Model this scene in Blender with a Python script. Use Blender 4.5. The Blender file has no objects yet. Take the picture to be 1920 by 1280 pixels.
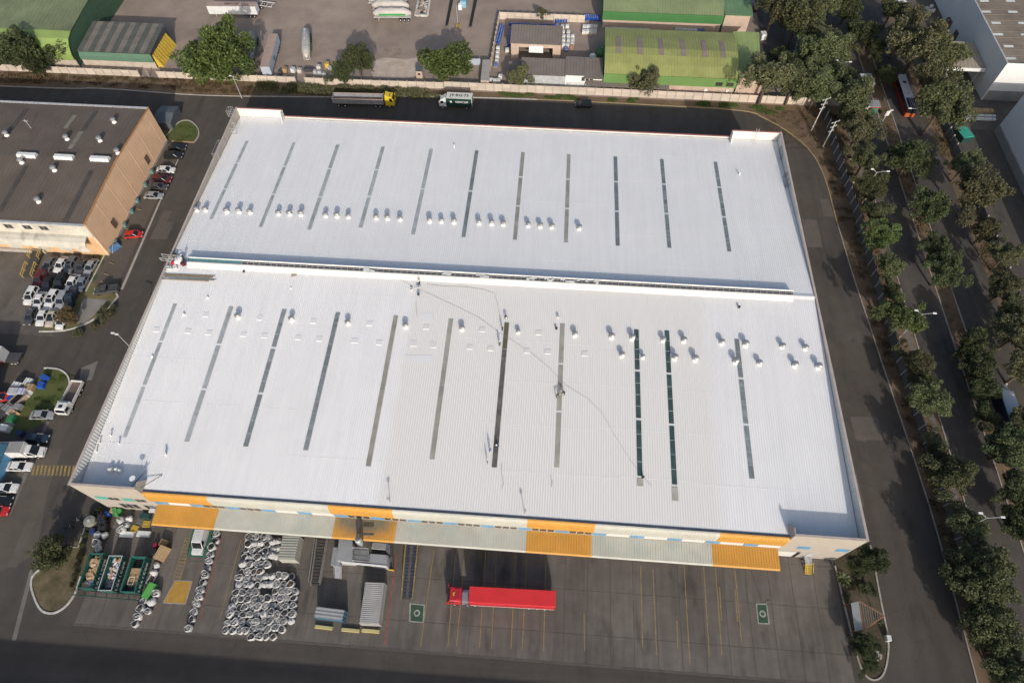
import bpy, math, random
from mathutils import Vector, Matrix
random.seed(7)
R = math.radians
PI = math.pi
S = bpy.context.scene
COL = S.collection

# ---------------------------------------------------------------- camera, sky, sun, exposure
FPX = 1210.334343734078                      # focal length in pixels of the 1920 px wide photograph
CAM = Vector((76.2485854690559, -30.231299576499026, 115.89124512))
PITCH, YAW, ROLL = 58.51448886, -4.46243928, 0.40812019
def cam_axes():
    p, y, r = R(PITCH), R(YAW), R(ROLL)
    fwd = Vector((math.sin(y)*math.cos(p), math.cos(y)*math.cos(p), -math.sin(p)))
    right = Vector((math.cos(y), -math.sin(y), 0))
    down = fwd.cross(right)
    c, s = math.cos(r), math.sin(r)
    return c*right+s*down, -s*right+c*down, fwd
CR, CD, CF = cam_axes()
cd = bpy.data.cameras.new('camera'); cam = bpy.data.objects.new('camera', cd); COL.objects.link(cam)
cam.matrix_world = Matrix(((CR.x, -CD.x, -CF.x, CAM.x), (CR.y, -CD.y, -CF.y, CAM.y), (CR.z, -CD.z, -CF.z, CAM.z), (0, 0, 0, 1)))
cd.sensor_width = 36; cd.lens = 36*FPX/1920; cd.clip_start = 1; cd.clip_end = 5000
S.camera = cam
SUN_EL, SUN_AZ = 24.8, 13.7                  # shadows run towards +Y, turned 13.7 degrees towards -X
w = bpy.data.worlds.new('World'); S.world = w; w.use_nodes = True
nt = w.node_tree
sky = nt.nodes.new('ShaderNodeTexSky'); sky.sky_type = 'NISHITA'; sky.sun_disc = False
sky.sun_elevation = R(SUN_EL); sky.sun_rotation = R(180-SUN_AZ); sky.air_density = 1.0; sky.dust_density = 3.0
bg = nt.nodes['Background']; nt.links.new(sky.outputs[0], bg.inputs[0]); bg.inputs[1].default_value = 0.135
sd = bpy.data.lights.new('sun', 'SUN'); sd.energy = 3.2; sd.angle = R(0.55); sd.color = (1.0, 0.925, 0.835)
sun = bpy.data.objects.new('sun', sd); COL.objects.link(sun)
sdir = Vector((-math.sin(R(SUN_AZ))*math.cos(R(SUN_EL)), math.cos(R(SUN_AZ))*math.cos(R(SUN_EL)), -math.sin(R(SUN_EL))))
sun.rotation_euler = sdir.to_track_quat('-Z', 'Y').to_euler(); sun.location = (100, -200, 150)
S.view_settings.view_transform = 'Standard'; S.view_settings.look = 'None'
S.view_settings.exposure = 0.2; S.view_settings.gamma = 1
S.render.engine = 'CYCLES'

# ---------------------------------------------------------------- helpers
def gp(u, v, z=0.0):
    """photo pixel -> point on the horizontal plane z"""
    d = CR*((u-960)/FPX) + CD*((v-640)/FPX) + CF
    return CAM + d*((z-CAM.z)/d.z)
EAVE, RIDGE, YR, DEP, WID, PAR = 10.3, 12.5, 47.1, 94.25, 130.0, 12.66
def roofz(y):
    return EAVE + (RIDGE-EAVE)*(1-abs(y-YR)/YR)
def rp(u, v):
    """photo pixel -> point on the sloping warehouse roof"""
    z = 11.5
    for _ in range(12):
        p = gp(u, v, z); z = roofz(p.y)
    return gp(u, v, z)
KIDS = {}
class MB:
    def __init__(s): s.v = []; s.f = []; s.m = []
    def add(s, vs, fs, mi=0):
        o = len(s.v); s.v += [tuple(p) for p in vs]
        for q in fs: s.f.append([i+o for i in q]); s.m.append(mi)
        return s
    def box(s, c, d, rz=0, mi=0, tilt=None):
        x, y, z = d[0]/2, d[1]/2, d[2]/2
        p = [Vector(q) for q in ((-x,-y,-z),(x,-y,-z),(x,y,-z),(-x,y,-z),(-x,-y,z),(x,-y,z),(x,y,z),(-x,y,z))]
        m = Matrix.Rotation(rz, 3, 'Z')
        if tilt: m = m @ Matrix.Rotation(tilt[0], 3, tilt[1])
        c = Vector(c)
        return s.add([c+m@q for q in p], [(0,3,2,1),(4,5,6,7),(0,1,5,4),(1,2,6,5),(2,3,7,6),(3,0,4,7)], mi)
    def span(s, a, b, mi=0):
        return s.box([(a[i]+b[i])/2 for i in range(3)], [abs(b[i]-a[i]) for i in range(3)], 0, mi)
    def hexa(s, b4, t4, mi=0):
        return s.add(list(b4)+list(t4), [(3,2,1,0),(4,5,6,7),(0,1,5,4),(1,2,6,5),(2,3,7,6),(3,0,4,7)], mi)
    def prism(s, poly, z0, z1, mi=0):
        n = len(poly)
        return s.add([(p[0],p[1],z0) for p in poly]+[(p[0],p[1],z1) for p in poly],
                     [list(range(n))[::-1], list(range(n,2*n))]+[(i,(i+1)%n,n+(i+1)%n,n+i) for i in range(n)], mi)
    def extr(s, prof, x0, x1, axis='x', mi=0):
        """profile of (a,z) pairs, closed, pushed along x (a=y) or y (a=x)"""
        n = len(prof)
        if axis == 'x': A = [(x0,a,z) for a,z in prof]; B = [(x1,a,z) for a,z in prof]
        else: A = [(a,x0,z) for a,z in prof]; B = [(a,x1,z) for a,z in prof]
        return s.add(A+B, [list(range(n))[::-1], list(range(n,2*n))]+[(i,(i+1)%n,n+(i+1)%n,n+i) for i in range(n)], mi)
    def rings(s, rs, cap=True, mi=0):
        n = len(rs[0]); o = []
        for r in rs: o += list(r)
        f = []
        for k in range(len(rs)-1):
            for i in range(n): f.append((k*n+i, k*n+(i+1)%n, (k+1)*n+(i+1)%n, (k+1)*n+i))
        if cap: f.append(list(range(n))[::-1]); f.append([(len(rs)-1)*n+i for i in range(n)])
        return s.add(o, f, mi)
    def tube(s, pts, r, n=6, mi=0):
        pts = [Vector(p) for p in pts]; rs = []
        if not hasattr(r, '__len__'): r = [r]*len(pts)
        for k, p in enumerate(pts):
            d = (pts[min(k+1,len(pts)-1)]-pts[max(k-1,0)])
            if d.length < 1e-6: d = Vector((0,0,1))
            d.normalize()
            a = d.cross(Vector((0,0,1)) if abs(d.z) < .9 else Vector((1,0,0))).normalized(); b = d.cross(a)
            rs.append([p+a*(r[k]*math.cos(2*PI*i/n))+b*(r[k]*math.sin(2*PI*i/n)) for i in range(n)])
        return s.rings(rs, True, mi)
    def lathe(s, c, prof, n=12, mi=0, cap=True):
        c = Vector(c)
        return s.rings([[c+Vector((r*math.cos(2*PI*i/n), r*math.sin(2*PI*i/n), z)) for i in range(n)] for r, z in prof], cap, mi)
    def wheel(s, c, r, wd, n=14, mi=0, axis='y'):
        c = Vector(c); rs = []
        for rr, o in ((r*.9,-wd/2),(r,-wd/2+.04),(r,wd/2-.04),(r*.9,wd/2)):
            rs.append([c+(Vector((rr*math.cos(2*PI*i/n), o, rr*math.sin(2*PI*i/n))) if axis == 'y' else Vector((o, rr*math.cos(2*PI*i/n), rr*math.sin(2*PI*i/n)))) for i in range(n)])
        return s.rings(rs, True, mi)
    def mesh(s, name):
        me = bpy.data.meshes.new(name); me.from_pydata(s.v, [], s.f); me.validate(); return me
    def build(s, name, mats, parent=None, smooth=False, loc=None):
        me = s.mesh(name)
        if not isinstance(mats, (list, tuple)): mats = [mats]
        for m in mats: me.materials.append(m)
        if len(mats) > 1 and len(me.polygons) == len(s.m): me.polygons.foreach_set('material_index', s.m)
        if smooth: me.polygons.foreach_set('use_smooth', [True]*len(me.polygons))
        me.update()
        return obj(name, me, parent, loc)
def obj(name, me, parent=None, loc=None, rz=0):
    o = bpy.data.objects.new(name, me); COL.objects.link(o); o.parent = parent
    if parent: KIDS.setdefault(parent.name, []).append(o)
    if loc is not None: o.location = loc
    if rz: o.rotation_euler = (0, 0, rz)
    return o
def tag(o, label, cat, group=None):
    o['label'] = label; o['category'] = cat
    if group: o['group'] = group
    return o
def thing(name, label, cat, loc=(0,0,0), rz=0, group=None):
    return tag(obj(name, None, None, loc, rz), label, cat, group)
def struct(name, mb, m, **k):
    o = mb.build(name, m, **k); o['kind'] = 'structure'; return o
def ctree(o, parent=None):
    c = o.copy(); COL.objects.link(c); c.parent = parent
    if parent: KIDS.setdefault(parent.name, []).append(c)
    for ch in list(KIDS.get(o.name, ())): ctree(ch, c)
    return c
def dup(root, loc, rz=0, label=None, cat=None, group=None, scale=None):
    c = ctree(root); c.location = loc; c.rotation_euler = (0, 0, rz)
    if label: c['label'] = label
    if cat: c['category'] = cat
    if group: c['group'] = group
    if scale: c.scale = scale if hasattr(scale, '__len__') else (scale,)*3
    return c
def setmat(o, m, slot=0):
    o.material_slots[slot].link = 'OBJECT'; o.material_slots[slot].material = m
def line2(a, b, z=0.0):
    """two pixels -> middle point and heading from a to b, on plane z"""
    p, q = gp(*a, z), gp(*b, z); d = q-p
    return (p+q)/2, math.atan2(d.y, d.x), d.length
def text_mesh(s, size, name='lettering', bold=0.0, extr=0.004):
    cu = bpy.data.curves.new(name, 'FONT'); cu.body = s; cu.size = size; cu.align_x = 'CENTER'; cu.align_y = 'CENTER'; cu.extrude = extr; cu.offset = bold; cu.resolution_u = 2
    o = bpy.data.objects.new('tmp_text', cu); COL.objects.link(o)
    dg = bpy.context.evaluated_depsgraph_get(); me = bpy.data.meshes.new_from_object(o.evaluated_get(dg))
    bpy.data.objects.remove(o); me.name = name; return me
def lettering(s, size, m, parent, loc, rot=(0,0,0), bold=0.0, name='lettering'):
    me = text_mesh(s, size, name, bold); me.materials.clear(); me.materials.append(m)
    o = obj(name, me, parent, loc); o.rotation_euler = rot; return o

# ---------------------------------------------------------------- materials
MATS = {}
def mat(name, col, rough=.7, var=.15, scale=1.0, metal=0.0, rand=0.0, bump=0.0, spec=.3, col2=None, scale2=None, var2=0.0, stain=None, crack=None, streak=None):
    """procedural surface: base colour broken up by two scales of noise, a per-object shift and optional stains"""
    if name in MATS: return MATS[name]
    m = bpy.data.materials.new(name); m.use_nodes = True; n = m.node_tree; L = n.links.new
    b = n.nodes['Principled BSDF']; b.inputs['Roughness'].default_value = rough; b.inputs['Metallic'].default_value = metal
    b.inputs['Specular IOR Level'].default_value = spec
    tc = n.nodes.new('ShaderNodeTexCoord')
    nz = n.nodes.new('ShaderNodeTexNoise'); nz.inputs['Scale'].default_value = scale; nz.inputs['Detail'].default_value = 6; nz.inputs['Roughness'].default_value = .62
    L(tc.outputs['Object'], nz.inputs['Vector'])
    mx = n.nodes.new('ShaderNodeMix'); mx.data_type = 'RGBA'
    c = Vector(col); c2 = Vector(col2) if col2 else c*(1-var)
    mx.inputs[6].default_value = (*(c*(1+var*.6)), 1); mx.inputs[7].default_value = (*c2, 1)
    mr = n.nodes.new('ShaderNodeMapRange'); mr.inputs[1].default_value = .35; mr.inputs[2].default_value = .65
    L(nz.outputs[0], mr.inputs[0]); L(mr.outputs[0], mx.inputs[0])
    out = mx.outputs[2]
    def mul(out, fac):
        v = n.nodes.new('ShaderNodeMix'); v.data_type = 'RGBA'; v.blend_type = 'MULTIPLY'; v.inputs[0].default_value = 1
        cb = n.nodes.new('ShaderNodeCombineColor')
        for i in range(3): L(fac, cb.inputs[i])
        L(out, v.inputs[6]); L(cb.outputs[0], v.inputs[7]); return v.outputs[2]
    if var2:
        n2 = n.nodes.new('ShaderNodeTexNoise'); n2.inputs['Scale'].default_value = scale2; n2.inputs['Detail'].default_value = 3
        L(tc.outputs['Object'], n2.inputs['Vector'])
        m2 = n.nodes.new('ShaderNodeMapRange'); m2.inputs[1].default_value = .3; m2.inputs[2].default_value = .7; m2.inputs[3].default_value = 1-var2; m2.inputs[4].default_value = 1+var2*.7
        L(n2.outputs[0], m2.inputs[0]); out = mul(out, m2.outputs[0])
    if stain:      # (scale, threshold, strength): blotches with an outline of their own, drawn out along y
        mp = n.nodes.new('ShaderNodeMapping'); mp.inputs['Scale'].default_value = (1, .35, 1); L(tc.outputs['Object'], mp.inputs['Vector'])
        n3 = n.nodes.new('ShaderNodeTexNoise'); n3.inputs['Scale'].default_value = stain[0]; n3.inputs['Detail'].default_value = 4
        L(mp.outputs[0], n3.inputs['Vector'])
        m3 = n.nodes.new('ShaderNodeMapRange'); m3.inputs[1].default_value = stain[1]; m3.inputs[2].default_value = stain[1]+.12; m3.inputs[3].default_value = 1; m3.inputs[4].default_value = 1-stain[2]
        L(n3.outputs[0], m3.inputs[0]); out = mul(out, m3.outputs[0])
    if crack:      # (scale, strength): thin wandering dark cracks
        wv = n.nodes.new('ShaderNodeTexNoise'); wv.inputs['Scale'].default_value = .35; wv.inputs['Detail'].default_value = 5; L(tc.outputs['Object'], wv.inputs['Vector'])
        va = n.nodes.new('ShaderNodeVectorMath'); va.operation = 'MULTIPLY_ADD'; va.inputs[1].default_value = (5,5,0); L(wv.outputs['Color'], va.inputs[0]); L(tc.outputs['Object'], va.inputs[2])
        vo = n.nodes.new('ShaderNodeTexVoronoi'); vo.feature = 'DISTANCE_TO_EDGE'; vo.inputs['Scale'].default_value = crack[0]; L(va.outputs[0], vo.inputs['Vector'])
        mc = n.nodes.new('ShaderNodeMapRange'); mc.inputs[1].default_value = 0; mc.inputs[2].default_value = .012; mc.inputs[3].default_value = 1-crack[1]; mc.inputs[4].default_value = 1; L(vo.outputs['Distance'], mc.inputs[0]); out = mul(out, mc.outputs[0])
    if streak:     # (sx, sy, strength): wear drawn out along one direction
        mp2 = n.nodes.new('ShaderNodeMapping'); mp2.inputs['Scale'].default_value = (streak[0], streak[1], 1); L(tc.outputs['Object'], mp2.inputs['Vector'])
        n5 = n.nodes.new('ShaderNodeTexNoise'); n5.inputs['Scale'].default_value = 1; n5.inputs['Detail'].default_value = 4; L(mp2.outputs[0], n5.inputs['Vector'])
        m5 = n.nodes.new('ShaderNodeMapRange'); m5.inputs[1].default_value = .35; m5.inputs[2].default_value = .65; m5.inputs[3].default_value = 1-streak[2]; m5.inputs[4].default_value = 1+streak[2]; L(n5.outputs[0], m5.inputs[0]); out = mul(out, m5.outputs[0])
    if rand:
        oi = n.nodes.new('ShaderNodeObjectInfo'); m4 = n.nodes.new('ShaderNodeMapRange'); m4.inputs[3].default_value = 1-rand; m4.inputs[4].default_value = 1+rand
        L(oi.outputs['Random'], m4.inputs[0]); out = mul(out, m4.outputs[0])
    L(out, b.inputs['Base Color'])
    if bump:
        bp = n.nodes.new('ShaderNodeBump'); bp.inputs['Strength'].default_value = bump; bp.inputs['Distance'].default_value = .05
        nb = n.nodes.new('ShaderNodeTexNoise'); nb.inputs['Scale'].default_value = scale*6; nb.inputs['Detail'].default_value = 3
        L(tc.outputs['Object'], nb.inputs['Vector']); L(nb.outputs[0], bp.inputs['Height']); L(bp.outputs[0], b.inputs['Normal'])
    MATS[name] = m; return m
def paint(name, col, rough=.35, metal=0.0, spec=.5, rand=0.0):
    return mat(name, col, rough, .1, 1.5, metal, rand, 0, spec)
M_ASPH = mat('asphalt', (.077,.067,.057), .9, .10, .35, bump=.15, scale2=.05, var2=.16, stain=(.22,.62,.28), crack=(.11,.14), streak=(.5,.02,.09))
M_ASPH2 = mat('asphalt_avenue', (.082,.073,.064), .9, .12, .4, bump=.15, scale2=.06, var2=.18, stain=(.3,.62,.25), crack=(.12,.14), streak=(.6,.02,.12))
M_SLAB = mat('yard_concrete', (.128,.113,.099), .88, .10, .5, rand=.035, bump=.1, scale2=.09, var2=.2, stain=(.3,.58,.38), streak=(.9,.09,.12))
M_JOINT = mat('joint_sealant', (.10,.088,.077), .9)
M_DIRT = mat('packed_dirt', (.285,.228,.186), .95, .16, .16, bump=.3, scale2=.05, var2=.14, stain=(.06,.64,.35))
M_SOIL = mat('verge_soil', (.17,.115,.075), .95, .2, .4, bump=.4, col2=(.115,.085,.052), scale2=.1, var2=.2)
M_GRASSY = mat('worn_lawn', (.105,.115,.04), .95, .3, .6, bump=.4, col2=(.19,.145,.075), scale2=.2, var2=.2)
M_LAWN = mat('lawn', (.06,.085,.022), .95, .3, .5, bump=.4, col2=(.10,.10,.035), scale2=.15, var2=.2)
M_KERB = mat('kerb_concrete', (.36,.33,.29), .85, .2, 1.2)
M_KERBY = mat('kerb_yellow', (.30,.22,.09), .8, .35, 1.0, col2=(.25,.21,.14))
M_KERBW = mat('kerb_white', (.5,.48,.44), .8, .3, 1.0)
M_YLINE = mat('yellow_road_paint', (.29,.20,.06), .8, .35, 1.4, col2=(.19,.15,.08))
M_YPAD = mat('yellow_pad_paint', (.40,.24,.05), .8, .15, 1.0, rand=0, stain=(.9,.6,.25))
M_WLINE = mat('white_road_paint', (.32,.31,.29), .8, .3, 1.4)
M_RLINE = mat('red_road_paint', (.33,.07,.06), .8, .35, 1.2)
M_GBAY = mat('green_bay_paint', (.045,.15,.10), .8, .2, 1.0)
M_GMAT = mat('green_mat', (.04,.085,.05), .85, .2, 1.0)
M_ROOFW = mat('roof_white', (.70,.70,.70), .55, .02, .2, spec=.3, scale2=.04, var2=.03, stain=(.12,.66,.05), streak=(1.1,.04,.022))
M_WALLB = mat('beige_panel', (.36,.325,.28), .75, .06, .5)
M_WALLBW = mat('white_panel', (.55,.55,.53), .7, .05, .4, scale2=.1, var2=.05)
M_COPING = mat('coping', (.42,.36,.32), .6, .15, .6)
M_REDTRIM = mat('red_brown_trim', (.28,.12,.10), .6, .15, .8)
M_ORANGE = mat('orange_sheet', (.52,.27,.055), .6, .07, .5, scale2=.15, var2=.06)
M_CANW = mat('grey_white_sheet', (.44,.44,.39), .6, .07, .5, scale2=.12, var2=.07)
M_BLUEP = mat('blue_panel', (.10,.26,.43), .5, .08, .8, rand=.08)
M_TEALP = mat('teal_panel', (.08,.36,.30), .5, .08, .8, rand=.06)
M_GLASS = mat('dark_glass', (.05,.045,.04), .25, .2, .8, spec=.6, rand=.25)
M_GUTTER = mat('dark_gutter', (.05,.06,.085), .6, .3, .7)
M_GALV = mat('galvanised', (.55,.56,.57), .38, .15, 1.5, metal=.75)
M_STEEL = mat('painted_steel', (.4,.41,.42), .5, .15, 1.0)
M_DSTEEL = mat('dark_steel', (.06,.06,.065), .55, .2, 1.0)
M_WHITEP = paint('white_paint', (.72,.72,.71))
M_TYRE = mat('tyre', (.02,.02,.02), .9)
M_CGLASS = mat('car_glass', (.012,.015,.018), .12, .1, 1, spec=.6)
M_LAMP = mat('lamp_lens', (.6,.6,.58), .2, .1, 1, spec=.6)
M_TAIL = mat('tail_lens', (.3,.01,.01), .25, .1, 1, spec=.6)
M_YSTEEL = paint('yellow_steel', (.55,.38,.05), .5)
M_WOOD = mat('wood', (.36,.24,.13), .8, .25, 2.0, rand=.15)
M_CARD = mat('cardboard', (.42,.29,.17), .85, .15, 2.0, rand=.2)
M_BARK = mat('bark', (.10,.075,.055), .95, .3, 3.0)
M_BLACK = mat('black_plastic', (.02,.02,.022), .6, .2, 1.0)
M_BLUEPL = mat('blue_plastic', (.02,.07,.33), .45, .15, 1.0, rand=.25)
M_WHITEPL = mat('white_plastic', (.58,.60,.58), .5, .12, 1.0, rand=.1)
# ---------------------------------------------------------------- ground
def sheet(name, poly, z, m):
    return struct(name, MB().add([(p[0], p[1], z) for p in poly], [list(range(len(poly)))]), m)
def px(*pts): return [tuple(gp(*p)[:2]) for p in pts]
g = MB(); g.add([(-1800,-1500,0),(2000,-1500,0),(2000,2200,0),(-1800,2200,0)], [(0,1,2,3)])
struct('ground', g, M_ASPH)
def offs(pts, d):
    out = []; n = len(pts)
    for i in range(n):
        a = Vector(pts[max(i-1,0)][:2]); b = Vector(pts[min(i+1,n-1)][:2]); t = (b-a).normalized()
        out.append((pts[i][0]-t.y*d, pts[i][1]+t.x*d))
    return out
def smooth(pts, k=4):
    """Catmull-Rom through the points"""
    P = [Vector(p[:2]) for p in pts]; o = []
    for i in range(len(P)-1):
        p0, p1, p2, p3 = P[max(i-1,0)], P[i], P[i+1], P[min(i+2,len(P)-1)]
        for j in range(k):
            t = j/k
            o.append(tuple(.5*((2*p1)+(p2-p0)*t+(2*p0-5*p1+4*p2-p3)*t*t+(3*p1-p0-3*p2+p3)*t**3)))
    o.append(tuple(P[-1])); return o
def kerb(pts, m, wd=.28, h=.14, parent=None, name='kerb'):
    """a row of kerb stones along a polyline"""
    l, r = offs(pts, wd/2), offs(pts, -wd/2)
    mb = MB()
    for i in range(len(pts)-1):
        mb.hexa([(*l[i],0),(*l[i+1],0),(*r[i+1],0),(*r[i],0)][::-1], [(*l[i],h),(*l[i+1],h),(*r[i+1],h),(*r[i],h)][::-1])
    return struct(name, mb, m)
# rear: dirt yards beyond the wall and the verge strip in front of it
sheet('dirt_yard', [(-420,120.4),(147.5,120.4),(149,135),(150,420),(-420,420)], .004, M_DIRT)
rk = smooth([(-260,113.3),(-78,113.8),(-50,114.7),(-27.4,113.9),(-12.5,114),(15.5,115.4),(42,117.3),(72,118.2),(106,118),(127,117.3),(132.6,114.8),(138.5,109.4),(142.9,102.6),(144.8,93.2),(145.1,78.3),(145.7,62.6),(147.2,38.2),(148.5,17.8),(149,4.9),(148.9,-17.7),(148.6,-60)], 5)
wall_line = [(148.6,118.2),(148.6,102),(149.5,82),(149.8,60),(150.1,41),(151,20),(151.8,5),(152.2,-14.4),(152.6,-60)]
verge = [p for p in rk]
sheet('verge', verge+[(152.6,-60)]+wall_line[::-1][1:]+[(147.5,120.4),(-260,120.4)], .012, M_SOIL)
k = kerb([p for p in rk if p[0] < 40 and p[1] > 110], M_KERB); kerb([p for p in rk if p[0] > 70 and p[0] < 145.2 and p[1] > 76], M_KERBY)
kerb([p for p in rk if 38 < p[0] < 73], M_KERBW); kerb([p for p in rk if p[0] > 145 and p[1] < 80], M_KERB, .2)
# avenue beyond the right wall
sheet('avenue_verge', [(149.4,-60),(149.4,240),(182,240),(182,-60)], .006, M_SOIL)
sheet('avenue', [(155.6,-60),(155.4,60),(156.5,240),(163.5,240),(162.8,60),(163.4,-60)], .018, M_ASPH2)
sheet('avenue', [(166.8,-60),(166.6,60),(168,240),(176,240),(175.6,60),(175.8,-60)], .018, M_ASPH2)
sheet('pavement', [(153.7,-60),(153.5,60),(154.6,240),(155.5,240),(154.5,60),(154.7,-60)], .02, mat('pavement_concrete', (.16,.145,.13), .9, .2, .6, scale2=.2, var2=.2))
sheet('forecourt', [(150.3,121),(152.5,240),(155,240),(154.2,121)], .012, M_DIRT)
sheet('parking_court', [(136,128),(150.5,128),(152,170),(137,170)], .016, M_ASPH2)
for a in ((155.5,156.4),(163.2,163.5),(166.6,167.8)):
    kerb([(a[0],-60),(a[0]-.1,60),(a[1],240)], M_KERB, .22, .12)
sheet('service_road', [(180.5,-60),(180.5,114),(192,114),(192,-60)], .016, M_ASPH2)
sheet('service_yard', [(178,114),(178,240),(230,240),(230,114)], .02, mat('old_concrete', (.105,.092,.08), .9, .2, .4, scale2=.1, var2=.2, stain=(.2,.6,.3)))
# left side
sheet('side_verge', [(-24.4,107),(-24.4,36.8),(-27,36.8),(-27,107)], .01, M_GRASSY)
isl = smooth([(-24.2,97.2),(-22.8,102.4),(-20.3,103.4),(-17.2,101),(-15.8,98),(-16,95.4)], 4)
sheet('lawn_island', isl+[(-22,95.2)], .05, M_LAWN); kerb(isl, M_KERB, .3, .16); kerb([(-22,95.3),(-16,95.3)], M_KERBY, .35, .18)
isl2 = smooth([(-24.3,49.5),(-17.5,46.8),(-17,45),(-18.4,41.5),(-21,38.5),(-24.8,36.6),(-30,36)], 4)
sheet('corner_bed', isl2+[(-27,45),(-26.5,50)], .03, M_GRASSY); kerb(isl2[4:], M_KERBW, .3, .16)
sheet('corner_pad', px((157,559),(203,562),(160,608),(140,606)), .06, mat('grey_pad', (.22,.21,.19), .9, .15, .7))
isl3 = smooth([(-24.9,27.4),(-22,27.4),(-19.3,26),(-17.7,23.4),(-17.5,21.5)], 4)
sheet('lawn_island', isl3+[(-19.5,15.6),(-23.5,12.5),(-26.5,13)], .04, M_LAWN); kerb(isl3, M_KERBW, .3, .16)
isl4 = smooth([(-5,-8.9),(-8,-11.8),(-8.2,-13.5),(-6.8,-15.6),(-4.4,-17.8),(-2.2,-18.1),(-.6,-16.9),(.1,-14.8),(-.1,-12)], 5)
sheet('corner_bed', isl4+[(-.4,-6),(-1.5,-1)]+px((140,1005),(165,1040)) [::-1]+[(-3.8,-8.6)], .04, mat('dry_bed', (.15,.115,.07), .95, .3, .5, bump=.4, col2=(.09,.08,.04), scale2=.15, var2=.25))
kerb(isl4, M_KERBW, .32, .16)
kerb([tuple(gp(*p)[:2]) for p in ((165,973),(147,1026),(127,1024))], M_KERBW, .25, .14)
sheet('forecourt', [(-75,35),(-26.6,35),(-26.6,57),(-75,57)], .01, mat('forecourt_concrete', (.12,.105,.09), .9, .15, .4, scale2=.12, var2=.2, stain=(.3,.6,.3)))
M_STRIP = mat('parking_strip', (.105,.09,.074), .9, .12, .4, scale2=.1, var2=.15)
sheet('parking_strip', [(-24.2,94.5),(-18.6,94.5),(-18.2,48),(-24.2,48)], .006, M_STRIP)
sheet('parking_strip', [(-26,26),(-19,10),(-13.5,10.5),(-12.5,2),(-9.5,-9),(-14,-12),(-30,-12),(-30,26)], .006, M_STRIP)
kerb([(-24.3,94.8),(-24.4,47)], M_KERBW, .22, .15)
sheet('concrete_gutter', [(-18.5,94),(-18.2,94),(-16.4,48),(-17,48)], .012, M_KERB)
sheet('concrete_gutter', px((86,790),(93,790),(20,965),(12,965)), .012, mat('gutter_concrete', (.17,.155,.135), .9, .15, .6))
sheet('concrete_gutter', px((62,1075),(58,1060),(22,1200),(30,1200)), .012, MATS['gutter_concrete'])
sheet('asphalt_patch', px((152,690),(184,676),(172,712),(148,716)), .008, MATS['gutter_concrete'])
# front yard: concrete slabs on a dark bed
X0, X1, Y0, Y1 = 2.0, 129.6, -19.4, 3.0
yard = struct('yard', MB().add([(X0,Y0,.02),(X1,Y0,.02),(X1,Y1,.02),(X0,Y1,.02)], [(0,1,2,3)]), M_JOINT)
ys = [-19.4,-15.0,-8.1,-1.2,3.0]; nx = 33; sw = (X1-X0)/nx
sm = {}
for j in range(4):
    h = ys[j+1]-ys[j]
    b = MB(); gpx = .07
    b.hexa([(gpx/2,gpx/2,0),(sw-gpx/2,gpx/2,0),(sw-gpx/2,h-gpx/2,0),(gpx/2,h-gpx/2,0)], [(gpx/2+.02,gpx/2+.02,.03),(sw-gpx/2-.02,gpx/2+.02,.03),(sw-gpx/2-.02,h-gpx/2-.02,.03),(gpx/2+.02,h-gpx/2-.02,.03)])
    me = b.mesh('slab'); me.materials.append(None)
    for i in range(nx):
        o = obj('slab', me, yard, (X0+i*sw, ys[j], .021)); setmat(o, M_SLAB)
# slabs carry local noise; shift pattern by object position is handled with world-space coordinates
def world_coords(m):
    n = m.node_tree
    ge = n.nodes.new('ShaderNodeNewGeometry')
    for l in [l for l in n.links if l.from_socket.name == 'Object' and l.from_node.bl_idname == 'ShaderNodeTexCoord']:
        n.links.new(ge.outputs['Position'], l.to_socket)
for m in (M_SLAB,): world_coords(m)
ZL = .056
def stripe(a, b, wd, m, parent=yard, name='painted_line', z=ZL):
    p, q = gp(*a), gp(*b); d = (q-p).normalized(); nrm = Vector((-d.y, d.x, 0))*wd/2
    o = MB().add([(v.x, v.y, z) for v in (p-nrm, p+nrm, q+nrm, q-nrm)], [(3,2,1,0)]).build(name, m, parent); return o
def patch(poly, m, name, z=ZL, parent=yard):
    return MB().add([(*p, z) for p in poly], [list(range(len(poly)))]).build(name, m, parent)
for a, b in (((1201,1060),(1205,1214)),((1224,1066),(1231,1227)),((1282.5,1058),(1293.5,1245)),((1269,1163),(1271,1215)),((1319,1060),(1330,1230)),((1341,1060),(1353.5,1227)),((1349,1100),(1353,1163)),((1377.5,1063),(1390,1202)),((1378,1105),(1383,1165)),
             ((854,1040),(840,1212)),((872,1038),(856,1212)),((911,1033),(899,1214)),((930,1060),(921.6,1216)),((967,1039),(958,1216)),((987.7,1048),(979,1218)),((1023.8,1050),(1019,1220)),((813.8,1030),(788.6,1212)),((1095,1150),(1096,1220))):
    stripe(a, b, .13, M_YLINE)
stripe((743.8,1037),(720.8,1210), .16, M_RLINE, name='red_line')
for a, b in (((417,1008),(374,1165)),((453,1010),(412,1160))): stripe(a, b, .1, M_RLINE if a[0] < 420 else M_YLINE)
patch(px((329,1088.5),(359.5,1090),(347,1131),(307,1128.5)), M_YPAD, 'painted_pad')
for a, b in (((328,1087.5),(360.5,1089.5)),((360.5,1089.5),(347.5,1132)),((347.5,1132),(306,1129.5)),((306,1129.5),(328,1087.5))): stripe(a, b, .14, M_WLINE, name='pad_border', z=ZL+.004)
patch(px((361,991),(402,993),(388.8,1046),(350.5,1042)), M_GBAY, 'green_bay')
L0, L1 = gp(348,1008), gp(325,1087); L2, L3 = gp(360,1008), gp(337,1088)
stripe((348,1008),(325,1087), .12, M_YLINE); stripe((360,1008),(337,1088), .12, M_YLINE)
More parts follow.
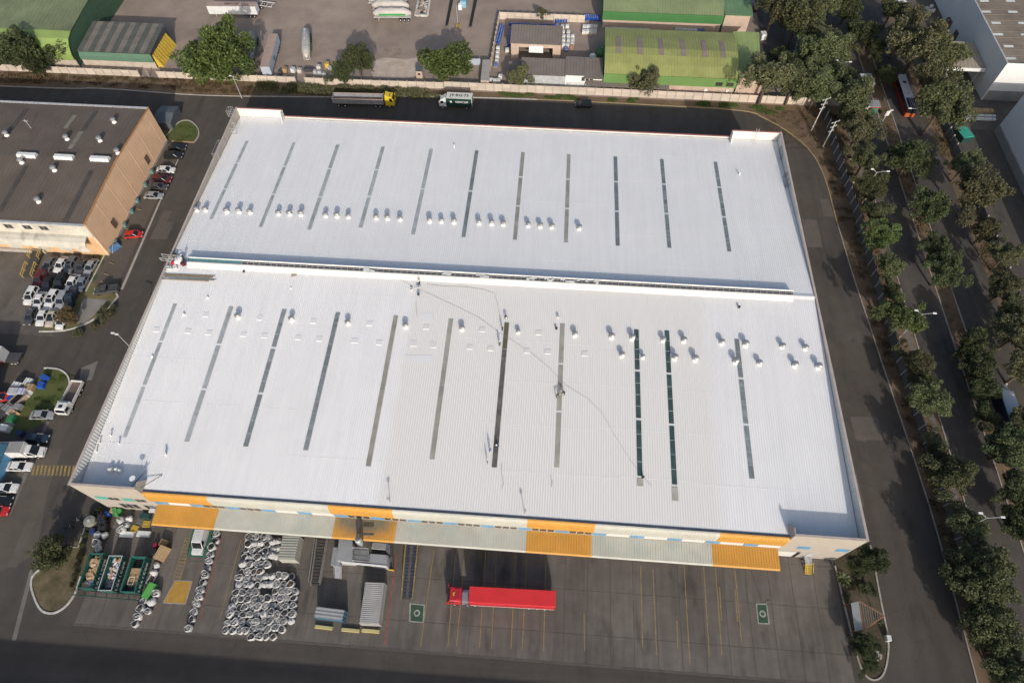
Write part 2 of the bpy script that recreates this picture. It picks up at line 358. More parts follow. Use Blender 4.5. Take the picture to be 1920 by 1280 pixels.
for t in range(13):
    a = L0.lerp(L1, t/12); b2 = L2.lerp(L3, t/12); d = Vector((0,.06,0))
    MB().add([(*(a-d)[:2],ZL), (*(b2-d)[:2],ZL), (*(b2+d)[:2],ZL), (*(a+d)[:2],ZL)], [(0,1,2,3)]).build('walkway_rung', M_YLINE, yard)
for q in (((768,1130),(797,1133),(795,1167.5),(767,1165)), ((1417,1130.5),(1438,1131),(1443,1170),(1421,1169))):
    patch(px(*q), M_WLINE, 'mat_border', ZL); c = [sum(p[i] for p in q)/4 for i in (0,1)]
    patch(px(*[(c[0]+(p[0]-c[0])*.82, c[1]+(p[1]-c[1])*.88) for p in q]), M_GMAT, 'green_mat', ZL+.004)
    cc = gp(*c); MB().lathe((cc.x, cc.y, ZL+.008), [(.55,0),(.55,.004)], 14).build('mat_emblem', M_WLINE, yard)
    MB().lathe((cc.x, cc.y, ZL+.014), [(.3,0),(.3,.004)], 12).build('mat_emblem', M_GMAT, yard)
# yellow zebra crossing on the side road
road_side = bpy.data.objects['ground']
for i in range(11):
    u = 62+i*7.4
    MB().add([(*p, .012) for p in px((u-3,890+i*.25),(u+.8,890+i*.25),(u+4.5,872),(u+.7,872))], [(0,1,2,3)]).build('crossing_bar', M_YLINE, road_side)
# raised drain kerb along the yard edge
kerb([(2,-19.55),(129,-19.55)], M_JOINT, .35, .06)
sheet('street', [(-60,-19.8),(200,-19.8),(200,-70),(-60,-70)], .006, mat('front_street_asphalt', (.074,.064,.055), .9, .1, .35, bump=.12, scale2=.07, var2=.15, stain=(.2,.63,.25), crack=(.1,.13), streak=(.02,.5,.1)))
# right island
isl5 = smooth([(129.8,-1),(130.1,-6.2),(130.5,-12),(130.8,-16),(131.6,-17.9),(132.8,-18.4),(134.2,-17.6),(135.4,-15.4),(136.3,-12),(136.4,-6.6),(136.6,.5),(136.6,3)], 4)
sheet('island_bed', isl5+[(130,3)], .06, mat('island_soil', (.085,.065,.045), .95, .3, .6, bump=.4, col2=(.06,.055,.03), scale2=.2, var2=.3)); kerb(isl5, M_KERB, .26, .18)

# repair patches on the drive and the side road
M_REP = mat('repair_asphalt', (.08,.069,.058), .9, .12, .5); M_REP2 = mat('pale_repair', (.108,.093,.079), .9, .12, .5)
rpz = random.Random(5)
for i in range(22):
    if i % 2: x, y = rpz.uniform(134,144), rpz.uniform(-14,95)
    else: x, y = rpz.uniform(-15,-3), rpz.uniform(-16,95)
    a, b = rpz.uniform(.8,2.2), rpz.uniform(1.5,5); sheet('asphalt_patch', [(x-a+rpz.uniform(-.2,.2),y-b),(x+a,y-b+rpz.uniform(-.3,.3)),(x+a+rpz.uniform(-.3,.3),y+b),(x-a,y+b)], .009+.0004*i, rpz.choice((M_REP,M_REP2)))
for u, v in ((1600,640),(1688,900),(1650,1180),(95,960),(200,690),(300,400),(1290,1265),(560,1250)):
    p = gp(u,v); struct('manhole_cover', MB().lathe((p.x,p.y,0), [(.42,0),(.42,.024),(.36,.028)], 16), M_DSTEEL)
# ---------------------------------------------------------------- the white-roofed warehouse
wh = thing('warehouse', 'huge warehouse with white painted ribbed roof and orange and white canopy', 'warehouse')
def front_roof_mat():
    m = M_ROOFW.copy(); m.name = 'roof_white_patchwork'; n = m.node_tree; L = n.links.new
    b = n.nodes['Principled BSDF']; src = b.inputs['Base Color'].links[0].from_socket
    ge = n.nodes.new('ShaderNodeNewGeometry'); sx = n.nodes.new('ShaderNodeSeparateXYZ'); L(ge.outputs['Position'], sx.inputs[0])
    nz = n.nodes.new('ShaderNodeTexNoise'); nz.inputs['Scale'].default_value = .25; nz.inputs['Detail'].default_value = 4; L(ge.outputs['Position'], nz.inputs['Vector'])
    ad = n.nodes.new('ShaderNodeMath'); ad.operation = 'MULTIPLY_ADD'; ad.inputs[1].default_value = 1.6; L(nz.outputs[0], ad.inputs[0]); L(sx.outputs['X'], ad.inputs[2])
    def ramp(a, b2):
        r = n.nodes.new('ShaderNodeMapRange'); r.inputs[1].default_value = a; r.inputs[2].default_value = b2; L(ad.outputs[0], r.inputs[0]); return r.outputs[0]
    r1, r2 = ramp(51.6, 52.6), ramp(107.5, 110)
    sb = n.nodes.new('ShaderNodeMath'); sb.operation = 'SUBTRACT'; L(r1, sb.inputs[0]); L(r2, sb.inputs[1])
    mx = n.nodes.new('ShaderNodeMix'); mx.data_type = 'RGBA'; L(sb.outputs[0], mx.inputs[0]); L(src, mx.inputs[6]); mx.inputs[7].default_value = (.655,.645,.625,1)
    L(mx.outputs[2], b.inputs['Base Color']); return m
M_ROOFF = front_roof_mat()
def ribbed(y0, y1, zf, m, name, parent, pitch=.42, x0=.35, x1=WID-.35, h=.034, th=.12):
    n = int((x1-x0)/pitch); P = []
    for i in range(n):
        x = x0+i*(x1-x0)/n; p = (x1-x0)/n
        P += [(x,0),(x+p*.60,0),(x+p*.70,h),(x+p*.90,h)]
    P.append((x1,0)); mb = MB(); k = len(P)
    vs = [(x, y0, zf(y0)+z) for x, z in P]+[(x, y1, zf(y1)+z) for x, z in P]
    mb.add(vs, [(i, i+1, k+i+1, k+i) for i in range(k-1)])
    mb.hexa([(x0,y0,zf(y0)-th),(x1,y0,zf(y0)-th),(x1,y1,zf(y1)-th),(x0,y1,zf(y1)-th)], [(x0,y0,zf(y0)-.01),(x1,y0,zf(y0)-.01),(x1,y1,zf(y1)-.01),(x0,y1,zf(y1)-.01)])
    return mb.build(name, m, parent)
rf = ribbed(.75, YR, roofz, M_ROOFF, 'roof', wh); rf['label'] = 'front roof slope, white with a greyer unpainted field'
rr = ribbed(DEP-.4, YR, lambda y: roofz(y), M_ROOFW, 'roof', wh); rr['label'] = 'rear roof slope, freshly painted white'
# walls
T = .25
wl = MB(); wl.span((0,.02,0),(T,DEP,PAR)); wl.build('wall', M_WALLB, wh)
wl = MB(); wl.span((WID-T,.02,0),(WID,DEP,PAR)); wl.build('wall', M_WALLB, wh)
wl = MB(); wl.span((T,DEP-T,0),(WID-T,DEP,10.85)); wl.build('wall', M_WALLBW, wh)
# inner ribbed liners of the side parapets
for x, nx_, yy in ((T+.002, 1, (.3, 46)), (WID-T-.002, -1, (.3, DEP-.5))):
    P = []; y = yy[0]
    while y < yy[1]:
        P += [(y,.0),(y+.04,.045),(y+.24,.045),(y+.28,.0)]; y += .56
    mb = MB(); k = len(P)
    mb.add([(x+nx_*d, y, min(roofz(y)-.05, PAR-.2)) for y, d in P]+[(x+nx_*d, y, PAR-.05) for y, d in P], [(i,i+1,k+i+1,k+i) for i in range(k-1)])
    mb.build('parapet_liner', M_WALLBW, wh)
mb = MB(); mb.span((-.06,-.06,PAR),(T+.1,DEP+.05,PAR+.07)); mb.build('coping', M_COPING, wh)
mb = MB(); mb.span((WID-T-.1,-.06,PAR),(WID+.06,DEP+.05,PAR+.07)); mb.build('coping', M_COPING, wh)
mb = MB(); mb.span((-.05,2,PAR-.6),(-.002,DEP,PAR-.01)); mb.build('fascia_trim', M_REDTRIM, wh)
mb = MB(); mb.span((WID+.002,2,PAR-.6),(WID+.05,DEP,PAR-.01)); mb.build('fascia_trim', M_REDTRIM, wh)
# corner blocks: taller parapets at the four corners, with short return walls
BX = 11.4
def corner(xa, xb, front):
    if front:
        MB().span((xa,0,0),(xb,T,PAR-.002)).build('corner_wall', M_WALLB, wh)
        MB().span((xa-.03,-.05,PAR-.002),(xb+.03,T+.08,PAR+.066)).build('coping', M_COPING, wh)
    else:
        MB().span((xa,DEP-T-.003,10.85),(xb,DEP-.003,PAR-.002)).build('corner_wall', M_WALLBW, wh)
        MB().span((xa-.03,DEP-T-.08,PAR-.002),(xb+.03,DEP+.05,PAR+.066)).build('coping', M_REDTRIM, wh)
corner(T, BX, True); corner(WID-BX, WID-T, True); corner(T, BX, False); corner(WID-BX, WID-T, False)
for x in (BX-.2, WID-BX):
    MB().extr([(0.26,10.0),(2.6,roofz(2.6)-.1),(1.3,PAR),(0.26,PAR)], x, x+.2).build('return_wall', M_WALLB, wh)
    MB().extr([(DEP-.26,10.2),(DEP-2.2,roofz(DEP-2.2)-.1),(DEP-1.4,PAR),(DEP-.26,PAR)], x, x+.2).build('return_wall', M_WALLBW, wh)
mb = MB(); mb.tube([(BX+.1,.6,11.6),(BX+2.3,3.4,roofz(3.4)+.1)], .06); mb.tube([(BX-.1,3.6,11.5),(BX-2.2,.6,10.8)], .06); mb.build('brace', M_DSTEEL, wh)
# rear low parapet with cap, gutter in front of it
MB().span((BX,DEP-.35,10.85),(WID-BX,DEP+.05,10.93)).build('coping', M_REDTRIM, wh)
MB().span((BX,DEP-.62,10.32),(WID-BX,DEP-.38,10.44)).build('gutter', M_GALV, wh)
# front facade: gutter, curved fascia panels, strip of windows, canopy
MB().span((BX,.35,10.05),(WID-BX,.74,10.42)).build('gutter', M_GUTTER, wh)
BRK = [11.4,22.4,43.0,53.8,76.2,87.3,107.5,118.6]
def sooty():
    """orange sheet with a drift of grey soot spread round the cyclone duct"""
    m = M_ORANGE.copy(); m.name = 'sooty_orange_sheet'; n = m.node_tree; L = n.links.new; b = n.nodes['Principled BSDF']; src = b.inputs['Base Color'].links[0].from_socket
    ge = n.nodes.new('ShaderNodeNewGeometry'); mp = n.nodes.new('ShaderNodeMapping'); mp.inputs['Location'].default_value = (-48.0/6.5,.3/2.9,0); mp.inputs['Scale'].default_value = (1/6.5,1/2.9,0); L(ge.outputs['Position'], mp.inputs['Vector'])
    ln = n.nodes.new('ShaderNodeVectorMath'); ln.operation = 'LENGTH'; L(mp.outputs[0], ln.inputs[0])
    nz = n.nodes.new('ShaderNodeTexNoise'); nz.inputs['Scale'].default_value = .8; nz.inputs['Detail'].default_value = 5; L(ge.outputs['Position'], nz.inputs['Vector'])
    ad = n.nodes.new('ShaderNodeMath'); ad.operation = 'MULTIPLY_ADD'; ad.inputs[1].default_value = .5; L(nz.outputs[0], ad.inputs[0]); L(ln.outputs['Value'], ad.inputs[2])
    r = n.nodes.new('ShaderNodeMapRange'); r.inputs[1].default_value = .75; r.inputs[2].default_value = 1.3; r.inputs[3].default_value = .92; r.inputs[4].default_value = 0; L(ad.outputs[0], r.inputs[0])
    mx = n.nodes.new('ShaderNodeMix'); mx.data_type = 'RGBA'; L(r.outputs[0], mx.inputs[0]); L(src, mx.inputs[6]); mx.inputs[7].default_value = (.17,.155,.115,1); L(mx.outputs[2], b.inputs['Base Color']); return m
prof = [(.34,10.42),(.12,10.36),(-.12,10.1),(-.24,9.7),(-.27,9.0),(-.27,7.3),(.0,7.25),(.34,7.25)]
for i in range(7):
    m = M_ORANGE if i % 2 == 0 else M_CANW; mc_ = sooty() if i == 2 else m
    # fascia panel with upright ribs
    a, b = BRK[i]+.004, BRK[i+1]-.004
    MB().extr([(y*1.0, z) for y, z in prof][::-1], a, b).build('fascia_panel', m, wh)
    mb = MB(); x = a+.2
    while x < b-.2:
        mb.extr([(y-.045, z+.02) for y, z in prof[:6]]+[(y+.02, z) for y, z in prof[:6]][::-1], x, x+.1); x += .55
    mb.build('fascia_rib', m, wh)
    # canopy sheet
    c = MB(); c.extr([(-.02,4.72),(-3.35,4.52),(-3.6,4.30),(-3.55,4.26),(-3.3,4.45),(-.02,4.64)], a, b)
    x = a+.15
    while x < b-.15:
        c.hexa([(x,-3.36,4.51),(x+.16,-3.36,4.51),(x+.16,-.02,4.71),(x,-.02,4.71)], [(x+.04,-3.37,4.58),(x+.12,-3.37,4.58),(x+.12,-.02,4.79),(x+.04,-.02,4.79)]); x += .44
    o = c.build('canopy', mc_, wh); MB().span((a,-3.62,4.08),(b,-3.50,4.26)).build('canopy_edge', M_DSTEEL, o)
MB().span((BX,0,0),(WID-BX,.2,7.24)).build('wall', M_WALLB, wh)
MB().span((BX,.2,7.24),(WID-BX,.34,10.05)).build('wall', M_WALLB, wh)
# window strip: blue panels and glazing
x = BX+.1; i = 0
spans_g = [(12,26),(43,56),(56,84),]
while x < WID-BX-1.7:
    MB().span((x,-.06,5.2),(x+1.1,-.01,7.0)).build('blue_panel', M_BLUEP, wh); MB().span((x+1.14,-.06,5.2),(x+2.24,-.01,7.0)).build('blue_panel', M_BLUEP, wh)
    dark = any(a <= x <= b for a, b in spans_g)
    for q in range(3):
        x0 = x+2.36+q*1.3
        if x0+1.2 < WID-BX:
            if dark:
                fr = MB().span((x0,-.05,5.25),(x0+1.18,-.01,6.95)).build('window', M_WALLB, wh)
                MB().span((x0+.06,-.075,5.35),(x0+1.12,-.052,6.85)).build('pane', M_GLASS, fr)
            elif q == 0: MB().span((x0,-.04,5.2),(min(x0+3.8, WID-BX),-.01,7.0)).build('white_panel', M_WALLBW, wh)
    x += 6.32
for xs, m in (((1.2,5.9),M_TEALP), ((121.3,127.6),M_BLUEP)):
    for x in xs:
        MB().span((x,-.05,5.6),(x+2.0,-.003,7.0)).build('corner_panel', m, wh)
for x in (3.4, 8.2):
    fr = MB().span((x,-.05,5.6),(x+1.9,-.003,7.0)).build('window', M_WALLB, wh)
    for q in (0,.95): MB().span((x+.06+q,-.07,5.7),(x+.88+q,-.052,6.9)).build('pane', M_GLASS, fr)
for x, wd in ((3.6,3.4),(8.1,3.1)):
    fr = MB().span((x,-.06,1.2),(x+wd,-.003,3.8)).build('window', M_STEEL, wh)
    for q in range(3): MB().span((x+.1+q*wd/3,-.09,1.35),(x+(q+1)*wd/3-.1,-.062,3.65)).build('pane', M_GLASS, fr)
fr = MB().span((119.2,-.05,.4),(122.6,-.003,3.2)).build('dock_door', M_WALLBW, wh); MB().span((122.3,-.1,.4),(122.9,-.052,3.4)).build('door_seal', M_BLACK, fr)
fr = MB().span((124.3,-.05,1.2),(125.4,-.003,3.4)).build('door', M_STEEL, wh); MB().span((125.2,-.09,2.2),(125.3,-.052,2.3)).build('handle', M_DSTEEL, fr)
MB().box((124.9,-.7,1.1),(1.2,1.3,.12)).build('stair_landing', M_STEEL, wh)
st = MB()
for q in range(5): st.box((124.9,-1.45-q*.3,.95-q*.2),(1.0,.28,.05))
for s in (-.5,.5): st.tube([(124.9+s,-1.3,1.0),(124.9+s,-2.8,.05)], .05); st.tube([(124.9+s,-1.3,2.0),(124.9+s,-2.8,1.05),(124.9+s,-2.8,.05)], .04); st.tube([(124.9+s,-1.3,1.0),(124.9+s,-1.3,2.0)], .04)
st.build('yellow_stair', M_YSTEEL, wh)
ac = MB().box((9.3,-.5,1.9),(1.0,.7,.7)).build('air_unit', M_WHITEP, wh); MB().box((9.3,-.87,1.9),(.7,.03,.5)).build('grille', M_DSTEEL, ac)
# dock doors in shade under the canopy
for x in range(15, 116, 9):
    d = MB().span((x,-.06,.9),(x+3,-.003,4.2)).build('dock_door', M_STEEL, wh)
# ridge vent
xa, xb = gp(352,490,13.2).x, 128.0
xb = gp(1487,549,13.2).x
MB().extr([(YR-1.35,roofz(YR-1.35)+.03),(YR-.7,RIDGE+.95),(YR-.45,RIDGE+1.0),(YR-.45,RIDGE-.2)][::-1], xa, xb).build('ridge_flashing', mat('bright_flashing', (.52,.52,.51), .5, .04, .5, stain=(.35,.68,.3)), wh)
MB().extr([(YR+.52,roofz(YR)-.1),(YR+.52,RIDGE+1.16),(YR+.6,RIDGE+1.16),(YR+.75,RIDGE-.2)][::-1], xa, xb).build('ridge_flashing', M_ROOFW, wh)
xt = gp(452,496,13.4).x
MB().span((xt,YR-.45,RIDGE+.2),(xb,YR+.52,RIDGE+.72)).build('ridge_louvre', M_DSTEEL, wh)
gr = MB(); x = xt
while x < xb: gr.span((x,YR-.45,RIDGE+.9),(x+.09,YR+.52,RIDGE+.96)); x += 1.2
gr.span((xt,YR-.03,RIDGE+.965),(xb,YR+.04,RIDGE+1.0)); gr.build('ridge_grating', M_STEEL, wh)
lo = MB()
for q in range(4): lo.span((xa,YR-.44+q*.25,RIDGE+.75+.05*(q%2)),(xt,YR-.24+q*.25,RIDGE+.9))
lo.build('ridge_cover', mat('teal_translucent', (.12,.26,.27), .35, .2, .8), wh)
MB().extr([(YR-.7,roofz(YR-.7)+.06),(YR,RIDGE+.22),(YR+.7,roofz(YR+.7)+.06),(YR,RIDGE-.1)][::-1], xb+.3, WID-.4).build('ridge_cap', M_ROOFW, wh)
# rags and foil blown against the grating
for (u, v, w_) in ((692,502,1.6),(840,513,1.8),(905,514,2.0),(1000,521,3.2),(1040,522,3.5),(1075,524,2.6),(1110,526,3.0)):
    p = gp(u,v,RIDGE+1.0); mb = MB()
    for q in range(5): mb.box((p.x+random.uniform(-w_/2,w_/2), YR+random.uniform(-.3,.4), RIDGE+1.01+q*.012), (random.uniform(.5,1.2), random.uniform(.25,.5), .05), random.uniform(-.3,.3))
    mb.build('loose_sheeting', M_WHITEPL, wh)
# skylights: three panes per strip, set on the rear or the front slope
SK_GREY = mat('skylight_painted', (.36,.39,.40), .5, .12, 1.0, rand=.1, scale2=.4, var2=.2)
SK_MID = mat('skylight_half_clean', (.21,.24,.25), .45, .2, 1.2, rand=.1, scale2=.4, var2=.25)
SK_BEI = mat('skylight_dirty', (.33,.32,.285), .6, .2, 1.0, rand=.08, scale2=.5, var2=.25)
SK_DRK = mat('skylight_masked', (.125,.122,.11), .5, .25, 1.0, rand=.1, scale2=.6, var2=.3)
SK_GRN = mat('skylight_clear', (.055,.095,.09), .3, .25, 1.0, spec=.5, rand=.12, scale2=.6, var2=.3)
sky_list = [((464,265),(395,411),SK_GREY),((551,268),(489,426),SK_GREY),((633,272),(580,431),SK_GREY),((719,276),(675,427),SK_GREY),((809,280),(774,440),SK_GREY),((895,283),(868,445),SK_MID),((980,286),(966,450),SK_BEI),((1066,290),(1062,455),SK_BEI),((1154,294),(1158,461),SK_MID),((1241,299),(1255,465),SK_MID),((1341,304),(1368,472),SK_MID),
 ((326,570),(236,820),SK_GREY),((432,575),(352,828),SK_GREY),((532,580),(462,837),SK_MID),((633,586),(574,844),SK_MID),((742,592),(691,874),SK_BEI),((846,598),(810,861),SK_BEI),((950,605),(927,876),SK_DRK),((1054,607),(1045,876),SK_BEI),((1194,618),(1199,892),SK_GRN),((1251,620),(1264,908),SK_GRN),((1383,636),(1408,897),SK_MID)]
for i, (a, b, m) in enumerate(sky_list):
    p, q = rp(*a), rp(*b); x = (p.x+q.x)/2; rearside = i < 11
    cuts = [0,.31,.645,1] if i not in (4,5,14,15,16,17) else [0,.5,1]
    if i == 17: cuts = [0,.2,1]
    for k in range(len(cuts)-1):
        yA = p.y+(q.y-p.y)*cuts[k]-.12*(k > 0); yB = p.y+(q.y-p.y)*cuts[k+1]+(.35 if k < len(cuts)-2 and i not in (14,15,16,17) else 0)
        mm = m
        if i == 17 and k == 0: mm = mat('skylight_masked_green', (.13,.125,.085), .6, .2, 1.0, scale2=.5, var2=.2)
        w_ = (.44 if i > 11 else .41) if i not in (0,1,11) else .36
        mb = MB()
        for e in range(6):                                    # fluted sheet
            x0 = x-w_+e*2*w_/6; x1 = x0+2*w_/6
            mb.add([(x0,yA,roofz(yA)+.06),(x0+(x1-x0)*.5,yA,roofz(yA)+.10),(x1,yA,roofz(yA)+.06),(x0,yB,roofz(yB)+.06),(x0+(x1-x0)*.5,yB,roofz(yB)+.10),(x1,yB,roofz(yB)+.06)], [(0,1,4,3),(1,2,5,4)])
        sk = mb.build('skylight', mm, rr if rearside else rf)
        if m in (SK_GRN, SK_MID) and i > 8 or i == 16 or i == 13:
            mb = MB(); n = max(2, int(abs(yB-yA)/2.1))
            for e in range(1, n):
                y = yA+(yB-yA)*e/n; mb.box((x,y,roofz(y)+.105),(2*w_,.10,.03))
            mb.build('skylight_bar', SK_GREY, rr if rearside else rf)
    if i in (19,20):   # bare sheet end
        yA = q.y-.45; yB = yA-(1.3 if i == 19 else 2.3); MB().hexa([(x-.5,yB,roofz(yB)+.05),(x+.5,yB,roofz(yB)+.05),(x+.5,yA,roofz(yA)+.05),(x-.5,yA,roofz(yA)+.05)], [(x-.5,yB,roofz(yB)+.09),(x+.5,yB,roofz(yB)+.09),(x+.5,yA,roofz(yA)+.09),(x-.5,yA,roofz(yA)+.09)]).build('bare_sheet', SK_BEI, rf)
# turbine ventilators
vb = MB(); vb.lathe((0,0,0), [(.62,-.1),(.55,.25),(.38,.42),(.36,.75)], 12); VB = vb.mesh('ventilator_base'); VB.materials.append(mat('vent_white', (.78,.78,.77), .45, .05, 1.0, spec=.4))
vh = MB(); prof_v = [(.36,.70),(.56,.78),(.66,.98),(.62,1.18),(.42,1.36),(.12,1.42)]; vh.lathe((0,0,0), prof_v, 16); VH = vh.mesh('turbine_head'); VH.materials.append(mat('vent_steel', (.40,.38,.36), .42, .15, 3.0, metal=.5, rand=.1))
fn = MB()
for i in range(16):
    a = 2*PI*i/16
    fn.add([(math.cos(a)*r*1.03, math.sin(a)*r*1.03, z) for r, z in prof_v]+[(math.cos(a+.12)*r*1.08, math.sin(a+.12)*r*1.08, z) for r, z in prof_v], [(j,j+1,j+7,j+6) for j in range(5)])
VF = fn.mesh('turbine_fin'); VF.materials.append(M_GALV)
vents = [(340+x/4,190+y/4,1) for x, y in ((120,805),(185,805),(345,815),(437,818),(520,822),(732,832),(815,835),(900,838),(1085,848),(1170,850),(1255,855),(1463,865),(1548,868),(1643,873))]
vents += [(800+x/2.526,200+y/2.526,1) for x, y in ((15,535),(70,537),(130,540),(248,545),(308,548),(363,550),(480,556),(537,560),(592,563),(722,570))]
vents += [(260+x/4.571,440+y/4.571,s) for x, y, s in ((857,690,1),(1315,715,1),(1797,745,1),(390,675,.6),(593,530,.6),(1305,455,.35),(118,1035,.5))]
vents += [(660+x/4,460+y/4,s) for x, y, s in ((405,595,1),(825,615,1),(1245,640,.8),(1672,660,1))]
vents += [(1000+x/3.2,560+y/3.2,s) for x, y, s in ((468,220,1),(592,228,1),(777,238,1),(900,243,1),(1128,255,1),(1270,266,1),(1490,277,1),(1628,287,1),(530,330,1),(655,345,.7),(845,347,1),(968,354,1),(1210,369,1),(1353,378,1),(1565,390,1),(1705,400,1))]
for u, v, s in vents:
    p = rp(u, v+4*s); b = obj('ventilator', VB, wh, (p.x, p.y, roofz(p.y)), random.random()*6); s2 = s*random.uniform(.8,.92); b.scale = (s2,s2,s2*random.uniform(.9,1.1)); b.rotation_euler = (random.uniform(-.05,.05),random.uniform(-.05,.05),random.random()*6)
    if s > .65: h = obj('turbine_head', VH, b); obj('turbine_fin', VF, h) if False else obj('turbine_fin', VF, b)
# square sealed patches where old hatches were closed
PM = MB(); PM.hexa([(-.6,-.55,-.02),(.6,-.55,-.02),(.6,.55,-.02),(-.6,.55,-.02)], [(-.54,-.49,.06),(.54,-.49,.06),(.54,.49,.06),(-.54,.49,.06)]); PM = PM.mesh('sealed_hatch'); PM.materials.append(M_ROOFF)
for u, v in [(260+x/4.571,440+y/4.571) for x, y in ((155,812),(425,825),(605,838),(575,685),(900,853),(1040,712),(1080,865),(1370,880),(1550,893),(1500,740),(1855,908))]+[(660+x/4,460+y/4) for x, y in ((20,715),(205,728),(135,585),(465,740),(612,750),(558,612),(885,762),(1040,772),(978,632),(1315,790),(1470,797),(1400,655),(1745,812))]:
    p = rp(u, v); obj('sealed_hatch', PM, wh, (p.x, p.y, roofz(p.y)+.03))
# small roof pipes and stub vents
for u, v in ((224,832),(176,833),(188,831),(209,817),(182,847),(312,853),(311,848),(1386,328),(852,277)):
    p = rp(u, v); MB().lathe((p.x,p.y,roofz(p.y)), [(.12,0),(.12,.6),(.2,.62),(.2,.75)], 8).build('roof_pipe', M_WHITEP, wh)
for u, v in ((731,941),(984,963)):
    p = rp(u, v); mb = MB(); mb.lathe((p.x,p.y,roofz(p.y)), [(.08,0),(.06,1.9)], 6); mb.box((p.x,p.y,roofz(p.y)+2.0),(.35,.5,.28)); mb.build('floodlight', M_STEEL, wh)
# steel frames standing against the side parapets
def frame(u, v, wd, dp, h):
    p = rp(u, v); z = roofz(p.y)+.05; mb = MB()
    for sx in (0, wd/2, wd):
        for sy in (0, dp): mb.tube([(p.x+sx,p.y+sy,z),(p.x+sx,p.y+sy,z+h)], .035, 4)
    for zz in (.05, h*.5, h):
        mb.tube([(p.x,p.y,z+zz),(p.x+wd,p.y,z+zz),(p.x+wd,p.y+dp,z+zz),(p.x,p.y+dp,z+zz),(p.x,p.y,z+zz)], .035, 4)
    mb.tube([(p.x,p.y,z),(p.x+wd,p.y+dp,z+h)], .03, 4); return mb
for a in ((432,252,1.4,2.0,1.6),(428,219,1.2,1.6,1.6),(402,298,1.3,4.5,1.5)): frame(*a).build('parapet_frame', M_STEEL, wh)
for a in ((1464,300,1.2,3.0,1.4),(1472,352,1.2,3.2,1.4)): frame(*a).build('parapet_frame', M_DSTEEL, wh)
mb = MB(); p = gp(1413,262,10.9)
for s in (0,.6): mb.tube([(p.x+s,DEP-2.2,roofz(DEP-2)+.1),(p.x+s,DEP-.3,13.6)], .04, 4)
for q in range(7): mb.tube([(p.x,DEP-2.1+q*.28,10.7+q*.42),(p.x+.6,DEP-2.1+q*.28,10.7+q*.42)], .03, 4)
mb.build('roof_ladder', M_STEEL, wh)

# end laps of the roof sheets, fresh coats of paint and a rusty patch
for ys_, par in (((8.4,16.8,25.2,33.6,41.5),rf),((53,61,69.5,78,86.5),rr)):
    for y in ys_:
        x = .5
        while x < WID-1:
            L_ = random.uniform(9,26); x2 = min(x+L_, WID-.5); yy = y+random.uniform(-.25,.25)
            if random.random() < .55: MB().hexa([(x,yy-.07,roofz(yy)+.02),(x2,yy-.07,roofz(yy)+.02),(x2,yy+.07,roofz(yy)+.02),(x,yy+.07,roofz(yy)+.02)],[(x,yy-.03,roofz(yy)+.038),(x2,yy-.03,roofz(yy)+.038),(x2,yy+.03,roofz(yy)+.038),(x,yy+.03,roofz(yy)+.038)]).build('sheet_lap', M_ROOFW, par)
            x = x2
M_FRESH = mat('fresh_coat', (.655,.66,.665), .45, .03, .8)
for u0, v0, u1, v1 in ((768,638,782,650),(805,640,818,652),(762,666,812,680),(785,588,812,604)):
    P = [rp(u0,v1),rp(u1,v1),rp(u1,v0),rp(u0,v0)]; MB().hexa([(p.x,p.y,roofz(p.y)+.036) for p in P],[(p.x,p.y,roofz(p.y)+.042) for p in P]).build('fresh_coat', M_FRESH, rf)
P = [rp(546,517),rp(556,515),rp(562,504),rp(551,503)]
MB().hexa([(p.x,p.y-.3,roofz(p.y)+.05) for p in P],[(p.x,p.y-.3,roofz(p.y)+.075) for p in P]).build('rusty_patch', mat('rust_patch', (.30,.26,.22), .8, .3, 1.5), rf)
# ---------------------------------------------------------------- neighbouring buildings and walls
def X(u, v, z=0): return gp(u, v, z).x
def Y(u, v, z=0): return gp(u, v, z).y
def sheetroof(poly4, m, name, parent, th=.12, rib=0, axis=0, rh=.06):
    """sheet over four corners (near-left, near-right, far-right, far-left) with optional ribs running near-far"""
    a, b, c, d = [Vector(p) for p in poly4]; mb = MB(); dz = Vector((0,0,th))
    if not rib:
        mb.hexa([a-dz,b-dz,c-dz,d-dz], [a,b,c,d]); return mb.build(name, m, parent)
    n = max(1, int((b-a).length/rib)); P = []
    for i in range(n):
        for t, h in ((0,0),(.5,0),(.62,rh),(.88,rh)): P.append(((i+t)/n, h))
    P.append((1,0)); k = len(P)
    mb.add([a.lerp(b,t)+Vector((0,0,h)) for t, h in P]+[d.lerp(c,t)+Vector((0,0,h)) for t, h in P], [(i,i+1,k+i+1,k+i) for i in range(k-1)])
    mb.hexa([a-dz,b-dz,c-dz,d-dz], [v-Vector((0,0,.012)) for v in (a,b,c,d)])
    return mb.build(name, m, parent)
